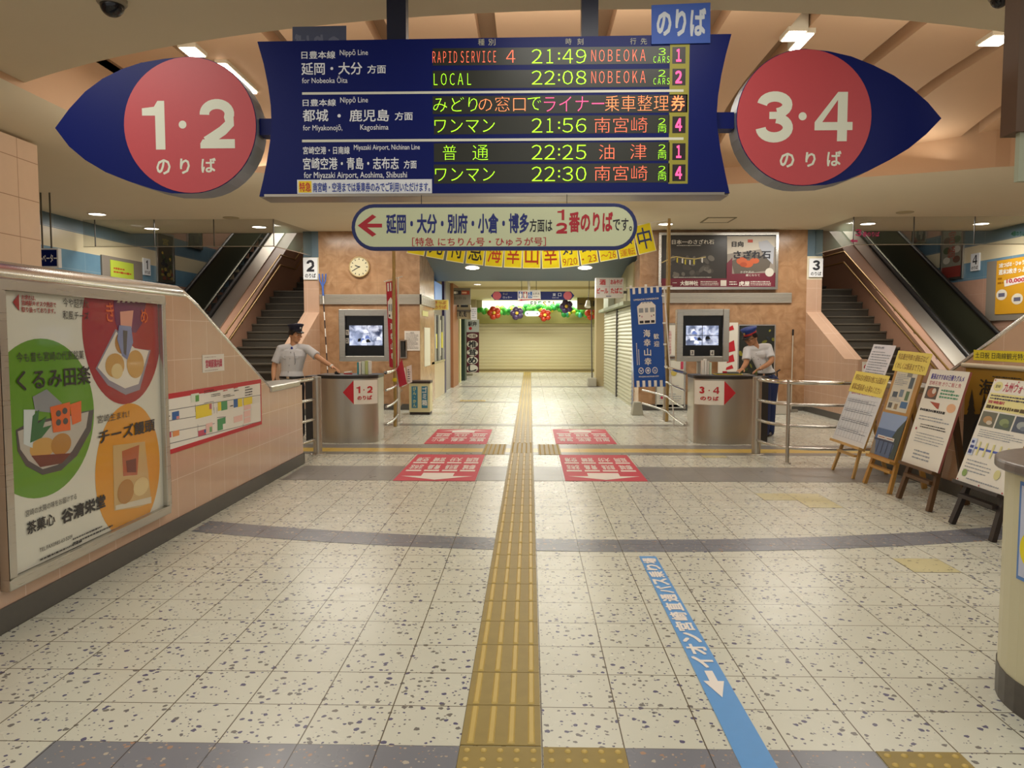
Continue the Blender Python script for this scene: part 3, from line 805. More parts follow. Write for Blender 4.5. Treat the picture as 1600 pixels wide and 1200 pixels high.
# ---- oval sign hung below the board
YO = 5.36
ov = thing('oval_direction_sign', 'long oval pale green sign with red arrow and navy rim below the board', 'sign', (-0.25, YO, 2.11))
cc = Cv((0, YO, 0), (1, 0, 0), (0, 0, 1))
u0, v0, u1, v1 = cc.bpx(549, 318, 996, 391)
def stadium(u0, v0, u1, v1, n=14):
    r = (v1-v0)/2; cy = (v0+v1)/2
    return [(u1-r+r*math.cos(-PI/2+PI*k/n), cy+r*math.sin(-PI/2+PI*k/n)) for k in range(n+1)] + [(u0+r+r*math.cos(PI/2+PI*k/n), cy+r*math.sin(PI/2+PI*k/n)) for k in range(n+1)]
b = MB(); b.prism(stadium(u0, v0, u1, v1), lambda u, v, h: cc.p(u, v, h), -0.04, 0, mat('#14225e', 0.4)); b.build('rim', ov, bevel=0.004)
k = 0.026
cc.poly(stadium(u0+k, v0+k, u1-k, v1-k), mat('#c6cdaa', 0.5), 0); M_DKRED = mat('#a81c2c', 0.5)
cc.poly([cc.px(*q) for q in ((559, 352.5), (582, 335), (588, 339), (574, 349.5), (597, 349.5), (597, 355.5), (574, 355.5), (588, 366), (582, 370))], M_DKRED, 1)
M_TXNAVY = mat('#16236e', 0.5)
cc.tpx('延岡・大分・別府・小倉・博多', 603.5, 333.5, 826.5, 365, M_TXNAVY, 1, 0.028)
cc.tpx('方面は', 827.5, 342, 863, 362.5, M_INK, 1, 0.018)
cc.digit('1', *cc.bpx(871, 327.5, 881.7, 344), M_DKRED, 1, 0.26); cc.digit('2', *cc.bpx(869, 348, 886, 365), M_DKRED, 1, 0.26)
cc.tpx('番のりば', 889, 331, 957.5, 363, M_DKRED, 1, 0.03); cc.tpx('です。', 957.5, 341, 987.5, 361, M_INK, 1, 0.014)
cc.tpx('［特急 にちりん号・ひゅうが号］', 644, 371, 853, 384.5, M_DKRED, 1, 0.008)
cc.mb.build('face', ov)
for x in (658, 886):
    p = cc.p(*cc.px(x, 321), -0.02); b = MB(); b.tube([p, (p.x, YO+0.02, zb)], 0.0025, M_BLACK, 6); b.build('hanging_wire', ov)

# hanging brown signboard at the right edge of the view
t = thing('hanging_signboard', 'brown hanging signboard with pale lower plate at the right edge', 'signboard', (3.16, 4.6, 2.4))
p0 = at(1587, 205, 'Y', 4.6); p1 = at(1594, 282, 'Y', 4.6)
b = MB(); b.box(p0.x, p0.x+0.5, 4.6, 4.75, p0.z, ZS, mat('#5b4431', 0.6)); b.build('panel', t)
b = MB(); b.box(p1.x, p0.x+0.45, 4.62, 4.66, p1.z, p0.z, mat('#a9b09a', 0.5)); b.build('lower_plate', t)

# ================================================================== POSTERS ON THE LEFT WALL
M_POSTER = mat('#d9d8ca', 0.3, coat=0.6)
XW = -2.67
fr = thing('framed_poster', 'large steel framed sweets poster with red, green and orange ovals on the low left wall', 'poster', (XW, 4.53, 0.22))
ya, yb_, za, zb_ = 3.66, 5.37, 0.21, 1.80
b = MB(); fw = 0.06
for y0_, y1_, z0_, z1_ in ((ya, yb_, zb_-fw-0.01, zb_-0.01), (ya, yb_, za, za+fw), (ya, ya+fw, za+fw, zb_-fw-0.01), (yb_-fw*0.8, yb_, za+fw, zb_-fw-0.01)):
    b.box(XW+0.001, XW+0.055, y0_, y1_, z0_, z1_, M_STEEL_H)
b.build('frame', fr, bevel=0.006)
b = MB(); b.box(XW+0.001, XW+0.02, ya+fw, yb_-fw*0.8, za+fw, zb_-fw-0.01, M_POSTER); b.build('sheet', fr)
c = Cv((XW+0.02, 0, 0), (0, 1, 0), (0, 0, 1)); c.clip = (ya+fw+0.002, za+fw+0.002, yb_-fw*0.8-0.002, zb_-fw-0.012)
gl = dict(rough=0.25, coat=0.5)
PR, PG, PO = mat('#a02a2c', **gl), mat('#5f9420', **gl), mat('#d99420', **gl)
def epx(c, cx, cy, xl, yb, m, lay):
    u, v = c.px(cx, cy); ru = abs(u-c.px(xl, cy)[0]); rv = abs(v-c.px(cx, yb)[1]); c.ell(u, v, ru, rv, m, lay, 56); return u, v, ru, rv
epx(c, 195, 515, 128, 632, PR, 0); epx(c, 68, 653, 147, 777, PG, 0); epx(c, 203, 733, 148, 836, PO, 0)
def ppx(c, pts, m, lay): c.poly([c.px(*q) for q in pts], m, lay)
def blob(c, x, y, rx, ry, m, lay, rot=0.0):
    u, v = c.px(x, y); c.ell(u, v, abs(c.px(x+rx, y)[0]-c.px(x-rx, y)[0])/2, abs(c.px(x, y-ry)[1]-c.px(x, y+ry)[1])/2, m, lay, 24, rot)
PW, PSH, PBUN, PBUN2, PPUR = mat('#e4ddd0', **gl), mat('#8f8794', **gl), mat('#c79a52', **gl), mat('#b07c38', **gl), mat('#6d2a54', **gl)
PDK, PORG, PLEAF, PCREAM, PBRN = mat('#4c4a4a', **gl), mat('#e0662c', **gl), mat('#2f6a3c', **gl), mat('#dcc48c', **gl), mat('#6a3324', **gl)
# red oval: packet and three buns on a white dish
ppx(c, [(177, 464), (229, 468), (222, 505), (212, 520), (184, 516), (179, 500)], PPUR, 1)
for k in range(5): ppx(c, [(186+8*k, 466), (190+8*k, 466.5), (186+8*k, 473), (182+8*k, 472.5)], PW, 2)
ppx(c, [(187, 487), (208, 485), (205, 513), (188, 512)], mat('#e0a08c', **gl), 2)
ppx(c, [(149, 576), (180, 514), (188, 520), (210, 545), (235, 547), (218, 609), (196, 617), (168, 602)], PSH, 1)
ppx(c, [(152, 574), (181, 518), (210, 544), (232, 548), (216, 600), (195, 607), (170, 594)], PW, 2)
blob(c, 190, 536, 11, 17, PBUN2, 3); blob(c, 179, 571, 15, 19, PBUN, 4); blob(c, 211, 569, 13.5, 22, PBUN, 4); blob(c, 182, 580, 9, 12, PCREAM, 5)
ppx(c, [(185, 508), (204, 510), (207, 535), (198, 562), (190, 556), (182, 530)], mat('#7f88b0', **gl), 5); ppx(c, [(191, 516), (198, 517), (196, 556), (192, 552)], PDK, 6)
c.tpx('き', 165, 473, 177, 503, PORG, 3, 0.01); c.tpx('め', 219, 483, 230, 505, PORG, 3, 0.01)
# green oval: dark boat dish, wrapped cakes, leaf
ppx(c, [(24, 672), (45, 660), (120, 645), (146, 640), (142, 672), (120, 712), (95, 735), (66, 742), (40, 728), (27, 705)], PDK, 1)
ppx(c, [(27, 674), (60, 662), (138, 643), (134, 668), (112, 705), (90, 726), (66, 733), (44, 720), (31, 702)], mat('#b9b3a8', **gl), 2)
blob(c, 66, 700, 20, 16, PBUN, 3); blob(c, 95, 694, 16, 17, PBUN2, 3); ppx(c, [(48, 712), (110, 708), (96, 724), (62, 730)], PBRN, 3)
ppx(c, [(36, 640), (54, 640), (50, 700), (36, 694)], mat('#cfd8d8', **gl), 3)
ppx(c, [(50, 620), (72, 608), (96, 630), (80, 645), (54, 642)], mat('#8c8f93', **gl), 3)
ppx(c, [(46, 692), (50, 650), (60, 640), (58, 662), (72, 650), (66, 668), (80, 664), (64, 684)], PLEAF, 4)
ppx(c, [(77, 636), (108, 628), (109, 672), (82, 676)], PORG, 5); ppx(c, [(108, 632), (126, 626), (126, 658), (112, 664)], PORG, 4)
for q in ((90, 646), (100, 642), (90, 660), (101, 658)): blob(c, q[0], q[1], 4, 5, PDK, 6)
# orange oval: clear bag and two buns
ppx(c, [(176, 696), (226, 690), (236, 785), (216, 793), (178, 798)], mat('#c9a870', **gl), 1)
ppx(c, [(190, 705), (217, 695), (214, 742), (192, 744)], mat('#b05a34', **gl), 2); ppx(c, [(196, 720), (212, 716), (212, 738), (198, 738)], PBRN, 3)
blob(c, 196, 768, 13, 19, PBUN2, 3); blob(c, 220, 760, 12, 14, PCREAM, 3)
ppx(c, [(180, 790), (236, 776), (236, 786), (180, 797)], mat('#d2c9b4', **gl), 2)
c.mb.build('picture', fr)
c = Cv((XW+0.02, 0, 0), (0, 1, 0), (0, 0, 1)); PT = mat('#2e2b2a', 0.35)
ppx(c, [(18.5, 472), (28, 459), (28.5, 486)], PR, 7)
for t, x0, y0_, x1, y1_ in (('お求めは、', 32, 461, 54, 469), ('宮崎駅キオスク売店で', 32, 470.5, 86, 479), ('取り扱っております。', 32, 480.5, 85, 489)): c.tpx(t, x0, y0_, x1, y1_, PR, 7, 0.02)
for t, x0, y0_, x1, y1_, bo in (('今や超売れ', 97, 467, 138, 481, 0.0), ('和風チーズ', 97, 486, 138, 500, 0.0), ('今も昔も宮崎の代表銘菓', 24, 549, 130, 564, 0.0), ('くるみ田楽', 24, 575, 140, 606, 0.012),
        ('宮崎生まれ！', 151, 645, 201, 657, 0.0), ('チーズ饅頭', 152, 663, 241, 684, 0.02), ('宮崎の太陽の味をお届けする', 38, 784, 119, 794, 0.0), ('茶菓心', 40, 808, 85, 828, 0.02), ('谷清栄堂', 94, 784, 164, 806, 0.03),
        ('TEL.FAX0985-63-5209', 60, 846, 112, 852, 0.0)):
    c.tpx(t, x0, y0_, x1, y1_, PT, 7, bo)
u0, v0, u1, v1 = c.bpx(112, 826, 175, 838); c.fineprint(u0, v0, u1, v1, 2, PT, 7); u0, v0, u1, v1 = c.bpx(60, 852, 150, 858); c.fineprint(u0, v0, u1, v1, 1, PT, 7)
c.mb.build('lettering', fr)

mp = thing('station_map_sign', 'long white station floor map with red borders on the low left wall', 'map', (XW, 6.37, 0.62))
b = MB(); b.box(XW+0.0005, XW+0.006, 5.38, 7.385, 0.625, 1.075, M_WHITE); b.build('sheet', mp)
c = Cv((XW+0.006, 0, 0), (0, 1, 0), (0, 0, 1)); c.rect(5.38, 1.035, 7.385, 1.075, M_RED, 0); c.rect(5.38, 0.625, 7.385, 0.66, M_RED, 0); c.rect(7.36, 0.66, 7.385, 1.035, M_RED, 0); c.mb.build('border', mp)
c = Cv((XW+0.006, 0, 0), (0, 1, 0), (0, 0, 1)); LN = mat('#6a6a70', 0.5)
def q7(x, y): return 240+x/4.615, 480+y/4.615
def cell(x0, y0_, x1, y1_, col): c.rpx(*q7(x0, y0_), *q7(x1, y1_), mat(col, 0.5), 1)
def ln(x0, y0_, x1, y1_): c.line([c.px(*q7(x0, y0_)), c.px(*q7(x1, y1_))], 0.005, LN, 0)
ln(64, 752, 775, 632); ln(68, 826, 420, 768); ln(72, 995, 775, 822); ln(68, 910, 440, 838)
for x, y in ((300, 700), (318, 845), (430, 690), (645, 650), (645, 840)): ln(x, y, x+0.5, y+55)
for x0, y0_, x1, y1_, col in ((132, 752, 183, 808, '#2a62a8'), (163, 785, 185, 805, '#d88a8a'), (302, 704, 418, 792, '#f0d83a'), (400, 696, 418, 735, '#c06878'), (462, 684, 486, 746, '#f0d83a'), (486, 678, 530, 742, '#4a9a62'),
    (576, 662, 606, 722, '#2a62a8'), (606, 660, 638, 718, '#f0d83a'), (648, 650, 710, 702, '#f0d83a'), (712, 646, 765, 692, '#e8e6dc'), (650, 704, 700, 738, '#f0c8c0'), (650, 746, 698, 790, '#f0c8c0'), (650, 795, 698, 832, '#f0c8c0'),
    (460, 800, 518, 884, '#4a9a62'), (498, 840, 520, 884, '#f2f0e8'), (576, 782, 640, 826, '#f0c8c0'), (320, 885, 376, 926, '#c8506a'), (364, 882, 376, 905, '#2a62a8'), (376, 835, 424, 905, '#f0c8c0'), (402, 862, 420, 900, '#7ab47a'),
    (72, 905, 126, 945, '#c8506a'), (136, 890, 184, 930, '#e8965a'), (268, 622, 326, 682, '#dfe8d8'), (300, 634, 326, 680, '#5aa04a'), (532, 680, 572, 730, '#efe8e0'), (704, 716, 756, 800, '#efece2')):
    cell(x0, y0_, x1, y1_, col)
ln(436, 722, 437, 765); ln(455, 722, 456, 765); ln(456, 796, 520, 790)
for x0, y0_, x1, y1_, r in ((362, 592, 456, 618, 2), (412, 620, 480, 644, 2), (498, 625, 580, 648, 2), (580, 590, 612, 610, 1), (658, 565, 710, 640, 4), (80, 780, 118, 796, 1), (548, 700, 572, 722, 1), (360, 680, 440, 690, 1)):
    u0, v0, u1, v1 = c.bpx(*q7(x0, y0_), *q7(x1, y1_)); c.fineprint(u0, v0, u1, v1, r, M_INK, 2)
for x0, y0_, x1, y1_, r in ((498, 590, 540, 608, 1), (574, 572, 612, 590, 1)):
    u0, v0, u1, v1 = c.bpx(*q7(x0, y0_), *q7(x1, y1_)); c.fineprint(u0, v0, u1, v1, r, M_RED, 2)
c.mb.build('plan', mp)
b = MB(); b.box(XW+0.0005, XW+0.005, 6.07, 6.50, 1.20, 1.345, M_PAPER)
nt_ = b.build('map_title_plate'); tag(nt_, 'small pale plate with red kanji above the station map', 'sign')
c = Cv((XW+0.005, 0, 0), (0, 1, 0), (0, 0, 1)); c.text('宮崎駅案内図', 6.12, 1.235, 6.45, 1.305, mat('#c8506a', 0.5), 1, 0.03)
for v in (1.215, 1.325): c.fineprint(6.10, v-0.008, 6.47, v+0.008, 1, mat('#b9a9a0', 0.6), 1)
c.mb.build('lettering', nt_)

# ================================================================== EASELS ALONG THE RIGHT WALL
def easel(name, label, x, y, z, wd, hg, lean, wood, legw, face, board_col=None, feet=0.53, topz=None, rear=True):
    """a leaning display board on a wooden easel facing the concourse (towards -x)"""
    m = wood; t = thing(name, label, 'easel', (x, y, 0))
    s, c_ = math.sin(lean), math.cos(lean)
    O = Vector((x, y, z)); V = Vector((s, 0, c_)); N_ = Vector((-c_, 0, s)); Uv = Vector((0, -1, 0))
    top = z + hg*c_*0.82
    for k in (-1, 1):
        b = MB(); f0 = Vector((x-0.03-z*s/c_*0.2, y-k*feet/2, 0.0)); f1 = O + V*hg*0.85 - Uv*(-k)*feet*0.30 - N_*0.025
        d = f1-f0; f0 = f0 + Vector((0, 0, 0.002))
        b.bar(f0, f1, legw, legw*0.7, m, side=(1, 0, 0)); b.build('leg', t)
    b = MB(); f1 = O + V*hg*0.83 - N_*0.05; f0 = Vector((min(x+0.42, 3.93), y, 0.004)); b.bar(f0, f1, legw, legw*0.7, m, side=(0, 1, 0)); b.build('rear_leg', t)
    b = MB(); b.obox(O - V*0.012 + N_*0.012, Uv*wd*0.47, V*0.014, N_*0.035, m); b.build('ledge', t)
    b = MB(); b.bar(O - V*0.10 + Uv*feet*0.42 - N_*0.02, O - V*0.10 - Uv*feet*0.42 - N_*0.02, legw, legw*0.6, m); b.build('crossbar', t)
    b = MB(); b.obox(O + V*hg/2, Uv*wd/2, V*hg/2, N_*0.009, board_col or m); bd = b.build('board', t)
    cv_ = Cv(O + N_*0.0095, Uv, V); face(cv_, wd, hg)
    cv_.mb.build('sheet', bd)
    return t, (O, Uv, V, N_)
WOODL, WOODO, WOODD, WOODB = (mat('#c9a263', 0.5, noise=0.12, nscale=12), mat('#b98a45', 0.5, noise=0.12, nscale=12), mat('#5d4126', 0.5, noise=0.15, nscale=12), mat('#2c2422', 0.5))
YELP = mat('#efdc6a', 0.6); LGREY = mat('#9aa0aa', 0.6); TXB = mat('#3a3a55', 0.6); TXR = mat('#c0405a', 0.6); TXP = mat('#4a3fa0', 0.6)
def faceA(c, w_, h):
    c.rect(-w_/2, 0, w_/2, h, mat('#dfe3e8', 0.6), 0)
    c.text('臨時列車 時刻のご案内', -w_*0.42, h*0.91, w_*0.32, h*0.965, TXR, 1)
    for r in range(5):
        c.rect(-w_*0.46, h*(0.09+0.185*r), w_*0.44, h*(0.093+0.185*r), LGREY, 1)
        if r < 4: c.fineprint(-w_*0.44, h*(0.20+0.185*r), w_*0.42, h*(0.265+0.185*r), 2, mat('#7d8496', 0.6), 1)
    for k in range(10): c.rect(-w_*0.46+w_*0.09*k, h*0.09, -w_*0.455+w_*0.09*k, h*0.83, LGREY, 1)
tA, fA = easel('display_easel', 'pale wooden easel with a timetable sheet and yellow notice, farthest from the camera', 3.446, 8.177, 0.335, 0.80, 0.60, 0.32, WOODL, 0.035, faceA)
def extra_sheet(t, f, u0, v0, u1, v1, m, draw, h=0.012, turn=0.0, name='notice'):
    O, Uv, V, N_ = f; cu, cv2 = (u0+u1)/2, (v0+v1)/2
    u_ = Uv*math.cos(turn) + V*math.sin(turn); v_ = V*math.cos(turn) - Uv*math.sin(turn)
    o = O + Uv*cu + V*cv2 + N_*h; w2, h2 = (u1-u0)/2, (v1-v0)/2
    b = MB(); b.obox(o, u_*w2, v_*h2, N_*0.0015, m); sh = b.build(name, t)
    c = Cv(o + N_*0.0016, u_, v_, step=0.0005); draw(c, w2, h2); c.mb.build('lettering', sh)
def two_lines(a, bb):
    def d(c, w2, h2):
        c.text(a, -w2*0.88, h2*0.15, w2*0.88, h2*0.75, mat('#8a5a30', 0.6), 1); c.text(bb, -w2*0.88, -h2*0.75, w2*0.85, -h2*0.15, mat('#8a5a30', 0.6), 1)
    return d
extra_sheet(tA, fA, -0.42, 0.56, 0.40, 0.80, YELP, two_lines('時刻は右の発車表の他にも記載あり', '乗場は駅係員へお尋ねください'), turn=-0.02)
def small_table(c, w2, h2):
    c.text('時刻表', -w2*0.8, h2*0.72, w2*0.1, h2*0.88, TXB, 1); c.fineprint(-w2*0.85, -h2*0.9, w2*0.85, h2*0.6, 9, LGREY, 1)
extra_sheet(tA, fA, -0.28, 0.78, 0.24, 1.13, mat('#e2e2ea', 0.6), small_table, h=-0.012, turn=-0.02, name='back_sheet')
def faceB(c, w_, h):
    c.rect(-w_*0.40, h*0.52, w_*0.36, h*0.98, mat('#d6d2c2', 0.6), 0)
    for u, v, ru, rv, col in ((0.10, 0.93, 0.09, 0.03, '#8c8c88'), (0.24, 0.84, 0.07, 0.06, '#55606a'), (-0.22, 0.70, 0.09, 0.03, '#4f5a66'), (0.22, 0.70, 0.06, 0.05, '#5f7a5a'), (0.0, 0.72, 0.07, 0.04, '#7a8a9a'), (0.2, 0.60, 0.12, 0.035, '#4a72a0'), (-0.28, 0.575, 0.07, 0.03, '#606060'), (-0.06, 0.57, 0.06, 0.03, '#a08a6a')):
        c.rect(w_*(u-ru), h*(v-rv), w_*(u+ru), h*(v+rv), mat(col, 0.6), 1)
    c.fineprint(-w_*0.36, h*0.80, w_*0.1, h*0.93, 7, LGREY, 1); c.fineprint(-w_*0.36, h*0.62, w_*0.05, h*0.67, 3, LGREY, 1)
    # sea view with a short white train on a viaduct
    x0, x1, y0_, y1_ = -w_*0.46, w_*0.46, h*0.02, h*0.49
    c.rect(x0, y0_, x1, y1_, mat('#8fa6cf', 0.4), 0); c.rect(x0, y0_, x1, y0_+(y1_-y0_)*0.62, mat('#4d6a98', 0.4), 1); c.rect(x0, y0_, x1, y0_+(y1_-y0_)*0.36, mat('#54688c', 0.4), 2)
    c.poly([(x1, y0_), (x1, y0_+(y1_-y0_)*0.92), (x1-w_*0.2, y0_+(y1_-y0_)*0.68), (x1-w_*0.3, y0_+(y1_-y0_)*0.46), (x1-w_*0.14, y0_+(y1_-y0_)*0.3), (x1-w_*0.2, y0_)], mat('#39463f', 0.5), 3)
    c.poly([(x0, y0_), (x0+w_*0.18, y0_), (x0+w_*0.08, y0_+(y1_-y0_)*0.3), (x0, y0_+(y1_-y0_)*0.34)], mat('#8d8577', 0.5), 3)
    for k in (0, 1): c.rect(x0+w_*(0.10+0.32*k), y0_+(y1_-y0_)*0.385, x0+w_*(0.41+0.32*k), y0_+(y1_-y0_)*0.46, mat('#e8e4dc', 0.4), 4); c.rect(x0+w_*(0.13+0.32*k), y0_+(y1_-y0_)*0.41, x0+w_*(0.38+0.32*k), y0_+(y1_-y0_)*0.43, mat('#a05a48', 0.4), 5)
    c.rect(x0, y0_+(y1_-y0_)*0.34, x0+w_*0.78, y0_+(y1_-y0_)*0.375, mat('#39415a', 0.5), 4)
    for k in range(4): c.rect(x0+w_*(0.2+0.17*k), y0_+(y1_-y0_)*0.06, x0+w_*(0.225+0.17*k), y0_+(y1_-y0_)*0.34, mat('#39415a', 0.5), 4)
tB, fB = easel('display_easel', 'tan wooden easel with newspaper cutting, sea train photo and yellow notice on top', 3.463, 7.42, 0.30, 0.54, 0.92, 0.27, WOODO, 0.045, faceB)
extra_sheet(tB, fB, -0.32, 0.87, 0.34, 1.08, YELP, two_lines('特急観光列車の運転日など', 'くわしくは駅員まで下さい'), turn=-0.03)
def faceC(c, w_, h):
    c.rect(-w_/2, 0, w_/2, h, M_PAPER, 0)
    c.text('駅長おすすめの日帰りグルメ', -w_*0.42, h*0.895, w_*0.42, h*0.955, TXP, 1, 0.025)
    c.text('宮崎名物 きりこ飯と魚', -w_*0.42, h*0.835, w_*0.40, h*0.88, TXR, 1)
    c.rect(-w_*0.43, h*0.69, -w_*0.12, h*0.82, mat('#5d5149', 0.6), 1); c.ell(-w_*0.27, h*0.755, w_*0.12, h*0.05, mat('#a8684a', 0.6), 2, 20); c.ell(-w_*0.22, h*0.775, w_*0.05, h*0.03, mat('#d8d0c4', 0.6), 3, 16)
    c.fineprint(-w_*0.05, h*0.71, w_*0.42, h*0.81, 3, mat('#5a9a7a', 0.6), 1, 0.7)
    c.poly([(-w_*0.25, h*0.665), (0.02*w_, h*0.66), (w_*0.03, h*0.60), (-w_*0.02, h*0.605)], mat('#b0503c', 0.6), 1); c.ell(w_*0.33, h*0.63, w_*0.11, h*0.045, mat('#e6b48c', 0.6), 1, 20)
    c.fineprint(-w_*0.44, h*0.555, w_*0.42, h*0.59, 1, M_INK, 1, 0.8)
    c.fineprint(-w_*0.40, h*0.46, w_*0.40, h*0.52, 2, LGREY, 1); c.fineprint(-w_*0.30, h*0.385, w_*0.38, h*0.435, 2, M_INK, 1)
    c.fineprint(-w_*0.34, h*0.23, w_*0.42, h*0.345, 4, LGREY, 1, 0.3); c.ell(-w_*0.38, h*0.37, 0.012, 0.012, TXR, 1, 12)
    c.fineprint(-w_*0.25, h*0.06, w_*0.2, h*0.17, 3, LGREY, 1)
tC, fC = easel('display_easel', 'dark brown easel with a tall white gourmet notice, second nearest the camera', 3.463, 6.707, 0.338, 0.621, 0.89, 0.273, WOODD, 0.05, faceC, mat('#a5605a', 0.5))
def faceD(c, w_, h):
    c.rect(-w_/2, 0, w_/2, h, M_PAPER, 0)
    c.ell(-w_*0.37, h*0.93, w_*0.09, h*0.045, mat('#e9e3a0', 0.6), 1, 20); c.text('宮崎', -w_*0.42, h*0.915, -w_*0.32, h*0.945, TXB, 2)
    c.text('九州ウォーキング', -w_*0.25, h*0.885, w_*0.48, h*0.975, TXR, 1, 0.02)
    c.rect(-w_*0.47, h*0.70, w_*0.49, h*0.865, mat('#ece4a0', 0.6), 1)
    c.fineprint(-w_*0.44, h*0.80, w_*0.46, h*0.855, 2, TXB, 2, 0.6); c.text('宮崎駅', -w_*0.45, h*0.765, -w_*0.12, h*0.795, TXR, 2, 0.02); c.fineprint(-w_*0.45, h*0.71, w_*0.46, h*0.755, 1, mat('#5a4a2a', 0.6), 2, 0.8)
    for k, col in enumerate(('#6a6a5a', '#57655a', '#4a5468')):
        c.rect(w_*(-0.47+0.33*k), h*0.545, w_*(-0.17+0.33*k), h*0.685, mat(col, 0.5), 1); c.ell(w_*(-0.32+0.33*k), h*0.61, w_*0.09, h*0.035, mat(('#b08a5a', '#8a9a6a', '#a0a8a8')[k], 0.5), 2, 18)
        c.ell(w_*(-0.27+0.33*k), h*0.585, w_*0.06, h*0.02, mat(('#c8c0b0', '#6a7a50', '#707a8a')[k], 0.5), 3, 16)
    c.fineprint(-w_*0.40, h*0.44, w_*0.46, h*0.52, 4, LGREY, 1)
    c.rect(-w_*0.42, h*0.325, w_*0.40, h*0.345, mat('#4a62b8', 0.6), 1)
    for k in range(6): c.rect(w_*(-0.30+0.14*k), h*0.27, w_*(-0.265+0.14*k), h*0.40, mat('#e3dd9a', 0.6), 2)
    c.rect(-w_*0.47, h*0.26, -w_*0.36, h*0.42, mat('#cdd8ee', 0.6), 2); c.fineprint(-w_*0.46, h*0.27, -w_*0.37, h*0.41, 3, mat('#34488a', 0.6), 3, 0.8)
    c.fineprint(-w_*0.42, h*0.10, w_*0.1, h*0.23, 4, LGREY, 1, 0.35)
    c.ell(-w_*0.37, h*0.09, w_*0.05, h*0.035, mat('#8aa860', 0.6), 2, 14); c.ell(w_*0.25, h*0.15, w_*0.06, h*0.045, mat('#d8d49a', 0.6), 2, 14)
    c.fineprint(-w_*0.3, h*0.03, w_*0.4, h*0.06, 1, LGREY, 1)
    for u in (-0.46, 0.0, 0.46):
        for v in (0.015, 0.985): c.ell(w_*u, h*v, 0.007, 0.007, M_RED, 3, 10)
tD, fD = easel('display_easel', 'black easel with a walking tour poster and map, nearest the camera', 3.43, 5.757, 0.345, 0.62, 0.86, 0.328, WOODB, 0.05, faceD, WOODO)

# ---- big train poster on the right low wall behind the easels, yellow strip above it
XR = 4.0
M_GOLD = mat('#a97f22', 0.45); M_SIL = mat('#2f2a22', 0.5); M_SNOW = mat('#9a927c', 0.5)
ps = thing('railway_poster', 'large gold and black train poster hung on the right low wall behind the easels', 'poster', (XR, 5.85, 0.35))
c = Cv((XR-0.012, 0, 0), (0, -1, 0), (0, 0, 1))
uL = c.px(1508, 600)[0]; vT = c.px(1520, 572)[1]; uR = -5.12; vB = 0.16
b = MB(); b.box(XR-0.011, XR-0.001, -uR, -uL, vB, vT, M_GOLD); b.build('sheet', ps)
b = MB(); b.tube([(XR-0.02, -uL+0.03, vT+0.005), (XR-0.02, -uR-0.03, vT+0.005)], 0.022, mat('#d8cdb4', 0.4), 10); b.build('roller', ps)
W_, H_ = uR-uL, vT-vB
c.clip = (uL, vB, uR, vT)
c.poly([(uL, vB), (uR, vB), (uR, vB+H_*0.62), (uL+W_*0.8, vB+H_*0.66), (uL+W_*0.55, vB+H_*0.60), (uL+W_*0.3, vB+H_*0.64), (uL, vB+H_*0.58)], M_SIL, 0)
def pine(u, v, w_, h, m, lay):
    for k in range(4):
        y_ = v+h*0.2*k; ww = w_*(1-0.2*k)
        c.poly([(u-ww/2, y_), (u+ww/2, y_), (u, y_+h*0.42)], m, lay)
for u, v, w_, h in ((0.06, 0.50, 0.11, 0.30), (0.16, 0.54, 0.09, 0.24), (0.27, 0.52, 0.12, 0.32), (0.58, 0.60, 0.09, 0.26), (0.68, 0.56, 0.12, 0.34), (0.86, 0.55, 0.1, 0.28), (0.95, 0.5, 0.12, 0.3)):
    pine(uL+W_*u, vB+H_*v, W_*w_, H_*h, M_SIL, 1)
# engine seen from the front: pale hood, windows, dark lower part, snow
c.poly([(uL+W_*0.30, vB+H_*0.22), (uL+W_*0.66, vB+H_*0.22), (uL+W_*0.68, vB+H_*0.56), (uL+W_*0.62, vB+H_*0.62), (uL+W_*0.36, vB+H_*0.62), (uL+W_*0.29, vB+H_*0.56)], M_SNOW, 2)
for k in range(4): c.rect(uL+W_*(0.33+0.08*k), vB+H_*0.46, uL+W_*(0.385+0.08*k), vB+H_*0.57, M_SIL, 3)
for k in range(5): c.rect(uL+W_*0.32, vB+H_*(0.25+0.04*k), uL+W_*0.65, vB+H_*(0.265+0.04*k), M_SIL, 3)
for k in range(26):
    u, v = random.uniform(0.0, 1), random.uniform(0.03, 0.24); c.ell(uL+W_*u, vB+H_*v, W_*random.uniform(0.02, 0.06), H_*random.uniform(0.008, 0.02), M_SNOW if k % 3 else mat('#5d5646', 0.5), 4, 10)
c.ell(uL+W_*0.14, vB+H_*0.47, W_*0.06, H_*0.10, M_INK, 3, 16); c.ell(uL+W_*0.62, vB+H_*0.15, W_*0.1, H_*0.06, M_INK, 5, 16)
c.ell(uL+W_*0.80, vB+H_*0.86, W_*0.035, H_*0.028, mat('#d8cfae', 0.5), 3, 20)
c.mb.build('picture', ps)
c = Cv((XR-0.012, 0, 0), (0, -1, 0), (0, 0, 1)); c.text('海幸山幸', uL+W_*0.12, vT-H_*0.24, uL+W_*0.60, vT-H_*0.10, M_SIL, 5, 0.012)
c.fineprint(uL+W_*0.22, vT-H_*0.085, uL+W_*0.5, vT-H_*0.06, 1, M_SIL, 5); c.mb.build('lettering', ps)
c = Cv((XR-0.004, 0, 0), (0, -1, 0), (0, 0, 1)); ua = c.px(1521, 555)[0]; ub = -5.0; va = c.px(1530, 563)[1]; vb2 = c.px(1530, 547)[1]
b = MB(); b.box(XR-0.004, XR-0.0005, -ub, -ua, va, vb2, mat('#f2e22a', 0.55)); st = b.build('yellow_banner_strip'); tag(st, 'long bright yellow strip with black lettering on the right low wall above the gold poster', 'banner')
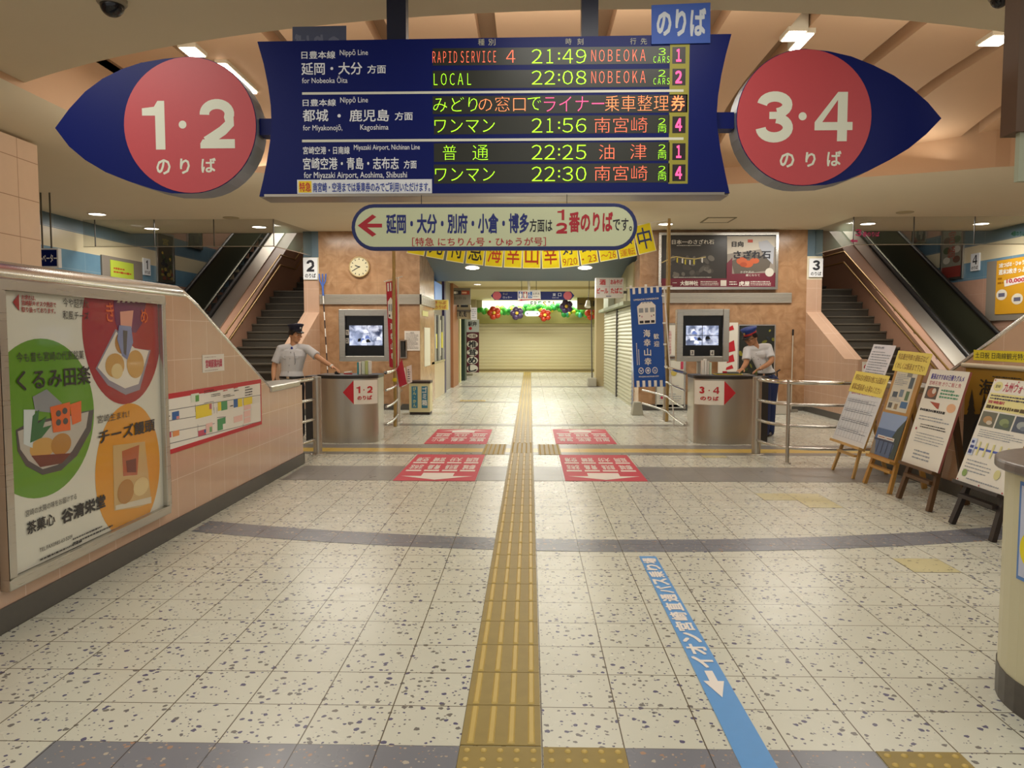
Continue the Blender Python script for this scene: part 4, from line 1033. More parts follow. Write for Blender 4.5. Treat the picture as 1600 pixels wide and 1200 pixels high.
hh = vb2-va; c.text('土日祝 日南線観光特急「海幸山幸」', ua+0.03, va+hh*0.22, ua+0.03+hh*12.2, va+hh*0.8, M_INK, 1); c.mb.build('lettering', st)

# ---- round ended counter at the right edge
dk = thing('reception_counter', 'cream round ended counter with dark stone top at the right edge', 'counter', (2.9, 2.96, 0))
def capsule(r, x1=3.97, cx=2.37, cy=2.96, n=20):
    return [(x1, cy+r), *[(cx - r*math.sin(PI*k/n), cy + r*math.cos(PI*k/n)) for k in range(n+1)], (x1, cy-r)]
up = lambda u, v, h: Vector((u, v, h))
M_STONE = mat('#6f6560', 0.3, noise=0.35, nscale=22)
b = MB(); b.prism(capsule(0.435), up, 0.13, 0.955, mat('#cfc9a8', 0.4)); b.build('body', dk)
b = MB(); b.prism(capsule(0.475), up, 0.958, 1.0, M_STONE); b.build('top', dk, bevel=0.01)
b = MB(); b.prism(capsule(0.44), up, 0.0, 0.13, mat('#4d4843', 0.4, noise=0.3, nscale=30)); b.build('plinth', dk)
def ring(a, h, r=0.4375): return Vector((2.37 + r*math.cos(a), 2.96 + r*math.sin(a), h))
def arcpatch(b, a0, a1, z0, z1, r, m, n=10): b.grid([[ring(a0+(a1-a0)*k/n, z, r) for k in range(n+1)] for z in (z0, z1)], m)
A0 = math.radians(177)
b = MB(); arcpatch(b, A0, A0+1.05, 0.54, 0.93, 0.4375, mat('#5a86c8', 0.4)); arcpatch(b, A0+0.03, A0+1.02, 0.555, 0.915, 0.4385, mat('#c9cfe6', 0.4)); sg_ = b.build('notice_panel', dk)
b = MB()
b.grid([[ring(A0+0.20+0.16*q*math.cos(2*PI*k/24), 0.67+0.075*q*math.sin(2*PI*k/24), 0.4395) for k in range(25)] for q in (0.01, 0.35, 0.7, 1.0)], mat('#f0e020', 0.4)); b.build('yellow_disc', sg_)

# ================================================================== TACTILE PAVING, FLOOR MATS, FLOOR STRIP
M_TACT = mat('#958040', 0.45, noise=0.14, nscale=14); M_TACTBAR = mat('#c6ab5c', 0.4, noise=0.06, nscale=14)
def bars(name, x0, y0, n, label, across=False, cat='tactile paving'):
    """run of guiding tiles, 0.3 m each, four raised bars per tile"""
    b = MB()
    for k in range(n):
        ya = y0+0.3*k
        b.box(x0+0.002, x0+0.298, ya+0.002, ya+0.298, 0, 0.004, M_TACT)
        for j in range(4):
            xc = x0+0.3*(j+0.5)/4
            b.add([(xc-0.013, ya+0.012, 0.004), (xc+0.013, ya+0.012, 0.004), (xc+0.013, ya+0.288, 0.004), (xc-0.013, ya+0.288, 0.004),
                   (xc-0.008, ya+0.018, 0.009), (xc+0.008, ya+0.018, 0.009), (xc+0.008, ya+0.282, 0.009), (xc-0.008, ya+0.282, 0.009)],
                  [(4, 5, 6, 7), (0, 1, 5, 4), (1, 2, 6, 5), (2, 3, 7, 6), (3, 0, 4, 7)], M_TACTBAR)
    o = b.build(name); return tag(o, label, cat)
def dots(name, x0, y0, label, nx=1, ny=1, group=None):
    b = MB()
    b.box(x0+0.002, x0+0.3*nx-0.002, y0+0.002, y0+0.3*ny-0.002, 0, 0.004, M_TACT)
    for i in range(5*nx):
        for j in range(5*ny):
            b.lathe((x0+0.06*(i+0.5), y0+0.06*(j+0.5), 0.004), [(0.0125, 0), (0.010, 0.0035), (0.005, 0.005), (0.0, 0.005)], M_TACTBAR, 8)
    o = b.build(name); return tag(o, label, 'tactile paving', group)
X0 = -0.255
bars('tactile_guide_strip', X0, 2.665, 23, 'yellow ribbed tactile strip running from the front to the crossing before the ticket counters')
bars('tactile_guide_strip', X0, 10.47, 70, 'yellow ribbed tactile strip running from the crossing through the passage to the closed shutter')
dots('tactile_warning_tile', X0, 2.36, 'yellow studded tactile tile ending the ribbed strip at the bottom of the view')
dots('tactile_warning_tile', X0+0.304, 2.36, 'yellow studded tactile tile right beside the one ending the ribbed strip')
dots('tactile_warning_tile', 1.249, 2.36, 'yellow studded tactile tile lying apart in the floor near the blue strip')
dots('tactile_warning_tile', X0, 9.57, 'yellow studded tactile block at the middle of the crossing', 1, 3)
dots('tactile_warning_tile', X0-0.36, 9.45, 'yellow studded tactile block left of the crossing', 1, 3)
dots('tactile_warning_tile', X0+0.36, 9.45, 'yellow studded tactile block right of the crossing', 1, 3)
dots('tactile_warning_tile', -1.62, 17.2, 'small yellow tactile tile in the passage by the dustbin shop front', 2, 1)

M_MATRED = mat('#c8344a', 0.5, noise=0.05, nscale=20); M_MATW = mat('#ece4dc', 0.5)
def floor_sticker(label, x0, x1, y0, y1, arrow_near, words):
    b = MB(); b.box(x0, x1, y0, y1, 0.0026, 0.0042, M_MATRED); o = b.build('floor_arrow_sticker')
    tag(o, label, 'floor sticker')
    sg = 1 if arrow_near else -1
    # the lettering faces the walker coming from the arrow's far end
    c = Cv(((x0+x1)/2, (y0+y1)/2, 0.0042), (1, 0, 0), (0, 1, 0)) if not arrow_near else Cv(((x0+x1)/2, (y0+y1)/2, 0.0042), (-1, 0, 0), (0, -1, 0))
    W_, H_ = (x1-x0), (y1-y0)
    c.poly([(-W_*0.45, H_*0.35), (-W_*0.2, H_*0.35), (-W_*0.2, H_*0.24), (W_*0.2, H_*0.24), (W_*0.2, H_*0.35), (W_*0.45, H_*0.35), (0, H_*0.47)], M_MATW, 1)
    n = len(words); rows_ = 2
    per = (n+1)//2
    for i, t_ in enumerate(words):
        r, k = divmod(i, per); pw = W_*0.94/per
        u = -W_*0.47 + pw*(k+0.5); v = H_*(0.10-0.30*r)
        c.rect(u-pw*0.42, v+H_*0.035, u+pw*0.42, v+H_*0.085, M_MATW, 1)
        c.text(t_, u-pw*0.36, v-H_*0.155, u+pw*0.36, v+H_*0.015, M_MATW, 1, 0.02)
    c.mb.build('lettering', o)
floor_sticker('red floor sticker with white arrow, left of the tactile strip and nearer the camera', -1.42, -0.565, 7.69, 9.42, True, ['都城', '鹿児島', '青島', '志布志', '延岡', '大分', '宮崎', '空港'])
floor_sticker('red floor sticker with white arrow, right of the tactile strip and nearer the camera', 0.37, 1.22, 7.72, 9.43, True, ['都城', '鹿児島', '青島', '志布志', '延岡', '大分', '宮崎', '空港'])
floor_sticker('red floor sticker with white arrow, left of the tactile strip beyond the yellow line', -1.475, -0.6, 10.36, 12.0, False, ['延岡', '大分', '別府', '小倉', '博多', '高鍋'])
floor_sticker('red floor sticker with white arrow, right of the tactile strip beyond the yellow line', 0.365, 1.21, 10.4, 12.05, False, ['都城', '鹿児島', '空港', '青島', '油津', '日南'])

M_BLUESTRIP = mat('#5a9ad8', 0.4, noise=0.05, nscale=20)
b = MB(); b.prism([(0.735, 1.8), (0.865, 1.8), (0.86, 5.06), (0.745, 5.06)], lambda u, v, h: Vector((u, v, h)), 0.0026, 0.0036, M_BLUESTRIP)
bs = b.build('blue_floor_strip'); tag(bs, 'long blue strip with white lettering and arrow stuck to the speckled floor', 'floor sticker')
c = Cv((0.80, 0, 0.0036), (1, 0, 0), (0, 1, 0))
chars = 'イオン宮崎直通バス乗り場'
for i, ch in enumerate(chars):
    yc = at(1100, 1039, 'Z', 0).y + 0.0 + 0.0
    ys_ = 3.32 + (5.02-3.32)*(i+0.5)/len(chars); hh_ = 0.062
    c.text(ch, -0.046, ys_-hh_, 0.046, ys_+hh_, M_MATW, 1, 0.03, turn=1)
c.poly([(-0.018, 3.30), (0.018, 3.30), (0.018, 3.20), (0.045, 3.20), (0.0, 3.05), (-0.045, 3.20), (-0.018, 3.20)], M_MATW, 1)
c.mb.build('lettering', bs)

# ================================================================== TICKET COUNTERS
M_CTOP = mat('#2a2725', 0.35)
def counter(label, cx, mirror, sign_chars, arrow_left):
    """steel counter, curved towards the concourse, with a black top"""
    sg = -1 if mirror else 1                     # side away from the passage lies at -sg
    t = thing('ticket_counter', label, 'counter', (cx, 10.75, 0))
    # plan: flat inner back, bulging front
    hw = 0.43; pl = []
    for k in range(61):
        a = PI + PI*k/60
        pl.append((cx + hw*math.cos(a), 10.62 + 0.42*math.sin(a)*0.55))
    pl += [(cx+hw, 11.0), (cx-hw, 11.0)]
    bx_ = [(x, y) for x, y in pl]
    if sum(bx_[i-1][0]*bx_[i][1]-bx_[i][0]*bx_[i-1][1] for i in range(len(bx_))) < 0: bx_ = bx_[::-1]
    ins = lambda f: [(cx+(x-cx)*f, 10.7+(y-10.7)*f) for x, y in bx_]
    b = MB(); b.prism(bx_, up, 0.10, 0.905, M_STEEL); b.build('body', t)
    b = MB(); b.prism(ins(0.985), up, 0.0, 0.10, M_STEEL); b.build('plinth', t)
    b = MB(); b.prism(ins(1.02), up, 0.905, 0.955, M_CTOP); b.build('top', t, bevel=0.008)
    # dark side cabinet away from the passage
    sx = cx - sg*(hw+0.10) if not mirror else cx + hw + 0.10
    b = MB(); b.box(sx-0.10, sx+0.10, 10.66, 11.0, 0.0, 0.93, mat('#2e2a28', 0.4)); b.build('side_cabinet', t)
    # curved sign on the front
    def front(u):
        x = max(-0.999, min(0.999, (u-cx)/hw)); return 10.62 - 0.231*math.sqrt(1-x*x)
    def patch(pts_rows, m, h): 
        return [[Vector((u, front(u)-h, v)) for u, v in r] for r in pts_rows]
    if arrow_left: ua, ub, tipu = cx+0.13, cx+0.425, cx-0.02
    else: ua, ub, tipu = cx-0.425, cx-0.06, cx+0.10
    za, zb_ = 0.55, 0.885
    b = MB(); n = 10
    b.grid(patch([[(ua+(ub-ua)*k/n, za) for k in range(n+1)], [(ua+(ub-ua)*k/n, zb_) for k in range(n+1)]], M_WHITE, 0.012), M_WHITE)
    zc_ = (za+zb_)/2; eu = ua if arrow_left else ub
    ks = [k/6 for k in range(7)]
    lo_ = [(eu+(tipu-eu)*k, za+(zc_-za)*k) for k in ks]; hi_ = [(eu+(tipu-eu)*k, zb_+(zc_-zb_)*k) for k in ks]
    if not arrow_left: b.grid(patch([lo_, hi_], M_RED, 0.011), M_RED)
    else: b.grid(patch([lo_[::-1], hi_[::-1]], M_RED, 0.011), M_RED)
    s_ = b.build('arrow_sign', t)
    cz = Cv((0, 0, 0), (1, 0, 0), (0, 0, 1)); w_ = ub-ua
    cz.digit(sign_chars[0], ua+w_*0.13, 0.705, ua+w_*0.30, 0.80, M_RED, 1, 0.24); cz.ell(ua+w_*0.46, 0.75, 0.009, 0.009, M_RED, 1, 12)
    cz.digit(sign_chars[1], ua+w_*0.60, 0.705, ua+w_*0.82, 0.80, M_RED, 1, 0.22); cz.text('のりば', ua+w_*0.17, 0.61, ua+w_*0.80, 0.67, M_RED, 1, 0.03)
    for p in cz.mb.v: p.y = front(p.x) - 0.0145 + (p.y)*1.0
    cz.mb.build('lettering', s_)
    return t
counter('curved steel ticket counter whose red arrow sign points left, beside the standing attendant', -2.58, False, '12', True)
counter('curved steel ticket counter whose red arrow sign points right, beside the bending attendant', 2.73, True, '34', False)
# things lying on the counters
M_TEAL = mat('#2a8a98', 0.5)
fb = thing('leaflet_rack', 'white and teal leaflet rack standing on the left counter top', 'leaflet rack', (-2.36, 10.75, 0.955))
for k, (dx, w_, col, hh) in enumerate(((-0.11, 0.02, '#2a94a0', 0.17), (-0.085, 0.03, '#e9e6da', 0.175), (-0.045, 0.045, '#dfe6d2', 0.18), (0.005, 0.04, '#c9d28a', 0.19), (0.05, 0.03, '#f0eee6', 0.185))):
    b = MB(); b.box(-2.36+dx, -2.36+dx+w_, 10.70, 10.80, 0.956, 0.956+hh, mat(col, 0.6)); b.build('leaflet', fb)
def simple(name, label, cat, boxes, **kw):
    b = MB()
    for q in boxes: b.box(*q)
    o = b.build(name, **kw); return tag(o, label, cat)
simple('ink_stamp', 'small black stamp box on the left counter', 'stamp', [(-2.80, -2.735, 10.72, 10.78, 0.956, 0.985, M_BLACK), (-2.79, -2.745, 10.73, 10.77, 0.985, 0.995, M_BLACK)])
st_ = thing('desk_stapler', 'red and white stapler under the hand on the left counter', 'stapler', (-2.60, 10.70, 0.956))
b = MB(); b.box(-2.66, -2.54, 10.685, 10.715, 0.956, 0.968, M_RED); b.build('base', st_)
b = MB(); b.obox((-2.60, 10.70, 0.984), (0.055, 0, 0.006), (0, 0.013, 0), (-0.001, 0, 0.011), M_WHITE); b.build('arm', st_, bevel=0.004)
lf = thing('paper_holder', 'white paper holder standing on the right counter top', 'paper holder', (2.50, 10.72, 0.955))
for k, (dx, col, hh) in enumerate(((-0.07, '#e8e4da', 0.20), (-0.035, '#f1efe8', 0.22), (0.0, '#dcd6cc', 0.19), (0.035, '#cfe0cc', 0.17))):
    b = MB(); b.box(2.50+dx, 2.50+dx+0.03, 10.68, 10.76, 0.956, 0.956+hh, mat(col, 0.6)); b.build('sheet', lf)
tr = thing('cash_tray', 'flat yellow edged tray lying on the right counter', 'tray', (2.80, 10.66, 0.956))
b = MB(); b.box(2.60, 2.98, 10.58, 10.76, 0.9565, 0.968, mat('#cdb32c', 0.5)); b.build('body', tr, bevel=0.004)
b = MB(); b.box(2.62, 2.96, 10.60, 10.74, 0.968, 0.976, mat('#3a4632', 0.5)); b.build('inner_pad', tr)
sc_ = thing('punch_tool', 'grey and red ticket punch lying on the tray of the right counter', 'ticket punch', (2.86, 10.68, 0.977))
b = MB(); b.tube([(2.76, 10.68, 0.99), (2.94, 10.67, 0.99)], 0.012, mat('#8a8a88', 0.4), 10); b.build('handle', sc_)
b = MB(); b.box(2.72, 2.78, 10.665, 10.695, 0.978, 1.005, M_RED); b.build('head', sc_, bevel=0.004)

# ================================================================== STEEL BARRIERS
def spline(pts, n=10):
    out = []
    for i in range(len(pts)-1):
        p0 = Vector(pts[max(i-1, 0)]); p1 = Vector(pts[i]); p2 = Vector(pts[i+1]); p3 = Vector(pts[min(i+2, len(pts)-1)])
        for k in range(n):
            t = k/n; out.append(0.5*((2*p1) + (p2-p0)*t + (2*p0-5*p1+4*p2-p3)*t*t + (3*p1-p0-3*p2+p3)*t*t*t))
    out.append(Vector(pts[-1])); return out
RZ = (0.96, 0.70, 0.45, 0.19)
def barrier(label, path, posts, ptype='round', zs=RZ):
    t = thing('steel_barrier', label, 'barrier', (path[0][0], path[0][1], 0))
    for i, z in enumerate(zs):
        b = MB(); b.tube([p+Vector((0, 0, z)) for p in spline([(x, y, 0) for x, y in path])], 0.027 if i == 0 else 0.019, M_CHROME if i == 0 else M_RAIL, 10); b.build('rail', t)
    for x, y, r in posts:
        b = MB()
        b.tube([(x, y, 0.004), (x, y, 0.985)], r, M_STEEL, 14)
        b.lathe((x, y, 0.0), [(0, 0), (r*1.9, 0), (r*1.9, 0.008), (r, 0.012)], M_STEEL, 16); b.build('post', t)
    return t
barrier('short four railed steel barrier between the left low wall and the left counter', [(-2.80, 8.78), (-2.78, 9.0), (-2.72, 9.45)], [(-2.70, 9.46, 0.055)])
barrier('curved four railed steel barrier between the right counter and the right low wall', [(2.87, 9.5), (2.90, 9.15), (3.04, 8.86), (3.3, 8.76), (3.7, 8.74), (4.12, 8.76)], [(2.87, 9.55, 0.055), (3.03, 8.86, 0.022)])
barrier('curved steel barrier from the left counter round to the granite wall by the dustbin', [(-2.13, 11.06), (-2.13, 11.6), (-2.2, 12.4), (-2.29, 12.95), (-2.40, 13.7), (-2.5, 14.6)], [(-2.29, 12.95, 0.045)])
barrier('curved steel barrier from the right counter round to the granite wall by the blue banner', [(2.27, 11.06), (2.29, 11.8), (2.34, 12.6), (2.38, 13.1), (2.30, 14.0), (2.2, 14.7)], [(2.40, 13.3, 0.05)])

# ================================================================== CCTV MONITOR STANDS
M_SCREEN = {}
def screen_mat(name):
    m, nt, bb = newmat(name); n = NT(nt)
    f = n.noise(9, 4, 0.6); g = n.noise(3.2, 2)
    col = n.mix(n.m('MULTIPLY_ADD', f, 3.6, -1.4), hexc('#1a2340'), hexc('#e4ebff')); col = n.mix(n.m('MULTIPLY_ADD', g, 1.8, -0.6), col, hexc('#aebfe6'))
    n.link(col, bb.inputs['Emission Color']); bb.inputs['Emission Strength'].default_value = 0.9; n.link(col, bb.inputs['Base Color']); bb.inputs['Roughness'].default_value = 0.2
    return m
M_CCTV = screen_mat('cctv_picture')
def monitor(label, cx, yaw, tags, quad):
    base = Vector((cx, 12.85, 0)); R = Matrix.Rotation(yaw, 3, 'Z'); t = thing('monitor_stand', label, 'monitor', base)
    L = lambda x, y, z: base + R @ Vector((x, y, z))
    ob = lambda b, x0, x1, y0, y1, z0, z1, m: b.obox(L((x0+x1)/2, (y0+y1)/2, (z0+z1)/2), R @ Vector(((x1-x0)/2, 0, 0)), R @ Vector((0, (y1-y0)/2, 0)), (0, 0, (z1-z0)/2), m)
    b = MB(); ob(b, -0.07, 0.07, 0.02, 0.16, 0.0, 1.06, M_STEEL); b.build('column', t)
    b = MB(); ob(b, -0.24, 0.24, 0.0, 0.24, 0.0, 0.012, M_STEEL); b.build('foot_plate', t)
    b = MB()
    for q in ((-0.43, -0.33, 1.07, 1.95), (0.33, 0.43, 1.07, 1.95), (-0.33, 0.33, 1.84, 1.95), (-0.33, 0.33, 1.07, 1.16)): ob(b, q[0], q[1], -0.09, 0.22, q[2], q[3], M_STEEL_H)
    ob(b, -0.43, 0.43, 0.20, 0.24, 1.07, 1.95, M_STEEL_H); b.build('hood', t, bevel=0.006)
    b = MB(); ob(b, -0.33, 0.33, 0.02, 0.16, 1.16, 1.84, mat('#0c0c10', 0.25)); sc2 = b.build('television', t)
    b = MB(); c = Cv(L(0, 0.02, 0), R @ Vector((1, 0, 0)), (0, 0, 1))
    if quad:
        for u in (-0.27, 0.005):
            for v in (1.345, 1.515): c.rect(u, v, u+0.265, v+0.16, M_CCTV, 1)
    else:
        c.rect(-0.27, 1.34, 0.03, 1.68, M_CCTV, 1); c.rect(0.035, 1.34, 0.29, 1.68, M_CCTV, 1)
    for k in range(7):
        u = random.uniform(-0.24, 0.2); v = random.uniform(1.36, 1.6); c.poly([(u, v), (u+0.09, v+0.005), (u+0.05, v+0.06), (u+0.01, v+0.05)], (M_LEDW, M_BLACK, M_SCRB)[k % 3], 2)
    c.mb.build('picture', sc2)
    b = MB(); c = Cv(L(0, 0.02, 0), R @ Vector((1, 0, 0)), (0, 0, 1))
    for ch, u, v in tags:
        yy = 1; c.rect(u-0.033, v-0.045, u+0.033, v+0.045, M_WHITE, yy); c.digit(ch, u-0.016, v-0.027, u+0.016, v+0.027, M_INK, 2, 0.2)
    c.mb.build('number_tag', t)
    return t
M_LEDW = mat('#eef3ff', 0.4, emit=0.9); M_SCRB = mat('#6f86c8', 0.4, emit=0.6)
monitor('steel hooded monitor stand behind the left counter showing two camera pictures', -2.82, 0.10, [('1', -0.31, 1.56), ('2', -0.31, 1.42)], False)
monitor('steel hooded monitor stand behind the right counter showing four camera pictures', 2.92, -0.10, [('3', -0.16, 1.215), ('4', 0.17, 1.215)], True)

# ================================================================== NOBORI FLAGS AND BAMBOO POLES
M_POLEW = mat('#e9e2d8', 0.4); M_BAMBOO = mat('#a8894e', 0.5, noise=0.2, nscale=25)
def bamboo(label, x, y, z1):
    t = thing('bamboo_pole', label, 'bamboo pole', (x, y, 0)); b = MB(); z = 0.004; pts = []; rs = []
    while z < z1:
        pts += [(x+0.006*math.sin(z*3), y, z), (x+0.006*math.sin(z*3), y, z+0.012)]; rs += [0.026, 0.029]; z += 0.26
    pts.append((x, y, z1)); rs.append(0.024); b.tube(pts, rs, M_BAMBOO, 10); b.build('culm', t)
    return t
pa = at(616, 660, 'Z', 0); zt = at(616, 392, 'Y', pa.y).z
bb1 = bamboo('bamboo pole tied to the left barrier beside the red banner', -2.23, 12.35, 2.9)
b = MB(); b.lathe((-2.23, 12.35, 0.78), [(0.034, -0.03), (0.038, 0), (0.034, 0.03)], mat('#d8c020', 0.5), 10); b.build('yellow_tie', bb1)
bb2 = bamboo('bamboo pole tied to the right barrier behind the blue banner', 2.40, 13.19, 3.52)
b = MB(); b.tube([(2.36, 13.17, 3.4), (2.355, 13.16, 0.9)], 0.005, mat('#c9b070', 0.6), 6); b.build('cord', bb2)

def cloth(name, parent, P, nu, nv, m, wave=0.012):
    """hanging cloth through P(s, t); s across, t down"""
    b = MB(); rows_ = []
    for j in range(nv+1): rows_.append([P(i/nu, j/nv) for i in range(nu+1)])
    b.grid(rows_[::-1], m); o = b.build(name, parent); return o
# blue banner: cloth between px (978..1040, 447..605)
yb2 = 12.6
nb = thing('blue_nobori_banner', 'tall blue banner with white train and striped ends by the right barrier', 'banner', (2.36, yb2, 0))
M_BLUEB = mat('#2355a8', 0.7)
TL, TR, BLq, BRq = at(984, 450, 'Y', yb2), at(1034, 446, 'Y', yb2), at(991, 605, 'Y', yb2), at(1040, 604, 'Y', yb2)
def PB(s, t):
    a = TL.lerp(TR, s); b_ = BLq.lerp(BRq, s); p = a.lerp(b_, t); return p + Vector((0, 0.0015*math.sin(s*7+t*4), 0))
cloth('cloth', nb, PB, 14, 24, M_BLUEB)
class CvMap(Cv):
    def p(s, u, v, h=0.0): return s.fn(u, 1-v) + Vector((0, -h, 0))
cw = CvMap((0, 0, 0), (1, 0, 0), (0, 0, 1), h=0.007); cw.fn = PB
for k in range(5):
    cw.rect(0.08+0.185*k, 0.935, 0.16+0.185*k, 0.998, M_WHITE, 1); cw.rect(0.08+0.185*k, 0.002, 0.17+0.185*k, 0.065, M_WHITE, 1)
cw.text('UMISACHI YAMASACHI', 0.10, 0.868, 0.88, 0.886, M_WHITE, 1, 0.02)
M_TRG = mat('#9aa0a4', 0.6)
cw.poly([(0.22, 0.63), (0.76, 0.63), (0.78, 0.81), (0.70, 0.835), (0.66, 0.85), (0.34, 0.85), (0.30, 0.835), (0.20, 0.81)], M_WHITE, 1)
for u0, u1 in ((0.25, 0.39), (0.44, 0.54), (0.60, 0.74)): cw.rect(u0, 0.745, u1, 0.79, M_TRG, 2)
for u0, u1 in ((0.26, 0.38), (0.42, 0.58), (0.62, 0.73)): cw.rect(u0, 0.64, u1, 0.665, M_INK, 2)
for k in range(3): cw.rect(0.36+0.1*k, 0.838, 0.43+0.1*k, 0.847, M_TRG, 2)
cw.ell(0.27, 0.715, 0.02, 0.007, M_INK, 2, 10); cw.ell(0.71, 0.715, 0.02, 0.007, M_INK, 2, 10); cw.ell(0.34, 0.705, 0.025, 0.01, mat('#c9a0a8', 0.6), 2, 10); cw.ell(0.64, 0.705, 0.025, 0.01, mat('#c9a0a8', 0.6), 2, 10)
for i, ch in enumerate('海幸山幸'): cw.text(ch, 0.36, 0.50-0.094*i, 0.58, 0.575-0.094*i, M_WHITE, 1, 0.015)
for i, ch in enumerate('歓迎'): cw.text(ch, 0.68, 0.475-0.075*i, 0.85, 0.53-0.075*i, M_WHITE, 1, 0.01)
for u in (0.13, 0.19): 
    for k in range(14 if u < 0.15 else 10): cw.rect(u-0.012, 0.225+0.016*k, u+0.012, 0.236+0.016*k, M_WHITE, 1)
for k in range(3):
    cw.ell(0.24+0.22*k, 0.165, 0.085, 0.033, M_WHITE, 1, 22); cw.ell(0.24+0.22*k, 0.165, 0.066, 0.025, M_BLUEB, 2, 22)
cw.stroke([(0.20, 0.175), (0.24, 0.155), (0.28, 0.175)], 0.012, M_WHITE, 3); cw.rect(0.42, 0.16, 0.50, 0.17, M_WHITE, 3); cw.rect(0.44, 0.15, 0.48, 0.18, M_WHITE, 3); cw.rect(0.675, 0.15, 0.685, 0.18, M_WHITE, 3); cw.rect(0.65, 0.15, 0.66, 0.172, M_WHITE, 3); cw.rect(0.70, 0.15, 0.71, 0.172, M_WHITE, 3)
cw.text('MIYAZAKI-NICHINAN CITY', 0.16, 0.098, 0.80, 0.112, M_WHITE, 1, 0.02)
cw.mb.build('print', nb)
b = MB(); p1 = at(1038, 449, 'Y', yb2); p0 = at(1045, 655, 'Y', yb2); b.tube([(2.43, 12.66, 0.004), p1 + Vector((0.0, 0.02, 0.0))], 0.012, M_POLEW, 8); b.build('pole', nb)
b = MB(); b.tube([TL + Vector((-0.06, -0.004, 0.0)), p1 + Vector((0.13, 0.0, 0.02))], 0.008, M_POLEW, 8); b.build('crossbar', nb)
for t_ in (0.1, 0.37, 0.58, 0.8):
    b = MB(); p = PB(1, t_); b.obox(p + Vector((0.015, -0.003, 0)), (0.025, 0, 0), (0, 0.003, 0), (0, 0, 0.014), M_WHITE); b.build('loop', nb)
for s_ in (0.03, 0.5, 0.95): b = MB(); p = PB(s_, 0); b.obox(p + Vector((0, -0.003, 0.015)), (0.02, 0, 0), (0, 0.003, 0), (0, 0, 0.025), M_WHITE); b.build('loop', nb)
wt_ = at(1010, 645, 'Z', 0)
b = MB(); b.add([(1.93, 14.2, 0), (2.15, 14.2, 0), (2.15, 14.44, 0), (1.93, 14.44, 0), (1.97, 14.24, 0.25), (2.11, 14.24, 0.25), (2.11, 14.40, 0.25), (1.97, 14.40, 0.25)], [(0, 3, 2, 1), (4, 5, 6, 7), (0, 1, 5, 4), (1, 2, 6, 5), (2, 3, 7, 6), (3, 0, 4, 7)], mat('#a5a18e', 0.8))
tag(b.build('concrete_weight', bevel=0.01), 'grey tapered weight block on the floor beneath the blue banner', 'weight')

yr = 12.55
nr = thing('red_nobori_banner', 'narrow red and white banner seen edge on beside the left barrier pole', 'banner', (-2.34, yr, 0))
M_REDB = mat('#b8283c', 0.7); TL2, TR2, BL2, BR2 = at(603, 441, 'Y', yr), at(619, 438, 'Y', yr+0.06), at(608, 573, 'Y', yr), at(625, 578, 'Y', yr+0.06)
def PR_(s, t): p = TL2.lerp(TR2, s).lerp(BL2.lerp(BR2, s), t); return p + Vector((0.006*math.sin(s*6+t*2), 0.002*math.sin(s*5), 0))
cloth('cloth', nr, PR_, 10, 24, M_REDB)
cr = CvMap((0, 0, 0), (1, 0, 0), (0, 0, 1), h=0.008); cr.fn = PR_
for k in range(2): cr.rect(0.1+0.26*k, 0.89, 0.24+0.26*k, 0.985, M_WHITE, 1)
cr.poly([(0.08, 0.58), (0.62, 0.56), (0.62, 0.78), (0.4, 0.82), (0.08, 0.77)], M_WHITE, 1); cr.rect(0.14, 0.66, 0.3, 0.74, M_TRG, 2); cr.rect(0.36, 0.65, 0.52, 0.74, M_TRG, 2); cr.rect(0.14, 0.59, 0.28, 0.62, M_INK, 2); cr.rect(0.36, 0.58, 0.52, 0.61, M_INK, 2)
for i, ch in enumerate('海幸山幸'): cr.text(ch, 0.22, 0.44-0.115*i, 0.58, 0.52-0.115*i, M_WHITE, 1, 0.02)
cr.mb.build('print', nr)
b = MB(); p_ = at(622, 650, 'Y', 12.46); b.tube([(p_.x, 12.46, 0.004), at(622, 433, 'Y', 12.46)], 0.013, M_POLEW, 8); b.build('pole', nr)
b = MB(); b.tube([TL2 + Vector((-0.03, 0, 0.01)), at(629, 432, 'Y', 12.46)], 0.007, M_POLEW, 6); b.build('crossbar', nr)
b = MB(); q_ = [at(620, 578, 'Y', 12.42), at(628, 560, 'Y', 12.45), at(636, 600, 'Y', 12.5), at(624, 605, 'Y', 12.45)]
b.add(q_, [(0, 1, 2, 3)], M_REDB); b.build('loose_corner', nr)
# paper notices taped to the left barrier
for i, (pts, lab) in enumerate((([(626, 577), (633, 574), (636, 601), (628, 605)], 'white paper notice taped to the left barrier, next to the red banner'), ([(635, 573), (643, 570), (644, 597), (637, 600)], 'pinkish paper notice taped to the left barrier, next to the dustbin'))):
    yy = 13.2+0.35*i; b = MB(); q = [at(x, y, 'Y', yy+0.04*(k in (1, 2))) for k, (x, y) in enumerate(pts)]
    b.add(q, [(0, 3, 2, 1)], M_PAPER if i == 0 else mat('#e6d2cc', 0.6)); b.add([p+Vector((0.001, 0.003, 0)) for p in q], [(0, 1, 2, 3)], M_PAPER)
    o = b.build('barrier_notice'); tag(o, lab, 'notice')
    c = Cv((0, yy-0.012, 0), (1, 0, 0), (0, 0, 1)); x0, y0_ = pts[0]; u0, v0, u1, v1 = c.bpx(x0+2, y0_+3, x0+6, y0_+24); c.fineprint(u0, v0, u1, v1, 6, M_INK, 1); c.mb.build('print', o)

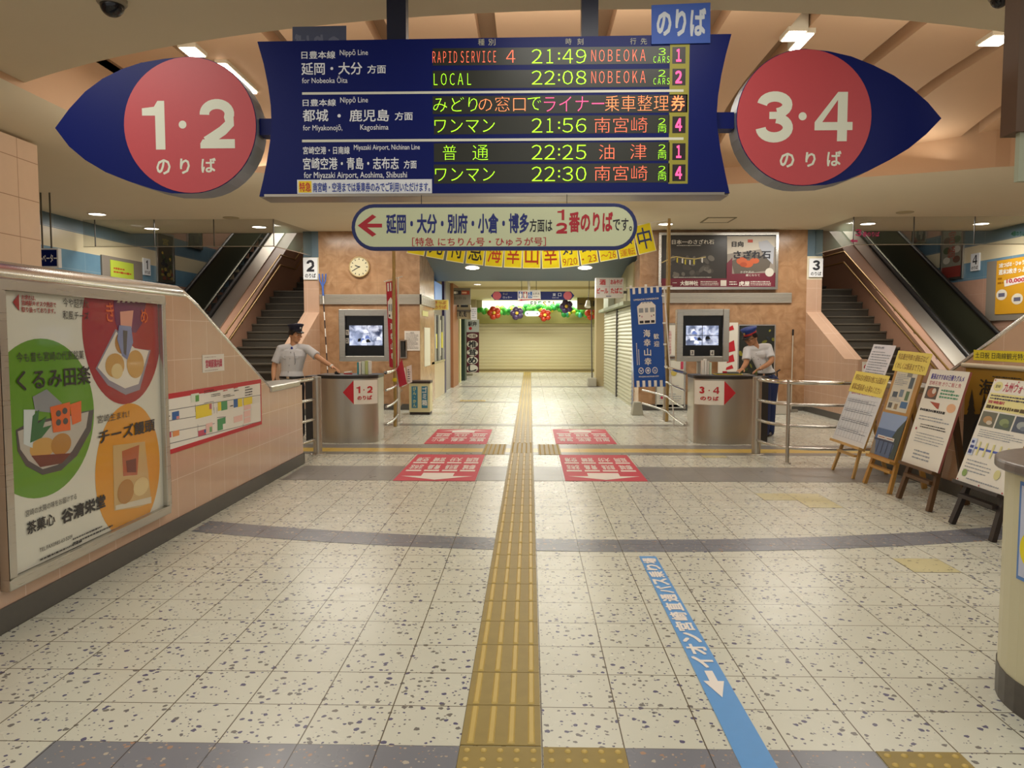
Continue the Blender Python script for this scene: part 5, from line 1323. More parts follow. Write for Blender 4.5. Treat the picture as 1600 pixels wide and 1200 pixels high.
# ================================================================== STAIRS AND ESCALATORS
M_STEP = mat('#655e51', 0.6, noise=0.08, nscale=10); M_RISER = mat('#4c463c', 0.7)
M_ESC = mat('#1b1b1c', 0.45); M_ESCP = mat('#63654f', 0.28, 0.6); M_RUBBER = mat('#111112', 0.4)
M_PINKS = mat('#bd937b', 0.35, noise=0.04, nscale=6)
def stairs(side, x0, x1, ys, xbal0, xbal1, rail_x, ez0, ey0, es, xd0, xd1, xs0, xs1, xp):
    """flight, landing, second flight; sloped balustrade with brass rails; escalator beyond it"""
    rise, run = 0.16, 0.285
    t = thing('staircase', 'grey staircase climbing to the platforms beside the %s escalator' % side, 'staircase', ((x0+x1)/2, ys, 0))
    first = None; n1 = 16; land = 1.2
    for i in range(30):
        y = ys + run*i + (land if i >= n1 else 0); z = rise*(i+1); dp = run+0.03 if i != n1-1 else run+land+0.03
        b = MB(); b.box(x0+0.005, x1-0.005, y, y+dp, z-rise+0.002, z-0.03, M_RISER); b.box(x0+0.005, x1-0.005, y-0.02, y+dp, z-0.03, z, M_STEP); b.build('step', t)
    def zs(y):
        L1 = ys+run*n1; e = L1+land
        if y < L1: return max(0, (y-ys)*rise/run)
        if y < e: return rise*n1
        return rise*n1 + (y-e)*rise/run
    # balustrade wall with a sloped top, between stairs and escalator
    ez = lambda y: ez0 + es*(y-ey0)
    b = MB(); ya = ey0-(ez0-0.3)/es; P = [(ya, 0), (26.0, 0), (26.0, ez(26)-0.03), (ya, ez(ya)-0.03)]
    b.prism(P[::-1], lambda u, v, h: Vector((h, u, v)), min(xbal0, xbal1), max(xbal0, xbal1), M_PINKS); struct(b.build('wall_escalator_'+side))
    h = thing('stair_handrail', 'double brass handrail along the %s staircase' % side, 'handrail', (rail_x, ys, 0.8))
    L1 = ys+run*n1
    for dz in (0.62, 0.86):
        path = [(rail_x, ys-0.3, dz+0.02), (rail_x, ys+0.1, dz+0.06), (rail_x, L1, rise*n1+dz), (rail_x, L1+land-0.05, rise*n1+dz), (rail_x, L1+land+3.2, zs(L1+land+3.2)+dz)]
        b = MB(); b.tube(path, 0.019, M_BRASS, 10); b.build('rail', h)
        for k in range(6):
            y = ys+0.5+0.8*k; z = zs(y)+dz; sx = -1 if rail_x > (xbal0+xbal1)/2 else 1
            b = MB(); b.tube([(rail_x, y, z), (rail_x, y, z-0.05), (rail_x+sx*0.055, y, z-0.05)], 0.007, M_CHROME, 6); b.sphere((rail_x, y, z-0.02), 0.02, M_CHROME, 8, 6); b.build('bracket', h)
    e = thing('escalator', 'dark escalator with steel side deck in the %s stair hall' % side, 'escalator', ((xs0+xs1)/2, ya, 0))
    yb_, ye = ya+0.3, 24.5
    nrm = Vector((0, -es, 1)).normalized()
    def slope(b, xa, xb, dz0, dz1, m, y0=yb_, y1=ye):
        P = [(y0, ez(y0)+dz0), (y1, ez(y1)+dz0), (y1, ez(y1)+dz1), (y0, ez(y0)+dz1)]
        b.prism(P[::-1], lambda u, v, h: Vector((h, u, v)), min(xa, xb), max(xa, xb), m)
    b = MB(); slope(b, xd0, xd1, -0.3, 0.0, M_STEEL); b.build('side_deck', e)
    b = MB(); xm = xd1+(0.05 if xd1 > xd0 else -0.05); b.tube([(xm, yb_, ez(yb_)+0.02), (xm, ye, ez(ye)+0.02)], 0.045, M_RUBBER, 10); b.build('handrail', e)
    n = int((ye-yb_)/0.36)
    for i in range(n):
        y = yb_+0.36*i; z = ez(y)-0.95
        b = MB(); b.box(min(xs0, xs1), max(xs0, xs1), y, y+0.37, z-0.30, z, M_ESC)
        b.box(min(xs0, xs1), max(xs0, xs1), y-0.004, y, z-0.015, z, mat('#4c4a40', 0.5)); b.build('step', e)
    b = MB(); slope(b, xp, xp+(0.05 if xp > 0 else -0.05), -1.0, -0.02, M_ESCP); b.build('balustrade_panel', e)
    b = MB(); slope(b, xp, xp-(0.015 if xp > 0 else -0.015), -0.96, -0.93, M_RAIL); b.build('skirt_trim', e)
    b = MB(); b.tube([(xp, yb_, ez(yb_)), (xp, ye, ez(ye))], 0.045, M_RUBBER, 10); b.build('handrail', e)
stairs('left', -6.0, -4.57, 13.3, -6.3, -6.0, -5.92, 1.73, 15.3, 0.59, -6.3, -6.62, -6.72, -7.6, -7.62)
stairs('right', 5.80, 7.25, 12.95, 7.25, 7.55, 7.17, 1.12, 13.8, 0.61, 7.55, 7.87, 7.97, 8.85, 8.87)

# ================================================================== GLASS SMOKE BARRIERS UNDER THE CEILING
def glass_mat():
    m, nt, bb = newmat('barrier_glass')
    bb.inputs['Base Color'].default_value = hexc('#6f7a6a'); bb.inputs['Roughness'].default_value = 0.03
    bb.inputs['Alpha'].default_value = 0.16; bb.inputs['Specular IOR Level'].default_value = 0.6
    return m
M_GLASS = glass_mat()
def smoke_glass(label, xa, xb, xpil, extra=None):
    t = thing('glass_smoke_barrier', label, 'glass barrier', ((xa+xb)/2, 13.6, 3.1))
    b = MB(); b.box(min(xa, xb), max(xa, xb), 13.6, 13.61, 3.12, ZF, M_GLASS); b.build('pane', t)
    b = MB(); b.prism([(xb, 13.61), (xb+0.01, 13.61), (xpil+0.01, 15.2), (xpil, 15.2)], up, 3.12, ZF, M_GLASS); b.build('pane', t)
    b = MB(); b.box(min(xa, xb), max(xa, xb), 13.595, 13.615, 3.108, 3.122, M_RAIL); b.bar((xb, 13.6, 3.115), (xpil, 15.2, 3.115), 0.014, 0.014, M_RAIL); b.build('edge_strip', t)
    b = MB()
    for k in range(4): x = xb+(xa-xb)*k/3.2; b.box(x-0.006, x+0.006, 13.594, 13.616, 3.12, ZF, M_BASEB)
    b.build('seam', t)
    return t
gL = smoke_glass('hanging glass smoke barrier under the ceiling before the left stairs', -8.1, -4.62, -4.40)
gR = smoke_glass('hanging glass smoke barrier with pink lettering before the right stairs', 9.1, 5.72, 5.65)
c = Cv((0, 13.59, 0), (1, 0, 0), (0, 0, 1), h=0.002); M_PINKT = mat('#e0508a', 0.5)
c.digit('3', *c.bpx(1336, 358, 1346, 369), M_PINKT, 1, 0.2); c.tpx('番のりば', 1348, 362, 1374, 370, M_PINKT, 1, 0.02)
c.poly([c.px(*q) for q in ((1328, 376), (1333, 373), (1333, 375), (1340, 375), (1340, 378), (1333, 378), (1333, 380))], M_PINKT, 1)
c.mb.build('lettering', gR)
c = Cv((0, 13.59, 0), (1, 0, 0), (0, 0, 1), h=0.002); c.tpx('4番のりば', 1580, 361, 1602, 369, mat('#3a8a5a', 0.5), 1, 0.02); c.mb.build('lettering', gR)

# ================================================================== LAMPS
M_LAMP = mat('#fff4e6', 0.4, emit=9.0); M_LAMPRIM = mat('#e4dcc8', 0.5)
def downlight(label, x, y, z, r=0.13, group=None):
    t = thing('downlight', label, 'downlight', (x, y, z), group)
    b = MB(); b.lathe((x, y, z), [(r*1.25, -0.001), (r*1.2, -0.012), (r, -0.012), (r, 0.02)], M_LAMPRIM, 24); b.build('rim', t)
    b = MB(); b.lathe((x, y, z), [(r, -0.006), (0.0, -0.006)], M_LAMP, 24); b.build('lens', t)
for px_, py_, lab in ((152, 335, 'round downlight nearest the tan tiled column, left stair hall ceiling'), (237, 357.5, 'round downlight by the striped wall, behind the left glass barrier'), (405, 355, 'round downlight before the left staircase and pillar 2'),
                      (1356, 350, 'round downlight before the right staircase and pillar 3'), (1533, 350, 'round downlight by the striped wall, behind the right glass barrier'), (1040, 350.5, 'round downlight above the bamboo pole of the blue banner')):
    p = at(px_, py_, 'Z', ZF-0.01); downlight(lab, p.x, p.y, ZF-0.002)
for px_, py_, lab in ((738, 418, 'round downlight in the dark passage soffit, left one of the pair'), (914, 418, 'round downlight in the dark passage soffit, right one of the pair')):
    y = 16.8; z = 3.34-(y-15.2)*0.51/3.1
    d = ray(px_, py_); n = Vector((0, 0.51/3.1, 1)); q = Vector((0, 15.2, 3.34)); tt = (q-EYE).dot(n)/d.dot(n); p = EYE+d*tt
    t = thing('downlight', lab, 'downlight', p)
    b = MB(); b.lathe(p + Vector((0, 0, -0.005)), [(0.15, -0.002), (0.0, -0.002)], M_LAMP, 20)
    for v in b.v: v.z -= (v.y-p.y)*0.51/3.1
    b.build('lens', t)
    b = MB(); b.lathe(p + Vector((0, 0, -0.002)), [(0.18, 0.0), (0.175, -0.006), (0.15, -0.006)], M_LAMPRIM, 20)
    for v in b.v: v.z -= (v.y-p.y)*0.51/3.1
    b.build('rim', t)
for px_, py_, lab in ((746, 444.5, 'small downlight in the cream passage ceiling, nearer one on the left'), (757, 450.5, 'small downlight in the cream passage ceiling, farther one on the left'), (897, 450, 'small downlight in the cream passage ceiling on the right')):
    p = at(px_, py_, 'Z', 3.01); downlight(lab, p.x, p.y, 3.018, 0.11)
# square lamps set in the grooves of the coffer
def coffer_lamp(label, px_, py_, wx=0.24, wy=0.42, z=4.60):
    p = at(px_, py_, 'Z', z); t = thing('ceiling_lamp', label, 'ceiling lamp', (p.x, p.y, z))
    b = MB(); b.box(p.x-wx/2, p.x+wx/2, p.y-wy/2, p.y+wy/2, z+0.004, z+0.2, M_LAMPRIM); b.build('housing', t)
    b = MB(); b.box(p.x-wx*0.42, p.x+wx*0.42, p.y-wy*0.44, p.y+wy*0.44, z-0.004, z+0.004, M_LAMP); b.build('diffuser', t)
coffer_lamp('square ceiling lamp above the tip of the right eye sign', 1557, 64, 0.26, 0.3)
coffer_lamp('square ceiling lamp at the far right edge near the hanging signboard', 1583, 190, 0.3, 0.6)
coffer_lamp('square ceiling lamp just above the red disc of the right eye sign, left of two', 1240, 57, 0.2, 0.28)
coffer_lamp('slim ceiling lamp just above the red disc of the right eye sign, right of two', 1252, 66, 0.12, 0.5)
coffer_lamp('square ceiling lamp above the left eye sign at the slab edge', 301, 82, 0.2, 0.3)
p0 = at(345, 100, 'Z', 4.6); p1 = at(396, 146, 'Z', 4.6)
t = thing('linear_ceiling_lamp', 'long narrow ceiling lamp running behind the left eye sign', 'ceiling lamp', (p0.x, p0.y, 4.6))
b = MB(); b.bar(p0, p1, 0.09, 0.012, M_LAMP); b.build('diffuser', t)
b = MB(); b.bar(p0+Vector((0, 0, 0.08)), p1+Vector((0, 0, 0.08)), 0.14, 0.14, M_LAMPRIM); b.build('housing', t)
def dome(label, px_, py_, r):
    p = at(px_, py_, 'Z', ZS-0.02); t = thing('dome_camera', label, 'security camera', (p.x, p.y, ZS))
    b = MB(); b.lathe((p.x, p.y, ZS-0.001), [(r*1.25, 0), (r*1.25, -0.03), (r*1.1, -0.045), (0, -0.045)], mat('#8f8672', 0.5), 20); b.build('mount', t)
    b = MB(); b.lathe((p.x, p.y, ZS-0.045), [(r*math.cos(PI/2*k/6), -r*math.sin(PI/2*k/6)) for k in range(7)], mat('#14141a', 0.12), 20); b.build('dome', t)
dome('dark dome camera under the slab above the left eye sign', 175, 3, 0.085)
dome('dark dome camera under the slab at the far right', 1562, -6, 0.06)

p = at(1122, 343.5, 'Z', ZF); vt = thing('ceiling_vent', 'rectangular pale vent in the far ceiling above the right granite wall', 'vent', (p.x, p.y, ZF-0.01))
b = MB()
for q in ((-0.26, 0.26, -0.30, -0.27), (-0.26, 0.26, 0.27, 0.30), (-0.26, -0.23, -0.27, 0.27), (0.23, 0.26, -0.27, 0.27)): b.box(p.x+q[0], p.x+q[1], p.y+q[2], p.y+q[3], ZF-0.012, ZF-0.001, mat('#8f8468', 0.6))
b.build('frame', vt)
b = MB(); b.box(p.x-0.23, p.x+0.23, p.y-0.27, p.y+0.27, ZF-0.006, ZF-0.001, M_CEILFAR); b.build('panel', vt)
for px_, py_, r_, lab in ((361, 340, 0.14, 'flat round ceiling speaker in the far ceiling above the left stairs'), (1414, 331.5, 0.14, 'flat round ceiling speaker in the far ceiling above the right stairs')):
    p = at(px_, py_, 'Z', ZF); b = MB(); b.lathe((p.x, p.y, ZF-0.001), [(r_, 0), (r_, -0.008), (r_*0.9, -0.014), (0, -0.014)], mat('#b3a684', 0.6), 24)
    tag(b.build('ceiling_speaker'), lab, 'speaker')

# ================================================================== SIGNS ON PILLARS AND STAIR HALL WALLS
M_SIGNW = mat('#eef0f2', 0.4)
def number_plate(label, ch, cvx, bx, dep=0.03):
    u0, v0, u1, v1 = cvx.bpx(*bx); t = thing('platform_number_plate', label, 'platform sign', cvx.p((u0+u1)/2, v0))
    b = MB(); b.prism([(u0, v0), (u1, v0), (u1, v1), (u0, v1)], lambda u, v, h: cvx.p(u, v, h), 0.001, dep, M_SIGNW); b.build('plate', t)
    c = Cv(cvx.p(0, 0, dep), cvx.u, cvx.v); w_ = u1-u0; h_ = v1-v0
    if ch == '4' or ch == '1' or True: c.digit(ch, u0+w_*(0.24 if ch != '1' else 0.36), v0+h_*0.36, u0+w_*(0.78 if ch != '1' else 0.60), v0+h_*0.90, M_INK, 1, 0.22)
    c.text('のりば', u0+w_*0.12, v0+h_*0.08, u0+w_*0.88, v0+h_*0.28, M_INK, 1, 0.02); c.mb.build('lettering', t)
PF = Cv((0, 15.195, 0), (1, 0, 0), (0, 0, 1)); LW = Cv((-8.2, 0, 0), (0, 1, 0), (0, 0, 1)); RW = Cv((9.2, 0, 0), (0, -1, 0), (0, 0, 1))
number_plate('white plate with black 2 on the left pillar', '2', PF, (474.5, 403, 496.5, 437)); number_plate('white plate with black 3 on the right pillar', '3', PF, (1263.5, 404, 1285, 433))
number_plate('small white plate with black 1 on the striped left wall', '1', LW, (222.5, 404, 233, 430)); number_plate('small white plate with black 4 on the striped right wall', '4', RW, (1519, 396, 1532, 423))
def wall_frame(name, label, cat, cvx, bx, fcol, draw, dep=0.04, fw=0.05, inner='#888888'):
    u0, v0, u1, v1 = cvx.bpx(*bx); u0, u1 = min(u0, u1), max(u0, u1); t = thing(name, label, cat, cvx.p((u0+u1)/2, v0))
    b = MB(); fn = lambda u, v, h: cvx.p(u, v, h)
    for q in ((u0, v0, u1, v0+fw), (u0, v1-fw, u1, v1), (u0, v0+fw, u0+fw, v1-fw), (u1-fw, v0+fw, u1, v1-fw)): b.prism([(q[0], q[1]), (q[2], q[1]), (q[2], q[3]), (q[0], q[3])], fn, 0.001, dep, fcol)
    b.build('frame', t)
    b = MB(); b.prism([(u0+fw*0.9, v0+fw*0.9), (u1-fw*0.9, v0+fw*0.9), (u1-fw*0.9, v1-fw*0.9), (u0+fw*0.9, v1-fw*0.9)], fn, 0.001, dep*0.6, mat(inner, 0.35)); sh = b.build('picture', t)
    c = Cv(cvx.p(0, 0, dep*0.6), cvx.u, cvx.v, h=0.002, step=0.0015); draw(c, u0+fw, v0+fw, u1-fw, v1-fw); 
    if c.mb.v: c.mb.build('print', sh)
    return t
def d_dark(c, u0, v0, u1, v1):
    w_, h = u1-u0, v1-v0
    c.text('宮', u0+w_*0.3, v1-h*0.22, u0+w_*0.7, v1-h*0.08, mat('#b8a04a', 0.5), 2)
    for k in range(26):
        u, v = random.uniform(0.05, 0.95), random.uniform(0.05, 0.62); c.ell(u0+w_*u, v0+h*v, w_*random.uniform(0.05, 0.14), h*random.uniform(0.02, 0.05), mat(random.choice(('#b49a3a', '#3a4a2a', '#6a3a2a', '#8a7a3a', '#20242a')), 0.5), 1+k*0.05, 10)
wall_frame('stair_hall_poster', 'tall dark and gold framed poster on the striped left wall by the escalator', 'poster', LW, (243.5, 364, 270.5, 442), M_STEEL, d_dark, inner='#4a4636')
def d_small(c, u0, v0, u1, v1):
    for k in range(8): c.rect(u0+(u1-u0)*random.uniform(0, .7), v0+(v1-v0)*random.uniform(0, .7), u0+(u1-u0)*random.uniform(.7, 1), v0+(v1-v0)*random.uniform(.7, 1), mat(random.choice(('#5a5648', '#3c3c38', '#8a8474')), 0.5), 1+k*0.1)
wall_frame('stair_hall_picture', 'small dark framed picture high on the left wall above the escalator', 'picture', LW, (291, 350, 314, 388), M_RAIL, d_small, inner='#44423a')
def d_door(c, u0, v0, u1, v1): pass
ep = thing('elevator_notice_panel', 'grey elevator panel with a bright yellow green notice on the striped left wall', 'notice', LW.p(LW.bpx(158, 404, 221, 470)[0], 1.6))
u0, v0, u1, v1 = LW.bpx(158, 404, 221, 480)
b = MB(); b.prism([(u0, v0), (u1, v0), (u1, v1), (u0, v1)], lambda u, v, h: LW.p(u, v, h), 0.001, 0.03, mat('#8c8378', 0.5)); b.build('panel', ep)
u0, v0, u1, v1 = LW.bpx(170, 409, 206, 440); b = MB(); b.prism([(u0, v0), (u1, v0), (u1, v1), (u0, v1)], lambda u, v, h: LW.p(u, v, h), 0.03, 0.04, mat('#c3d64a', 0.5)); nn = b.build('notice', ep)
c = Cv(LW.p(0, 0, 0.04), LW.u, LW.v); c.fineprint(u0+0.1, v0+(v1-v0)*0.35, u1-0.1, v1-0.12, 2, mat('#c0502a', 0.5), 1, 0.6); c.mb.build('print', nn)
es = thing('elevator_sign', 'navy hanging elevator sign in katakana beside the tan tiled column', 'sign', (-6.9, 11.0, 2.5))
c = Cv((0, 11.0, 0), (1, 0, 0), (0, 0, 1)); u0, v0, u1, v1 = c.bpx(50, 388, 91, 418)
b = MB(); b.prism([(u0, v0), (u1, v0), (u1, v1), (u0, v1)], lambda u, v, h: c.p(u, v, h), -0.08, 0, M_SIGNW); b.build('case', es)
c.rect(u0+0.02, v0+0.02, u1-0.02, v1-0.02, M_NAVY, 1); c.tpx('エレベーター', 55, 397, 89, 410, M_SIGNTXT, 2, 0.02); c.mb.build('face', es)
for x in (64, 78): p = c.px(x, 390); b = MB(); b.tube([(p[0], 11.04, v1), (p[0], 11.04, ZF)], 0.012, mat('#5a5444', 0.4), 8); b.build('hanger_rod', es)
def d_food(c, u0, v0, u1, v1):
    w_, h = u1-u0, v1-v0
    c.rect(u0, v0, u1, v0+h*0.22, mat('#8a3228', 0.5), 1); c.rect(u0, v0+h*0.22, u1, v1, mat('#8a8878', 0.5), 1)
    for k in range(6): c.ell(u0+w_*(0.25+0.5*(k % 2)), v0+h*(0.35+0.2*(k//2)), w_*0.18, h*0.07, mat(('#c8c4b4', '#6a4a3a', '#4a5a3a')[k % 3], 0.5), 2, 14)
    c.vtext('宮崎', u0+w_*0.5, v1-h*0.05, w_*0.4, mat('#a84a3a', 0.5), 3)
wall_frame('stair_hall_poster', 'tall food poster in a steel frame on the striped right wall by the escalator', 'poster', RW, (1472, 352, 1507, 437), M_STEEL, d_food, inner='#7a7868')
wall_frame('stair_hall_picture', 'small reddish framed picture high on the right wall above the escalator', 'picture', RW, (1427, 348, 1449, 381), M_RAIL, d_small, inner='#7a4a40')
yp = thing('yellow_fare_poster', 'orange yellow fare poster on a grey wall panel in the right stair hall', 'poster', RW.p(RW.px(1575, 495)[0], 1.6))
u0, v0, u1, v1 = RW.bpx(1544, 402, 1640, 500); b = MB(); b.prism([(u0, v0), (u1, v0), (u1, v1), (u0, v1)], lambda u, v, h: RW.p(u, v, h), 0.001, 0.04, mat('#8d8478', 0.45)); b.build('panel', yp)
u0, v0, u1, v1 = RW.bpx(1560, 404, 1612, 490); b = MB(); b.prism([(u0, v0), (u1, v0), (u1, v1), (u0, v1)], lambda u, v, h: RW.p(u, v, h), 0.04, 0.05, mat('#e0a52a', 0.4)); sh = b.build('sheet', yp)
c = Cv(RW.p(0, 0, 0.05), RW.u, RW.v, h=0.002, step=0.0015); w_, h = u1-u0, v1-v0
c.text('2枚つばめ・ひゅうが', u0+w_*0.08, v0+h*0.86, u1-w_*0.05, v0+h*0.95, M_WHITE, 1, 0.03); c.text('週末2枚きっぷ', u0+w_*0.08, v0+h*0.73, u1-w_*0.1, v0+h*0.83, M_WHITE, 1, 0.03)
c.poly([(u0+w_*0.28, v0+h*0.50), (u1-w_*0.05, v0+h*0.56), (u1-w_*0.03, v0+h*0.68), (u0+w_*0.26, v0+h*0.62)], M_WHITE, 1); c.text('10,000', u0+w_*0.34, v0+h*0.55, u0+w_*0.88, v0+h*0.635, M_RED, 2, 0.03)
c.fineprint(u0+w_*0.06, v0+h*0.54, u0+w_*0.24, v0+h*0.7, 2, mat('#a06a10', 0.5), 1)
for a, bb_ in ((0.2, 0.36), (0.68, 0.26)): c.ell(u0+w_*a, v0+h*bb_, w_*0.17, h*0.10, mat('#ece4d0', 0.5), 1, 18); c.rect(u0+w_*(a-0.1), v0+h*(bb_-0.04), u0+w_*(a+0.1), v0+h*(bb_+0.03), mat('#6a6a80', 0.5), 2)
c.mb.build('print', sh)
u0, v0, u1, v1 = Cv((0, 12.74, 0), (1, 0, 0), (0, 0, 1)).bpx(1331, 563, 1345, 640)
# sign on the end of the right balustrade
ns = thing('stair_notice', 'narrow white notice with red mark on the end of the right balustrade wall', 'notice', (5.60, 12.73, 0.7))
b = MB(); b.box(5.56, 5.70, 12.722, 12.732, 0.62, 1.07, M_PAPER); sh = b.build('sheet', ns)
c = Cv((0, 12.722, 0), (1, 0, 0), (0, 0, 1)); c.ell(5.63, 0.98, 0.045, 0.045, M_RED, 1, 18); c.ell(5.63, 0.98, 0.03, 0.03, M_PAPER, 2, 18); c.rect(5.60, 0.972, 5.66, 0.988, M_INK, 3); c.rect(5.60, 0.80, 5.66, 0.88, mat('#d87a70', 0.5), 1); c.mb.build('print', sh)

# ================================================================== GRANITE WALL FURNITURE
ck = thing('wall_clock', 'round cream wall clock on the left granite wall', 'clock', (-3.43, 15.2, 2.7)); cx_, cz_ = -3.43, 2.885
b = MB(); b.lathe((cx_, 15.198, cz_), [(0.0, 0.0), (0.21, 0.0), (0.21, 0.05), (0.195, 0.06), (0.185, 0.045)], mat('#b49a6a', 0.4), 36, axis='Y'); b.build('rim', ck)
b = MB(); c = Cv((cx_, 15.155, cz_), (1, 0, 0), (0, 0, 1), h=0.001, step=0.002, mb=b); c.ell(0, 0, 0.187, 0.187, mat('#d3c9a4', 0.5), 0, 36)
for k in range(12):
    a = PI/6*k; c.line([(0.14*math.sin(a), 0.14*math.cos(a)), (0.17*math.sin(a), 0.17*math.cos(a))], 0.016, M_INK, 1)
b.build('dial', ck)
for ang, ln_, wd in ((-PI/6*2.33, 0.09, 0.018), (-PI/6*4.0, 0.135, 0.013)):
    c = Cv((cx_, 15.155, cz_), (1, 0, 0), (0, 0, 1), h=0.006, step=0.002); c.line([(-0.02*math.sin(ang), -0.02*math.cos(ang)), (ln_*math.sin(ang), ln_*math.cos(ang))], wd, M_INK, 1); c.mb.build('hand', ck)
# billboard
bbd = thing('wall_billboard', 'wide framed billboard with a dark rock scene and rice cakes on the right granite wall', 'billboard', (3.72, 15.2, 2.4))
G = Cv((0, 15.2, 0), (1, 0, 0), (0, 0, 1)); u0, v0, u1, v1 = 2.55, 2.42, 4.90, 3.54
b = MB(); f_ = 0.05
for q in ((u0, u1, v0, v0+f_), (u0, u1, v1-f_, v1), (u0, u0+f_, v0+f_, v1-f_), (u1-f_, u1, v0+f_, v1-f_)): b.box(q[0], q[1], 15.10, 15.199, q[2], q[3], M_RAIL)
b.build('frame', bbd)
b = MB(); b.box(u0+f_*0.8, u1-f_*0.8, 15.14, 15.199, v0+f_*0.8, v1-f_*0.8, mat('#37332f', 0.3)); bs_ = b.build('panel', bbd)
c = Cv((0, 15.14, 0), (1, 0, 0), (0, 0, 1), h=0.002, step=0.0015); c.clip = (u0+f_, v0+f_, u1-f_, v1-f_)
def q8(x, y): return 1010+x/5.517, 350+y/5.517
def P8(*pts): return [c.px(*q8(*p)) for p in pts]
M_ROCK1, M_ROCK2, M_MARO = mat('#57524a', 0.4), mat('#45403a', 0.4), mat('#6e1f30', 0.4)
for k in range(34):
    x, y = random.uniform(190, 560), random.uniform(290, 450); c.ell(*c.px(*q8(x, y)), random.uniform(0.04, 0.10), random.uniform(0.03, 0.06), (M_ROCK1, M_ROCK2, mat('#6a645a', 0.4))[k % 3], 1+k*0.03, 9, random.uniform(0, 3))
c.poly(P8((695, 105), (1112, 105), (1112, 460), (695, 460)), mat('#c9bfae', 0.4), 3); c.poly(P8((695, 260), (760, 250), (1112, 200), (1112, 470), (695, 470)), mat('#8f8478', 0.4), 4)
c.poly(P8((730, 320), (900, 250), (1080, 300), (1050, 400), (760, 440)), mat('#5c5246', 0.4), 5); c.poly(P8((965, 155), (1040, 140), (1100, 200), (1090, 350), (1040, 300), (970, 200)), mat('#aeb0b8', 0.4), 6)
for x, y, rx, ry in ((820, 320, 45, 32), (870, 345, 48, 30), (930, 318, 40, 24), (835, 350, 30, 20)): u_, v_ = c.px(*q8(x, y)); c.ell(u_, v_, rx/5.517*0.0129, ry/5.517*0.0129, mat(('#c0582a', '#a84620')[x % 2], 0.35), 6+x*0.001, 18)
c.poly(P8((118, 470), (1112, 470), (1112, 550), (118, 550)), M_MARO, 8); c.poly(P8((690, 340), (740, 290), (735, 470), (690, 470)), M_MARO, 7); c.poly(P8((735, 430), (1112, 420), (1112, 470), (735, 470)), M_MARO, 7)
# rope with paper streamers over the rock
c.stroke(P8((130, 335), (180, 310), (215, 290), (255, 282), (330, 295), (420, 302), (510, 285)), 0.022, mat('#b7a36a', 0.5), 6)
for k, (x, y) in enumerate(((265, 300), (310, 305), (335, 315), (375, 318), (410, 315), (480, 300))): c.poly(P8((x-6, y-8), (x+6, y-8), (x+5, y+36), (x-7, y+30)), mat('#c8b83a' if k % 2 == 0 else '#d8d4c8', 0.5), 6)
M_BBT = mat('#e2ddcf', 0.5)
c.tpx('日本一のさざれ石', *q8(218, 135), *q8(582, 175), M_BBT, 9, 0.016); c.tpx('大御神社', *q8(290, 490), *q8(445, 532), M_BBT, 9, 0.03); c.tpx('虎屋', *q8(795, 493), *q8(888, 535), M_BBT, 9, 0.02)
c.tpx('日向', *q8(735, 150), *q8(835, 198), M_INK, 9, 0.03); c.tpx('さざれ石', *q8(750, 228), *q8(1070, 300), M_INK, 9, 0.03)
c.tpx('さざれ石の', *q8(808, 405), *q8(925, 425), M_BBT, 9); c.tpx('巌となりて', *q8(855, 432), *q8(975, 452), M_BBT, 9)
c.rpx(*q8(872, 135), *q8(915, 160), mat('#c0452c', 0.5), 8); c.rpx(*q8(637, 485), *q8(688, 535), mat('#cfc6b8', 0.5), 9); u_, v_ = c.px(*q8(1058, 417)); c.ell(u_, v_, 0.085, 0.085, mat('#c8c2b4', 0.5), 9, 24)
for x0, y0_, x1, y1_, r in ((465, 490, 620, 533, 3), (895, 490, 1070, 533, 3), (712, 490, 780, 530, 2), (225, 500, 280, 515, 1), (235, 455, 565, 466, 1), (260, 180, 545, 192, 1)):
    a = c.bpx(*q8(x0, y0_), *q8(x1, y1_)); c.fineprint(a[0], a[1], a[2], a[3], r, M_BBT, 9)
c.mb.build('print', bs_)
def sheet(name, label, cat, y, bx, col, rows_=0, ink='#55525a', frame=None, dep=0.006, extra=None):
    c = Cv((0, y, 0), (1, 0, 0), (0, 0, 1), h=0.002, step=0.0015); u0, v0, u1, v1 = c.bpx(*bx)
    b = MB(); b.box(u0, u1, y, y+dep, v0, v1, mat(col, 0.6))
    if frame:
        for q in ((u0-0.02, u1+0.02, v1, v1+0.025), (u0-0.02, u1+0.02, v0-0.025, v0), (u0-0.025, u0, v0, v1), (u1, u1+0.025, v0, v1)): b.box(q[0], q[1], y-0.01, y+dep, q[2], q[3], frame)
    o = b.build(name); tag(o, label, cat)
    if rows_: c.fineprint(u0+(u1-u0)*0.1, v0+(v1-v0)*0.08, u1-(u1-u0)*0.1, v1-(v1-v0)*0.1, rows_, mat(ink, 0.6), 1, 0.3)
    if extra: extra(c, u0, v0, u1, v1)
    if c.mb.v: c.mb.build('print', o)
    return o
YG = 15.19
def head(t_):
    def f(c, u0, v0, u1, v1): c.text(t_, u0+(u1-u0)*0.38, v1-(v1-v0)*0.12, u0+(u1-u0)*0.62, v1-(v1-v0)*0.05, M_INK, 1)
    return f
sheet('wall_notice', 'white typed notice taped to the left granite wall above the dustbin', 'notice', YG, (632, 517, 656, 548), '#e6dcd0', 12, extra=head('お知らせ'))
sheet('wall_display_panel', 'small black panel in a pale frame on the left granite wall by the red banner', 'panel', YG, (626, 533, 634, 558), '#26241f', frame=M_RAIL)
sheet('narrow_notice', 'narrow white notice on the left wall between the monitor and the red banner', 'notice', YG, (597, 504, 605, 552), '#d8d2c4', 3)
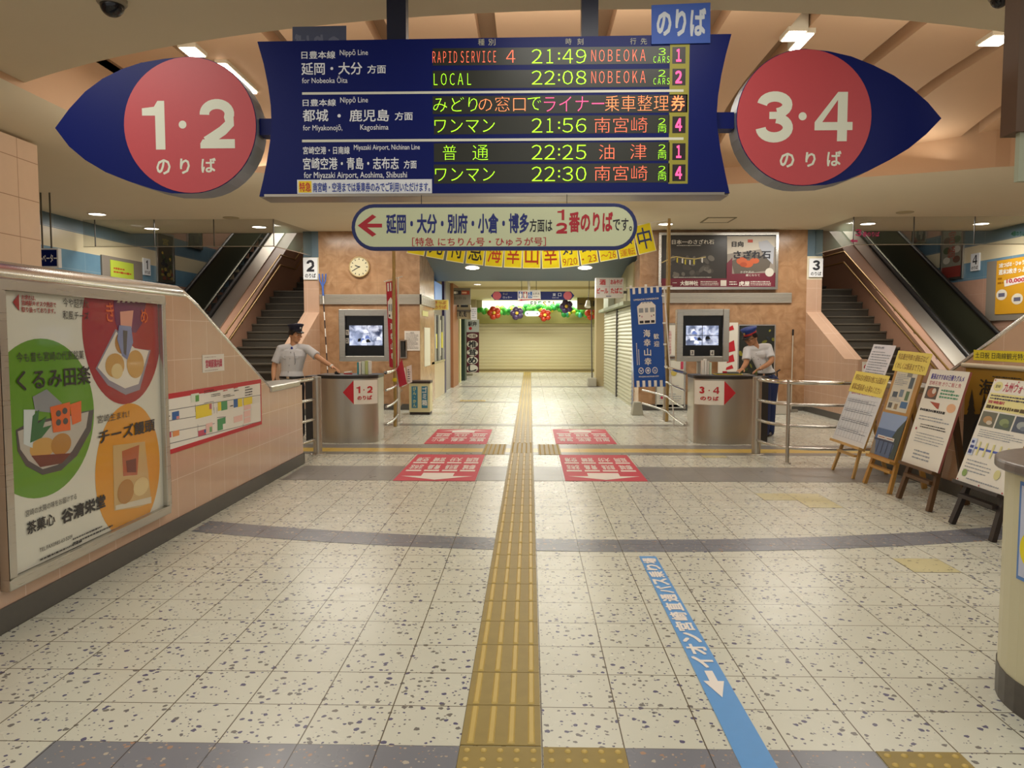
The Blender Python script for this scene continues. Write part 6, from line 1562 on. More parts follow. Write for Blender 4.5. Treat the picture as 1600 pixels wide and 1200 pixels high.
def red_v(c, u0, v0, u1, v1):
    w_ = u1-u0; c.vtext('広告を掲示しませんか', u0+w_*0.70, v1-0.05, w_*0.20, TXR, 2, 0.01); c.vtext('お問合せは宮崎駅', u0+w_*0.28, v1-0.12, w_*0.18, TXR, 2)
sheet('advert_notice_board', 'white board with red vertical lettering behind the blue banner', 'board', YG, (1040, 507, 1065, 556), '#e2ddd0', 0, frame=M_RAIL, extra=red_v)
def map_b(c, u0, v0, u1, v1):
    w_, h = u1-u0, v1-v0
    c.fineprint(u0+w_*0.1, v0+h*0.06, u1-w_*0.1, v0+h*0.3, 5, LGREY, 1, 0.3); c.ell(u0+w_*0.2, v0+h*0.2, 0.03, 0.03, TXR, 2, 12)
    c.rect(u0+w_*0.15, v0+h*0.45, u1-w_*0.2, v0+h*0.46, LGREY, 1); c.rect(u0+w_*0.45, v0+h*0.4, u0+w_*0.47, v0+h*0.85, LGREY, 1); c.ell(u0+w_*0.62, v0+h*0.72, 0.06, 0.06, mat('#c9b45a', 0.6), 2, 14); c.rect(u1-w_*0.14, v0+h*0.8, u1-w_*0.04, v0+h*0.96, TXR, 2)
sheet('lower_map_board', 'white map board standing low on the right granite wall behind the barrier', 'board', YG-0.01, (1026, 562, 1069, 636), '#dcd8ca', 0, frame=M_RAIL, extra=map_b)
def red_s(c, u0, v0, u1, v1):
    w_, h = u1-u0, v1-v0
    for k, (a, b_, e, f) in enumerate(((0.45, 0.90, 0.8, 0.97), (0.5, 0.66, 0.88, 0.80), (0.45, 0.54, 0.85, 0.64), (0.4, 0.46, 0.8, 0.52))): c.poly([(u0+w_*a, v0+h*b_), (u0+w_*e, v0+h*(b_+0.02)), (u0+w_*(e-0.08), v0+h*f), (u0+w_*(a+0.03), v0+h*(f-0.03))], M_RED, 1)
sheet('white_banner_board', 'white board with bold red characters between the right monitor and dark poster', 'board', 14.9, (1122, 504, 1152, 641), '#e9e3d6', 0, extra=red_s, dep=0.02)
def leaves(c, u0, v0, u1, v1):
    for k in range(40):
        u, v = random.uniform(0, 1), random.uniform(0.1, 1); c.ell(u0+(u1-u0)*u, v0+(v1-v0)*v, random.uniform(0.02, 0.07), random.uniform(0.015, 0.04), mat(random.choice(('#3d4a20', '#6a6a22', '#2a3018', '#8a8428', '#1d2216', '#242a30')), 0.5), 1+k*0.03, 9, random.uniform(0, 3))
sheet('dark_foliage_poster', 'dark foliage poster in a pale frame behind the bending attendant', 'poster', YG, (1154, 509, 1209, 620), '#1f221c', 0, frame=M_RAIL, extra=leaves)

# dustbin
db = thing('recycling_bin', 'cream dustbin with brown top and two blue labels by the granite corner', 'dustbin', (-2.1, 14.4, 0))
x0, x1, y0_, y1_ = -2.30, -1.90, 14.24, 14.62
b = MB(); b.box(x0, x1, y0_, y1_, 0.05, 0.60, mat('#ddd2a4', 0.5)); b.build('body', db, bevel=0.006)
b = MB(); b.box(x0-0.006, x1+0.006, y0_-0.006, y1_+0.006, 0.60, 0.645, mat('#3a2820', 0.5)); b.build('lid', db, bevel=0.006)
b = MB(); b.box(x0+0.01, x1-0.01, y0_+0.01, y1_-0.01, 0.0, 0.05, mat('#2c211c', 0.5)); b.build('plinth', db)
for k, tx in enumerate(('びん・かん', 'ゴミ箱')):
    u = x0+0.05+0.19*k; b = MB(); b.box(u, u+0.115, y0_-0.004, y0_, 0.13, 0.545, mat('#3f7f9a', 0.5)); lb = b.build('label_panel', db)
    c = Cv((0, y0_-0.004, 0), (1, 0, 0), (0, 0, 1)); c.vtext(tx, u+0.057, 0.535, 0.075 if k == 0 else 0.115, M_WHITE if k else mat('#d8d890', 0.5), 1, 0.02, sx=0.9); c.mb.build('lettering', lb)

# cleaning tools
bp = thing('ball_pole', 'long striped pole with a blue forked head leaning on the left granite wall', 'pole', (-4.0, 15.1, 0))
pa, pb = at(513, 600, 'Y', 14.9), at(505, 462, 'Y', 15.1)
dv = (pb-pa).normalized()
b = MB(); pa2 = pa - dv*(pa.z-0.01)/dv.z
L_ = (pb-pa2).length; n = 14
for k in range(n): b.tube([pa2+dv*L_*k/n, pa2+dv*L_*(k+1)/n], 0.011, M_WHITE if k % 2 else M_INK, 8)
b.build('shaft', bp)
b = MB(); M_BLH = mat('#4468b8', 0.5); pc = pb+dv*0.18; b.tube([pb, pc], 0.02, M_BLH, 8)
for s_ in (-0.07, 0, 0.07): b.tube([pc, pc+Vector((s_*0.8, 0, 0.12)), pc+Vector((s_, 0, 0.26))], 0.014, M_BLH, 8)
b.build('fork_head', bp)
dp = thing('long_handled_dustpan', 'white long handled dustpan on the floor behind the right attendant', 'dustpan', (4.65, 14.4, 0))
p = at(1222, 648, 'Z', 0); p.y = min(p.y, 14.8)
b = MB(); b.prism([(-0.14, 0), (0.14, 0), (0.15, 0.24), (-0.15, 0.24)], lambda u, v, h: Vector((p.x+u, p.y+0.05-h, v+0.006)), -0.10, 0.02, mat('#cfc9bf', 0.5)); b.build('pan', dp, bevel=0.01)
b = MB(); b.tube([(p.x-0.10, p.y, 0.24), (p.x-0.10, p.y+0.02, 0.72)], 0.011, M_WHITE, 8); b.build('shaft', dp)
b = MB(); b.tube([(p.x-0.10, p.y+0.02, 0.72), (p.x-0.11, p.y+0.02, 0.82), (p.x-0.05, p.y+0.02, 0.86)], 0.014, M_BLACK, 8); b.build('grip', dp)
mh = thing('mop_handle', 'thin pale mop handle with black cap leaning on the right granite wall', 'mop', (5.2, 15.1, 0))
pa, pb = at(1236, 640, 'Y', 14.95), at(1239, 524, 'Y', 15.15)
b = MB(); b.tube([(pa.x, pa.y, 0.05), pb], 0.012, mat('#b8ae9c', 0.5), 8); b.build('shaft', mh)
b = MB(); b.tube([pb, pb+Vector((0, 0, 0.12))], 0.018, M_BLACK, 8); b.build('cap', mh)
b = MB(); b.box(pa.x-0.12, pa.x+0.12, pa.y-0.05, pa.y+0.03, 0.002, 0.05, mat('#8a8478', 0.7)); b.build('head', mh)

# ---- bunting of yellow cards between the bamboo poles
YBN = 13.15
bn = thing('bunting_banner', 'string of yellow cards with large black, red and navy characters below the oval sign', 'bunting', (0.0, YBN, 2.7))
bot = [398, 403.5, 409.5, 413.5, 416.8, 418.6, 419.5, 419.5, 417, 412.5, 407, 402, 395]
xsb = [649, 679, 710.5, 741, 771, 801, 830.5, 861, 891.5, 922, 952, 982, 1012]
def paper(name, h, f=0.55):
    m, nt, bb = newmat(name); bb.inputs['Base Color'].default_value = hexc(h); bb.inputs['Roughness'].default_value = 0.7
    t_ = nt.nodes.new('ShaderNodeBsdfTranslucent'); t_.inputs[0].default_value = hexc(h); x = nt.nodes.new('ShaderNodeMixShader'); x.inputs[0].default_value = f
    nt.links.new(bb.outputs[0], x.inputs[1]); nt.links.new(t_.outputs[0], x.inputs[2]); nt.links.new(x.outputs[0], nt.nodes['Material Output'].inputs['Surface']); return m
M_CARD = paper('card_yellow', '#fdf03a'); M_CARDW = paper('card_back', '#f6f2d8', 0.7)
tops = []
CvB = Cv((0, YBN, 0), (1, 0, 0), (0, 0, 1))
for i, ch in enumerate('観光特急海幸山幸好評運転中'):
    a = bot[max(i-1, 0)]; e = bot[min(i+1, 12)]; dx = xsb[min(i+1, 12)]-xsb[max(i-1, 0)]; ang = -math.atan2(e-a, dx)*1.0
    u, v = CvB.px(xsb[i], bot[i]); uu = Vector((math.cos(ang), 0, math.sin(ang))); vv = Vector((-math.sin(ang), 0, math.cos(ang)))
    o = Vector((u, YBN, v)); w2, hh = 0.155, 0.50; ty = 0.012*math.sin(i*1.7); nn_ = uu.cross(vv)
    b = MB(); b.obox(o+vv*hh/2, uu*w2, vv*hh/2, nn_*0.0015, M_CARDW); cd_ = b.build('card', bn)
    c = Cv(o + nn_*0.002, uu, vv, h=0.0005, step=0.0012); c.rect(-w2*0.93, 0.012, w2*0.93, hh-0.012, M_CARD, 0)
    mc = M_INK if i < 4 else mat('#e0502a', 0.5) if i < 8 else mat('#2a3a78', 0.5)
    small = {8: '9/20', 9: '・23', 10: '～26', 11: '運転'}.get(i)
    if small: c.text(ch, -w2*0.7, hh*0.42, w2*0.7, hh*0.92, mc, 1, 0.008); c.text(small, -w2*0.8, hh*0.06, w2*0.8, hh*0.30, mat('#e0702a', 0.5), 1)
    else: c.text(ch, -w2*0.75, hh*0.14, w2*0.75, hh*0.88, mc, 1, 0.008)
    c.mb.build('lettering', cd_); tops.append(o+vv*hh)
b = MB(); b.tube(spline([Vector((-2.23, 12.37, 2.9))]+tops+[Vector((2.40, 13.2, 3.5))], 3), 0.006, M_WHITE, 6); b.build('string', bn)

# ================================================================== THE PASSAGE
M_SHUT = mat('#d9d2ae', 0.45); M_SHUT2 = mat('#c4c2a8', 0.4, 0.3)
def shutter(name, P, w_, h, m, pitch=0.10):
    """roller shutter: corrugated sheet through P(u, v)"""
    b = MB(); n = int(h/pitch); rows_ = []
    for i in range(n+1):
        z = h*i/n; rows_ += [[P(0, z, 0.0), P(w_, z, 0.0)], [P(0, min(h, z+pitch*0.62), 0.022), P(w_, min(h, z+pitch*0.62), 0.022)], [P(0, min(h, z+pitch*0.66), 0.0), P(w_, min(h, z+pitch*0.66), 0.0)]]
    b.grid(rows_, m, False); o = b.build(name); return struct(o)
shutter('door_1', lambda u, v, h: Vector((-2.25+u, 31.9-h, v+0.05)), 5.15, 2.55, M_SHUT, 0.13)
b = MB(); b.box(-2.25, 2.9, 31.84, 31.94, 0, 0.09, mat('#8f8258', 0.5)); struct(b.build('trim_19'))
b = MB(); b.box(-2.3, 3.0, 31.55, 31.95, 2.02, 2.62, mat('#a9a562', 0.6)); struct(b.build('trim_20'))
fs = thing('shop_fascia', 'lit white fascia with coloured letters above the far closed shutter', 'sign', (0.4, 31.7, 2.62))
M_FASC = mat('#f4f4e6', 0.5, emit=1.0)
b = MB(); b.box(-2.0, 2.05, 31.5, 31.83, 2.62, 2.98, M_FASC); b.build('light_box', fs)
c = Cv((0, 31.5, 0), (1, 0, 0), (0, 0, 1), h=0.004, step=0.003)
for ch, x0, x1, col in (('F', 829, 833, '#2a2a2a'), ('R', 834.5, 839, '#2a2a2a'), ('E', 841, 846, '#3a8a5a'), ('S', 848, 854, '#c0a02a'), ('T', 856, 860, '#2a2a2a'), ('A', 862, 867.5, '#c0a02a')): c.tpx(ch, x0, 470.8, x1, 479, mat(col, 0.5), 1, 0.02)
c.mb.build('lettering', fs)
sp_ = thing('brown_shop_sign', 'brown shop sign with kanji above the balloons at the right of the passage', 'sign', (2.4, 30.5, 2.5))
c = Cv((0, 29.8, 0), (1, 0, 0), (0, 0, 1), h=0.004, step=0.003); u0, v0, u1, v1 = c.bpx(902, 465, 934, 484)
b = MB(); b.box(u0, u1, 29.8, 29.9, v0, v1, mat('#7c6a3c', 0.6)); b.build('board', sp_); b = MB(); b.tube([((u0+u1)/2, 29.85, v1), ((u0+u1)/2, 29.85, 3.015)], 0.02, M_BASEB, 6); b.build('hanger', sp_)
c.tpx('日高', 919, 469.5, 932, 479, M_INK, 1, 0.02); u0, v0, u1, v1 = c.bpx(905, 473, 916, 477); c.fineprint(u0, v0, u1, v1, 1, M_INK, 1); c.mb.build('lettering', sp_)
# balloons
M_BG = [mat(h, 0.25) for h in ('#3fae3a', '#58c04a', '#2f9a44', '#8ac43a', '#d8d23a', '#4ab8a0')]
gl_ = thing('balloon_garland', 'garland of green and yellow balloons across the far end of the passage', 'balloons', (0.4, 31.2, 2.3))
random.seed(21)
Cg = Cv((0, 31.2, 0), (1, 0, 0), (0, 0, 1))
for k in range(84):
    s_ = (k+random.uniform(-0.4, 0.4))/84; px_ = 749+186*s_
    yc = 483 + 3.5*math.sin(s_*9)*0.6 + (5.5 if s_ > 0.62 else 1.0)*random.uniform(-0.6, 1.4) + random.uniform(-3.5, 3.5)
    u, v = Cg.px(px_, yc); r = random.uniform(0.085, 0.12)
    m = random.choices(M_BG, (6, 6, 5, 2, 2.2, 0.8))[0]
    b = MB(); b.sphere((u, 31.2+random.uniform(-0.1, 0.1), v), (r, r, r*1.08), m, 10, 7); b.build('balloon', gl_)
def bflower(label, px_, py_, col, r=0.14):
    u, v = Cg.px(px_, py_); t = thing('balloon_flower', label, 'balloon flower', (u, 30.72, v-0.2))
    m = mat(col, 0.22)
    for k in range(5):
        a = PI/2+2*PI*k/5+0.3; b = MB(); b.sphere((u+0.15*math.cos(a), 30.72, v+0.15*math.sin(a)), (r, r*0.9, r), m, 12, 8); b.build('petal', t)
    b = MB(); b.sphere((u, 30.58, v), 0.07, mat('#d8b43a', 0.3), 10, 7); b.build('centre', t)
    b = MB(); b.tube([(u, 30.72, v+0.1), (u, 30.72, 3.015)], 0.004, M_WHITE, 5); b.build('string', t)
bflower('red balloon flower at the left end of the balloon garland', 773, 489.5, '#b83a20'); bflower('purple balloon flower left of the white arrow plate', 808, 490, '#4a3a5c')
bflower('red balloon flower just right of the white arrow plate', 851, 493, '#b83a20', 0.12); bflower('purple balloon flower high on the garland right of the fascia letters', 884, 479.5, '#44345e'); bflower('red balloon flower at the right end of the balloon garland', 923, 490, '#c8401e')
ar_ = thing('arrow_plate', 'small white plate with two black arrows among the balloons', 'sign', (0.1, 30.6, 2.2))
c = Cv((0, 30.35, 0), (1, 0, 0), (0, 0, 1), h=0.004, step=0.003); u0, v0, u1, v1 = c.bpx(820, 486, 843.5, 494)
b = MB(); b.prism(stadium(u0, v0, u1, v1, 8), lambda u, v, h: c.p(u, v, h), -0.03, 0, M_SIGNW); b.build('plate', ar_)
for x0, x1 in ((822.5, 828.5), (841, 835)): c.line([c.px(x0, 490), c.px(x1, 490)], 0.025, M_INK, 1); c.poly([c.px(x0, 490), c.px((x0*2+x1)/3, 488), c.px((x0*2+x1)/3, 492)], M_INK, 1)
u0, v0, u1, v1 = c.bpx(829.5, 488, 834.5, 492); c.fineprint(u0, v0, u1, v1, 1, LGREY, 1); c.mb.build('print', ar_)
for x in (u0-0.1, u1+0.1): b = MB(); b.tube([(x, 30.36, v1), (x, 30.36, 3.015)], 0.006, M_BASEB, 6); b.build('wire', ar_)
# hanging navy direction sign with restroom plate
hs = thing('hanging_exit_sign', 'navy hanging sign with red disc ends and restroom plate in the passage', 'sign', (0.1, 18.7, 2.4))
YH = 18.9; c = Cv((0, YH, 0), (1, 0, 0), (0, 0, 1), h=0.003, step=0.002)
u0, v0, u1, v1 = c.bpx(767, 455.5, 897.5, 468.5); vm = (v0+v1)/2
b = MB(); b.prism([(u0, vm), (u0+0.09, v0), (u1-0.09, v0), (u1, vm), (u1-0.09, v1), (u0+0.09, v1)], lambda u, v, h: c.p(u, v, h), -0.1, 0, M_NAVY); b.build('body', hs)
for x in (776.5, 887): c = Cv((0, YH, 0), (1, 0, 0), (0, 0, 1), h=0.003, step=0.002); u_, v_ = c.px(x, 462); c.ell(u_, v_, 0.105, 0.105, M_REDDISC, 1, 24); c.mb.build('red_disc', hs)
c = Cv((0, YH, 0), (1, 0, 0), (0, 0, 1), h=0.003, step=0.002)
c.tpx('東', 863.5, 458, 868.5, 463, M_SIGNTXT, 2); c.tpx('口', 872, 458, 877, 463, M_SIGNTXT, 2); a = c.bpx(863, 464.5, 878, 466); c.fineprint(*a, 1, M_SIGNTXT, 2); c.tpx('きっぷ', 786, 457.5, 793, 461, M_DIMTXT, 2); c.tpx('ロッカー', 786, 463, 800, 466.5, M_SIGNTXT, 2); c.mb.build('lettering', hs)
YW = YH-0.06; c = Cv((0, YW, 0), (1, 0, 0), (0, 0, 1), h=0.002, step=0.002); q4 = lambda x, y: (740+x/6.668, 440+y/6.668)
b = MB(); b.prism([c.px(*q4(*p)) for p in ((460, 205), (700, 185), (695, 88), (460, 95))], lambda u, v, h: c.p(u, v, h), -0.02, 0, mat('#ece6dc', 0.5)); rp = b.build('restroom_plate', hs)
for x0, col in ((468, '#3a4a9a'), (517, '#a8323a'), (568, '#2f6ab8')): c.rpx(*q4(x0, 105), *q4(x0+42, 172), mat(col, 0.5), 1)
for x0 in (489, 538): u_, v_ = c.px(*q4(x0, 116)); c.ell(u_, v_, 0.018, 0.018, M_WHITE, 2, 12); c.poly([c.px(*q4(*p)) for p in ((x0-12, 125), (x0+12, 125), (x0+14, 145), (x0+7, 170), (x0-7, 170), (x0-14, 145))], M_WHITE, 2)
u_, v_ = c.px(*q4(585, 114)); c.ell(u_, v_, 0.014, 0.014, M_WHITE, 2, 10); c.stroke([c.px(*q4(*p)) for p in ((584, 122), (586, 142), (598, 143), (603, 160))], 0.014, M_WHITE, 2); c.stroke([c.px(*q4(*p)) for p in ((580, 135), (576, 150), (586, 162), (596, 156))], 0.012, M_WHITE, 2)
c.tpx('お手洗', *q4(617, 115), *q4(688, 138), M_INK, 2, 0.0); a = c.bpx(*q4(620, 150), *q4(690, 162)); c.fineprint(*a, 1, M_INK, 2)
c.poly([c.px(*q4(*p)) for p in ((470, 195), (505, 180), (505, 187), (692, 180), (692, 188), (505, 197), (505, 204))], M_RED, 2); c.mb.build('pictograms', rp)
p = c.px(826, 440); b = MB(); b.tube([(p[0], YH-0.05, v1-0.02), (p[0]+0.01, YH-0.05, v1+0.10), (p[0], YH-0.05, v1+0.25), (p[0], YH-0.5, 3.0)], [0.025, 0.03, 0.03, 0.012], M_WHITE, 8); b.build('hanger_pipe', hs)
for x in (815, 838): p = c.px(x, 440); b = MB(); b.tube([(p[0], YH-0.03, v1), (p[0], YH-0.03, 3.02)], 0.008, M_BASEB, 6); b.build('hanger_rod', hs)
# liquor and souvenir sign box
lq = thing('souvenir_shop_sign', 'white box sign with four red captions projecting from the right passage wall', 'sign', (1.8, 17.0, 2.3))
YL = 16.9; c = Cv((0, YL, 0), (1, 0, 0), (0, 0, 1), h=0.003, step=0.0015); u0, v0, u1, v1 = c.bpx(930.5, 434, 974.5, 465.5)
b = MB(); b.box(u0, u1, YL, YL+0.16, v0, v1, mat('#ded6d0', 0.45)); b.build('case', lq, bevel=0.01)
w_, h = u1-u0, v1-v0; c.rect(u0+w_*0.485, v0+h*0.12, u0+w_*0.495, v1-0.02, LGREY, 1); c.rect(u0+0.02, v0+h*0.55, u1-0.02, v0+h*0.56, LGREY, 1)
for t_, a, b_, e, f in (('酒', 0.14, 0.64, 0.36, 0.92), ('おみやげ', 0.53, 0.66, 0.95, 0.92), ('ビール', 0.05, 0.22, 0.45, 0.50), ('たばこ', 0.54, 0.22, 0.95, 0.50)): c.text(t_, u0+w_*a, v0+h*b_, u0+w_*e, v0+h*f, mat('#c83a40', 0.5), 1, 0.03)
c.fineprint(u0+w_*0.38, v0+h*0.06, u0+w_*0.64, v0+h*0.11, 1, M_TXNAVY, 1, 0.9); c.mb.build('lettering', lq)
b = MB(); b.box(u1-0.02, 2.19, YL+0.05, YL+0.11, v0+0.1, v0+0.16, M_BASEB); b.build('bracket', lq)
# shutters, pillars and housings of the right passage wall
b = MB(); b.box(2.19, 2.6, 15.6, 15.95, 0, 3.05, M_GRAN_X); b.box(2.2, 2.6, 22.0, 22.3, 0, 3.02, mat('#a8764e', 0.5)); struct(b.build('wall_passage_right'))
b = MB(); b.box(2.16, 2.6, 15.95, 22.0, 2.20, 3.05, mat('#a39a72', 0.6)); b.box(2.75, 2.95, 22.3, 28.5, 0, 3.02, mat('#b8ad84', 0.6)); b.box(3.1, 3.3, 28.5, 31.9, 0, 3.02, mat('#b8ad84', 0.6)); b.box(1.98, 2.30, 22.6, 23.2, 0.0, 3.02, mat('#c9b98a', 0.6)); struct(b.build('wall_shops_right'))
shutter('door_2', lambda u, v, h: Vector((2.17+h-0.02, 18.6-u, v)), 2.6, 2.14, M_SHUT2, 0.085)
shutter('door_3', lambda u, v, h: Vector((2.17+h-0.02, 21.95-u, v)), 3.25, 2.14, M_SHUT2, 0.085)
b = MB(); b.box(2.12, 2.2, 18.6, 18.7, 0, 2.16, M_BASEB); struct(b.build('trim_21'))
hb = thing('shutter_housing', 'grey green shutter box over the right passage shutters', 'shutter box', (2.0, 19, 2.15))
b = MB(); b.box(1.98, 2.155, 16.1, 21.9, 2.16, 2.24, mat('#8f9478', 0.5)); b.build('rail', hb); b = MB(); b.box(2.0, 2.155, 19.4, 20.6, 2.245, 2.55, mat('#b9bda8', 0.4)); b.build('motor_box', hb)
sl_ = thing('spot_lamp', 'small white spot lamp on an arm beside the souvenir sign', 'spot lamp', (1.5, 21.5, 2.5)); p = at(919, 470, 'Y', 20.5)
b = MB(); b.tube([p, p+Vector((-0.02, -0.06, -0.17))], [0.05, 0.085], M_WHITE, 12); b.build('shade', sl_); b = MB(); b.tube([p, p+Vector((0.02, 0.05, 0.2)), (p.x+0.03, p.y+0.05, 3.02)], 0.01, M_BASEB, 6); b.build('arm', sl_)
# conduit with weight by the right pillar
fp = thing('flag_pole_base', 'thin post in a grey floor block near the far right pillar', 'post', (2.0, 24.5, 0)); p = at(934, 604, 'Z', 0)
p = Vector((1.72, 22.3, 0))
b = MB(); b.box(p.x, p.x+0.26, p.y, p.y+0.26, 0, 0.26, mat('#b0ab98', 0.8)); b.build('block', fp, bevel=0.02); b = MB(); b.tube([(p.x+0.13, p.y+0.13, 0.26), (p.x+0.10, p.y+0.13, 2.3)], 0.018, M_BASEB, 8); b.build('post', fp)
# left shop fronts of the passage
M_MARB = mat('#cdbb98', 0.3, noise=0.1, nscale=5); M_PURP = mat('#33285c', 0.4); M_BRN = mat('#a06a44', 0.5); M_GRN = mat('#22382c', 0.5)
b = MB(); b.box(-3.2, -2.24, 17.0, 19.7, 0, 0.85, M_MARB); b.box(-3.2, -2.22, 17.0, 19.7, 0.85, 0.90, M_RAIL); struct(b.build('wall_kiosk_base'))
b = MB(); b.box(-3.0, -2.3, 17.0, 19.7, 2.02, 3.02, mat('#8d8168', 0.6)); b.box(-3.3, -3.2, 17.0, 31.9, 0, 3.02, mat('#b5a888', 0.6)); struct(b.build('wall_shops_left'))
kw = thing('kiosk_window', 'glazed kiosk window with white frames and papers on the left of the passage', 'window', (-2.25, 18.3, 0.9))
b = MB()
for y in (17.05, 17.9, 18.75, 19.6): b.box(-2.29, -2.235, y-0.035, y+0.035, 0.90, 2.02, mat('#d6d2c2', 0.5))
b.build('frame', kw)
b = MB(); b.box(-2.27, -2.265, 17.05, 19.6, 0.9, 2.02, M_GLASS); b.build('glass', kw)
b = MB(); b.box(-2.85, -2.75, 17.05, 19.6, 0.9, 2.0, mat('#6d7f8a', 0.5)); b.build('blind', kw)
for y0_, y1_, z0_, z1_, col in ((17.15, 17.6, 1.1, 1.9, '#d8d2b8'), (17.95, 18.3, 1.2, 1.55, '#d8cc3a'), (18.8, 19.1, 1.0, 1.9, '#d0cbb8'), (19.2, 19.5, 1.2, 1.6, '#dad02e')): b = MB(); b.box(-2.262, -2.256, y0_, y1_, z0_, z1_, mat(col, 0.6)); b.build('pasted_paper', kw)
b = MB(); b.box(-2.6, -2.24, 19.75, 20.1, 0, 3.02, M_PURP); struct(b.build('wall_purple_pillar'))
b = MB(); b.box(-2.7, -2.22, 21.8, 23.4, 0, 3.02, M_BRN); b.box(-2.7, -2.3, 20.1, 21.8, 0, 3.02, mat('#9a948c', 0.5)); struct(b.build('wall_brown_column'))
b = MB(); b.box(-2.7, -2.18, 25.2, 25.9, 0, 2.3, M_GRN); b.box(-2.7, -2.25, 24.2, 24.6, 0, 2.3, mat('#d6cf9a', 0.5)); b.box(-2.9, -2.18, 23.5, 26.0, 2.3, 3.02, mat('#4a4438', 0.5)); struct(b.build('wall_green_frame'))
def proj_sign(name, label, y, bx, col, draw, dep=0.08):
    c = Cv((0, y, 0), (1, 0, 0), (0, 0, 1), h=0.003, step=0.0015); u0, v0, u1, v1 = c.bpx(*bx)
    t = thing(name, label, 'sign', ((u0+u1)/2, y, v0)); b = MB(); b.box(u0, u1, y, y+dep, v0, v1, mat(col, 0.5)); b.build('case', t)
    b = MB(); b.box(min(u0, -2.22)-0.05, u0+0.01, y+dep*0.3, y+dep*0.7, v1-0.12, v1-0.07, M_BASEB); b.build('bracket', t)
    draw(c, u0, v0, u1, v1); c.mb.build('lettering', t)
def two(a, bb_, m):
    def f(c, u0, v0, u1, v1): w_, h = u1-u0, v1-v0; c.text(a, u0+w_*0.12, v0+h*0.54, u1-w_*0.12, v0+h*0.9, m, 1, 0.015); c.text(bb_, u0+w_*0.12, v0+h*0.1, u1-w_*0.12, v0+h*0.46, m, 1, 0.015)
    return f
proj_sign('ticket_corner_sign', 'yellow sign with red lettering projecting over the kiosk window', 17.4, (676, 468.5, 700, 484), '#dcc862', two('きっぷ', 'のりば', mat('#b85a3a', 0.5)))
def d_rest(c, u0, v0, u1, v1):
    w_, h = u1-u0, v1-v0; c.rect(u0+w_*0.02, v0+h*0.60, u0+w_*0.48, v0+h*0.84, M_INK, 1); c.rect(u0+w_*0.5, v0+h*0.60, u0+w_*0.95, v0+h*0.84, mat('#a8402c', 0.5), 1)
    c.text('お弁当', u0+w_*0.1, v0+h*0.30, u0+w_*0.75, v0+h*0.48, mat('#4a463c', 0.5), 1); c.fineprint(u0+w_*0.05, v0+h*0.62, u0+w_*0.45, v0+h*0.82, 1, M_WHITE, 2, 0.8); c.fineprint(u0+w_*0.53, v0+h*0.62, u0+w_*0.92, v0+h*0.82, 1, mat('#e0b090', 0.5), 2, 0.8)
proj_sign('grey_shop_sign', 'grey shop sign with black and red bar, upper one of the left passage signs', 22.0, (707, 450, 735, 476), '#7f776a', d_rest)
def d_meshi(c, u0, v0, u1, v1):
    w_, h = u1-u0, v1-v0; c.rect(u0+w_*0.05, v0+h*0.86, u0+w_*0.4, v0+h*1.0, M_INK, 1); c.rect(u0+w_*0.5, v0+h*0.84, u0+w_*0.88, v0+h*1.0, M_INK, 1)
    c.text('めし', u0+w_*0.42, v0+h*0.12, u0+w_*0.62, v0+h*0.62, M_INK, 1, 0.03); c.text('処', u0+w_*0.64, v0+h*0.12, u0+w_*0.80, v0+h*0.62, M_INK, 1, 0.03); c.text('椎茸', u0+w_*0.12, v0+h*0.15, u0+w_*0.36, v0+h*0.42, M_INK, 1)
proj_sign('meal_shop_sign', 'beige shop sign with black hiragana, lower one of the left passage signs', 23.0, (705, 476.5, 735, 498), '#a59a7c', d_meshi, 0.3)
proj_sign('lit_menu_box', 'white lit menu box at the end of the beige shop sign', 22.9, (736, 480.5, 745, 500), '#e8e8ee', lambda c, u0, v0, u1, v1: c.fineprint(u0+0.02, v0+0.04, u1-0.02, v1-0.04, 5, LGREY, 1))
mn = thing('mushroom_rice_banner', 'tall maroon banner with white edged black characters at the end of the left shops', 'banner', (-2.25, 28.5, 0)); YM = 28.6
c = Cv((0, YM, 0), (1, 0, 0), (0, 0, 1), h=0.004, step=0.003); u0, v0, u1, v1 = c.bpx(728, 519, 748.5, 582); u2, v2, u3, v3 = c.bpx(728, 499, 748.5, 519)
b = MB(); b.box(u0, u1, YM, YM+0.01, v0, v1, mat('#5c1a2c', 0.6)); b.box(u2, u3, YM, YM+0.01, v1, v3, mat('#c9d2d6', 0.6)); b.build('cloth', mn)
b = MB(); b.tube([(u0-0.02, YM+0.02, 0.05), (u0-0.02, YM+0.02, v3+0.05)], 0.015, M_WHITE, 6); b.box(u0-0.2, u0+0.25, YM-0.15, YM+0.2, 0.0, 0.06, mat('#8a8672', 0.7)); b.build('stand', mn)
for i, ch in enumerate('椎茸めし'):
    vv = v1 - (v1-v0)*(0.30+0.20*i); um = (u0+u1)/2
    c.ell(um, vv, 0.21, 0.145, M_WHITE, 1, 18); c.text(ch, um-0.16, vv-0.125, um+0.16, vv+0.125, M_INK, 2, 0.03)
c.ell((u0+u1)/2, v1-0.14, 0.2, 0.085, M_WHITE, 1, 18); c.text('元祖', (u0+u1)/2-0.15, v1-0.20, (u0+u1)/2+0.15, v1-0.08, mat('#5c1a2c', 0.5), 2, 0.02); c.text('駅弁', u2+0.08, v3-0.26, u3-0.08, v3-0.08, M_INK, 1, 0.02); c.ell(u2+0.17, v1+0.14, 0.06, 0.06, M_RED, 1, 14)
c.mb.build('lettering', mn)
pb_ = thing('blue_side_poster', 'bright blue poster high on the left passage wall beyond the granite corner', 'poster', (-2.2, 18.0, 2.4))
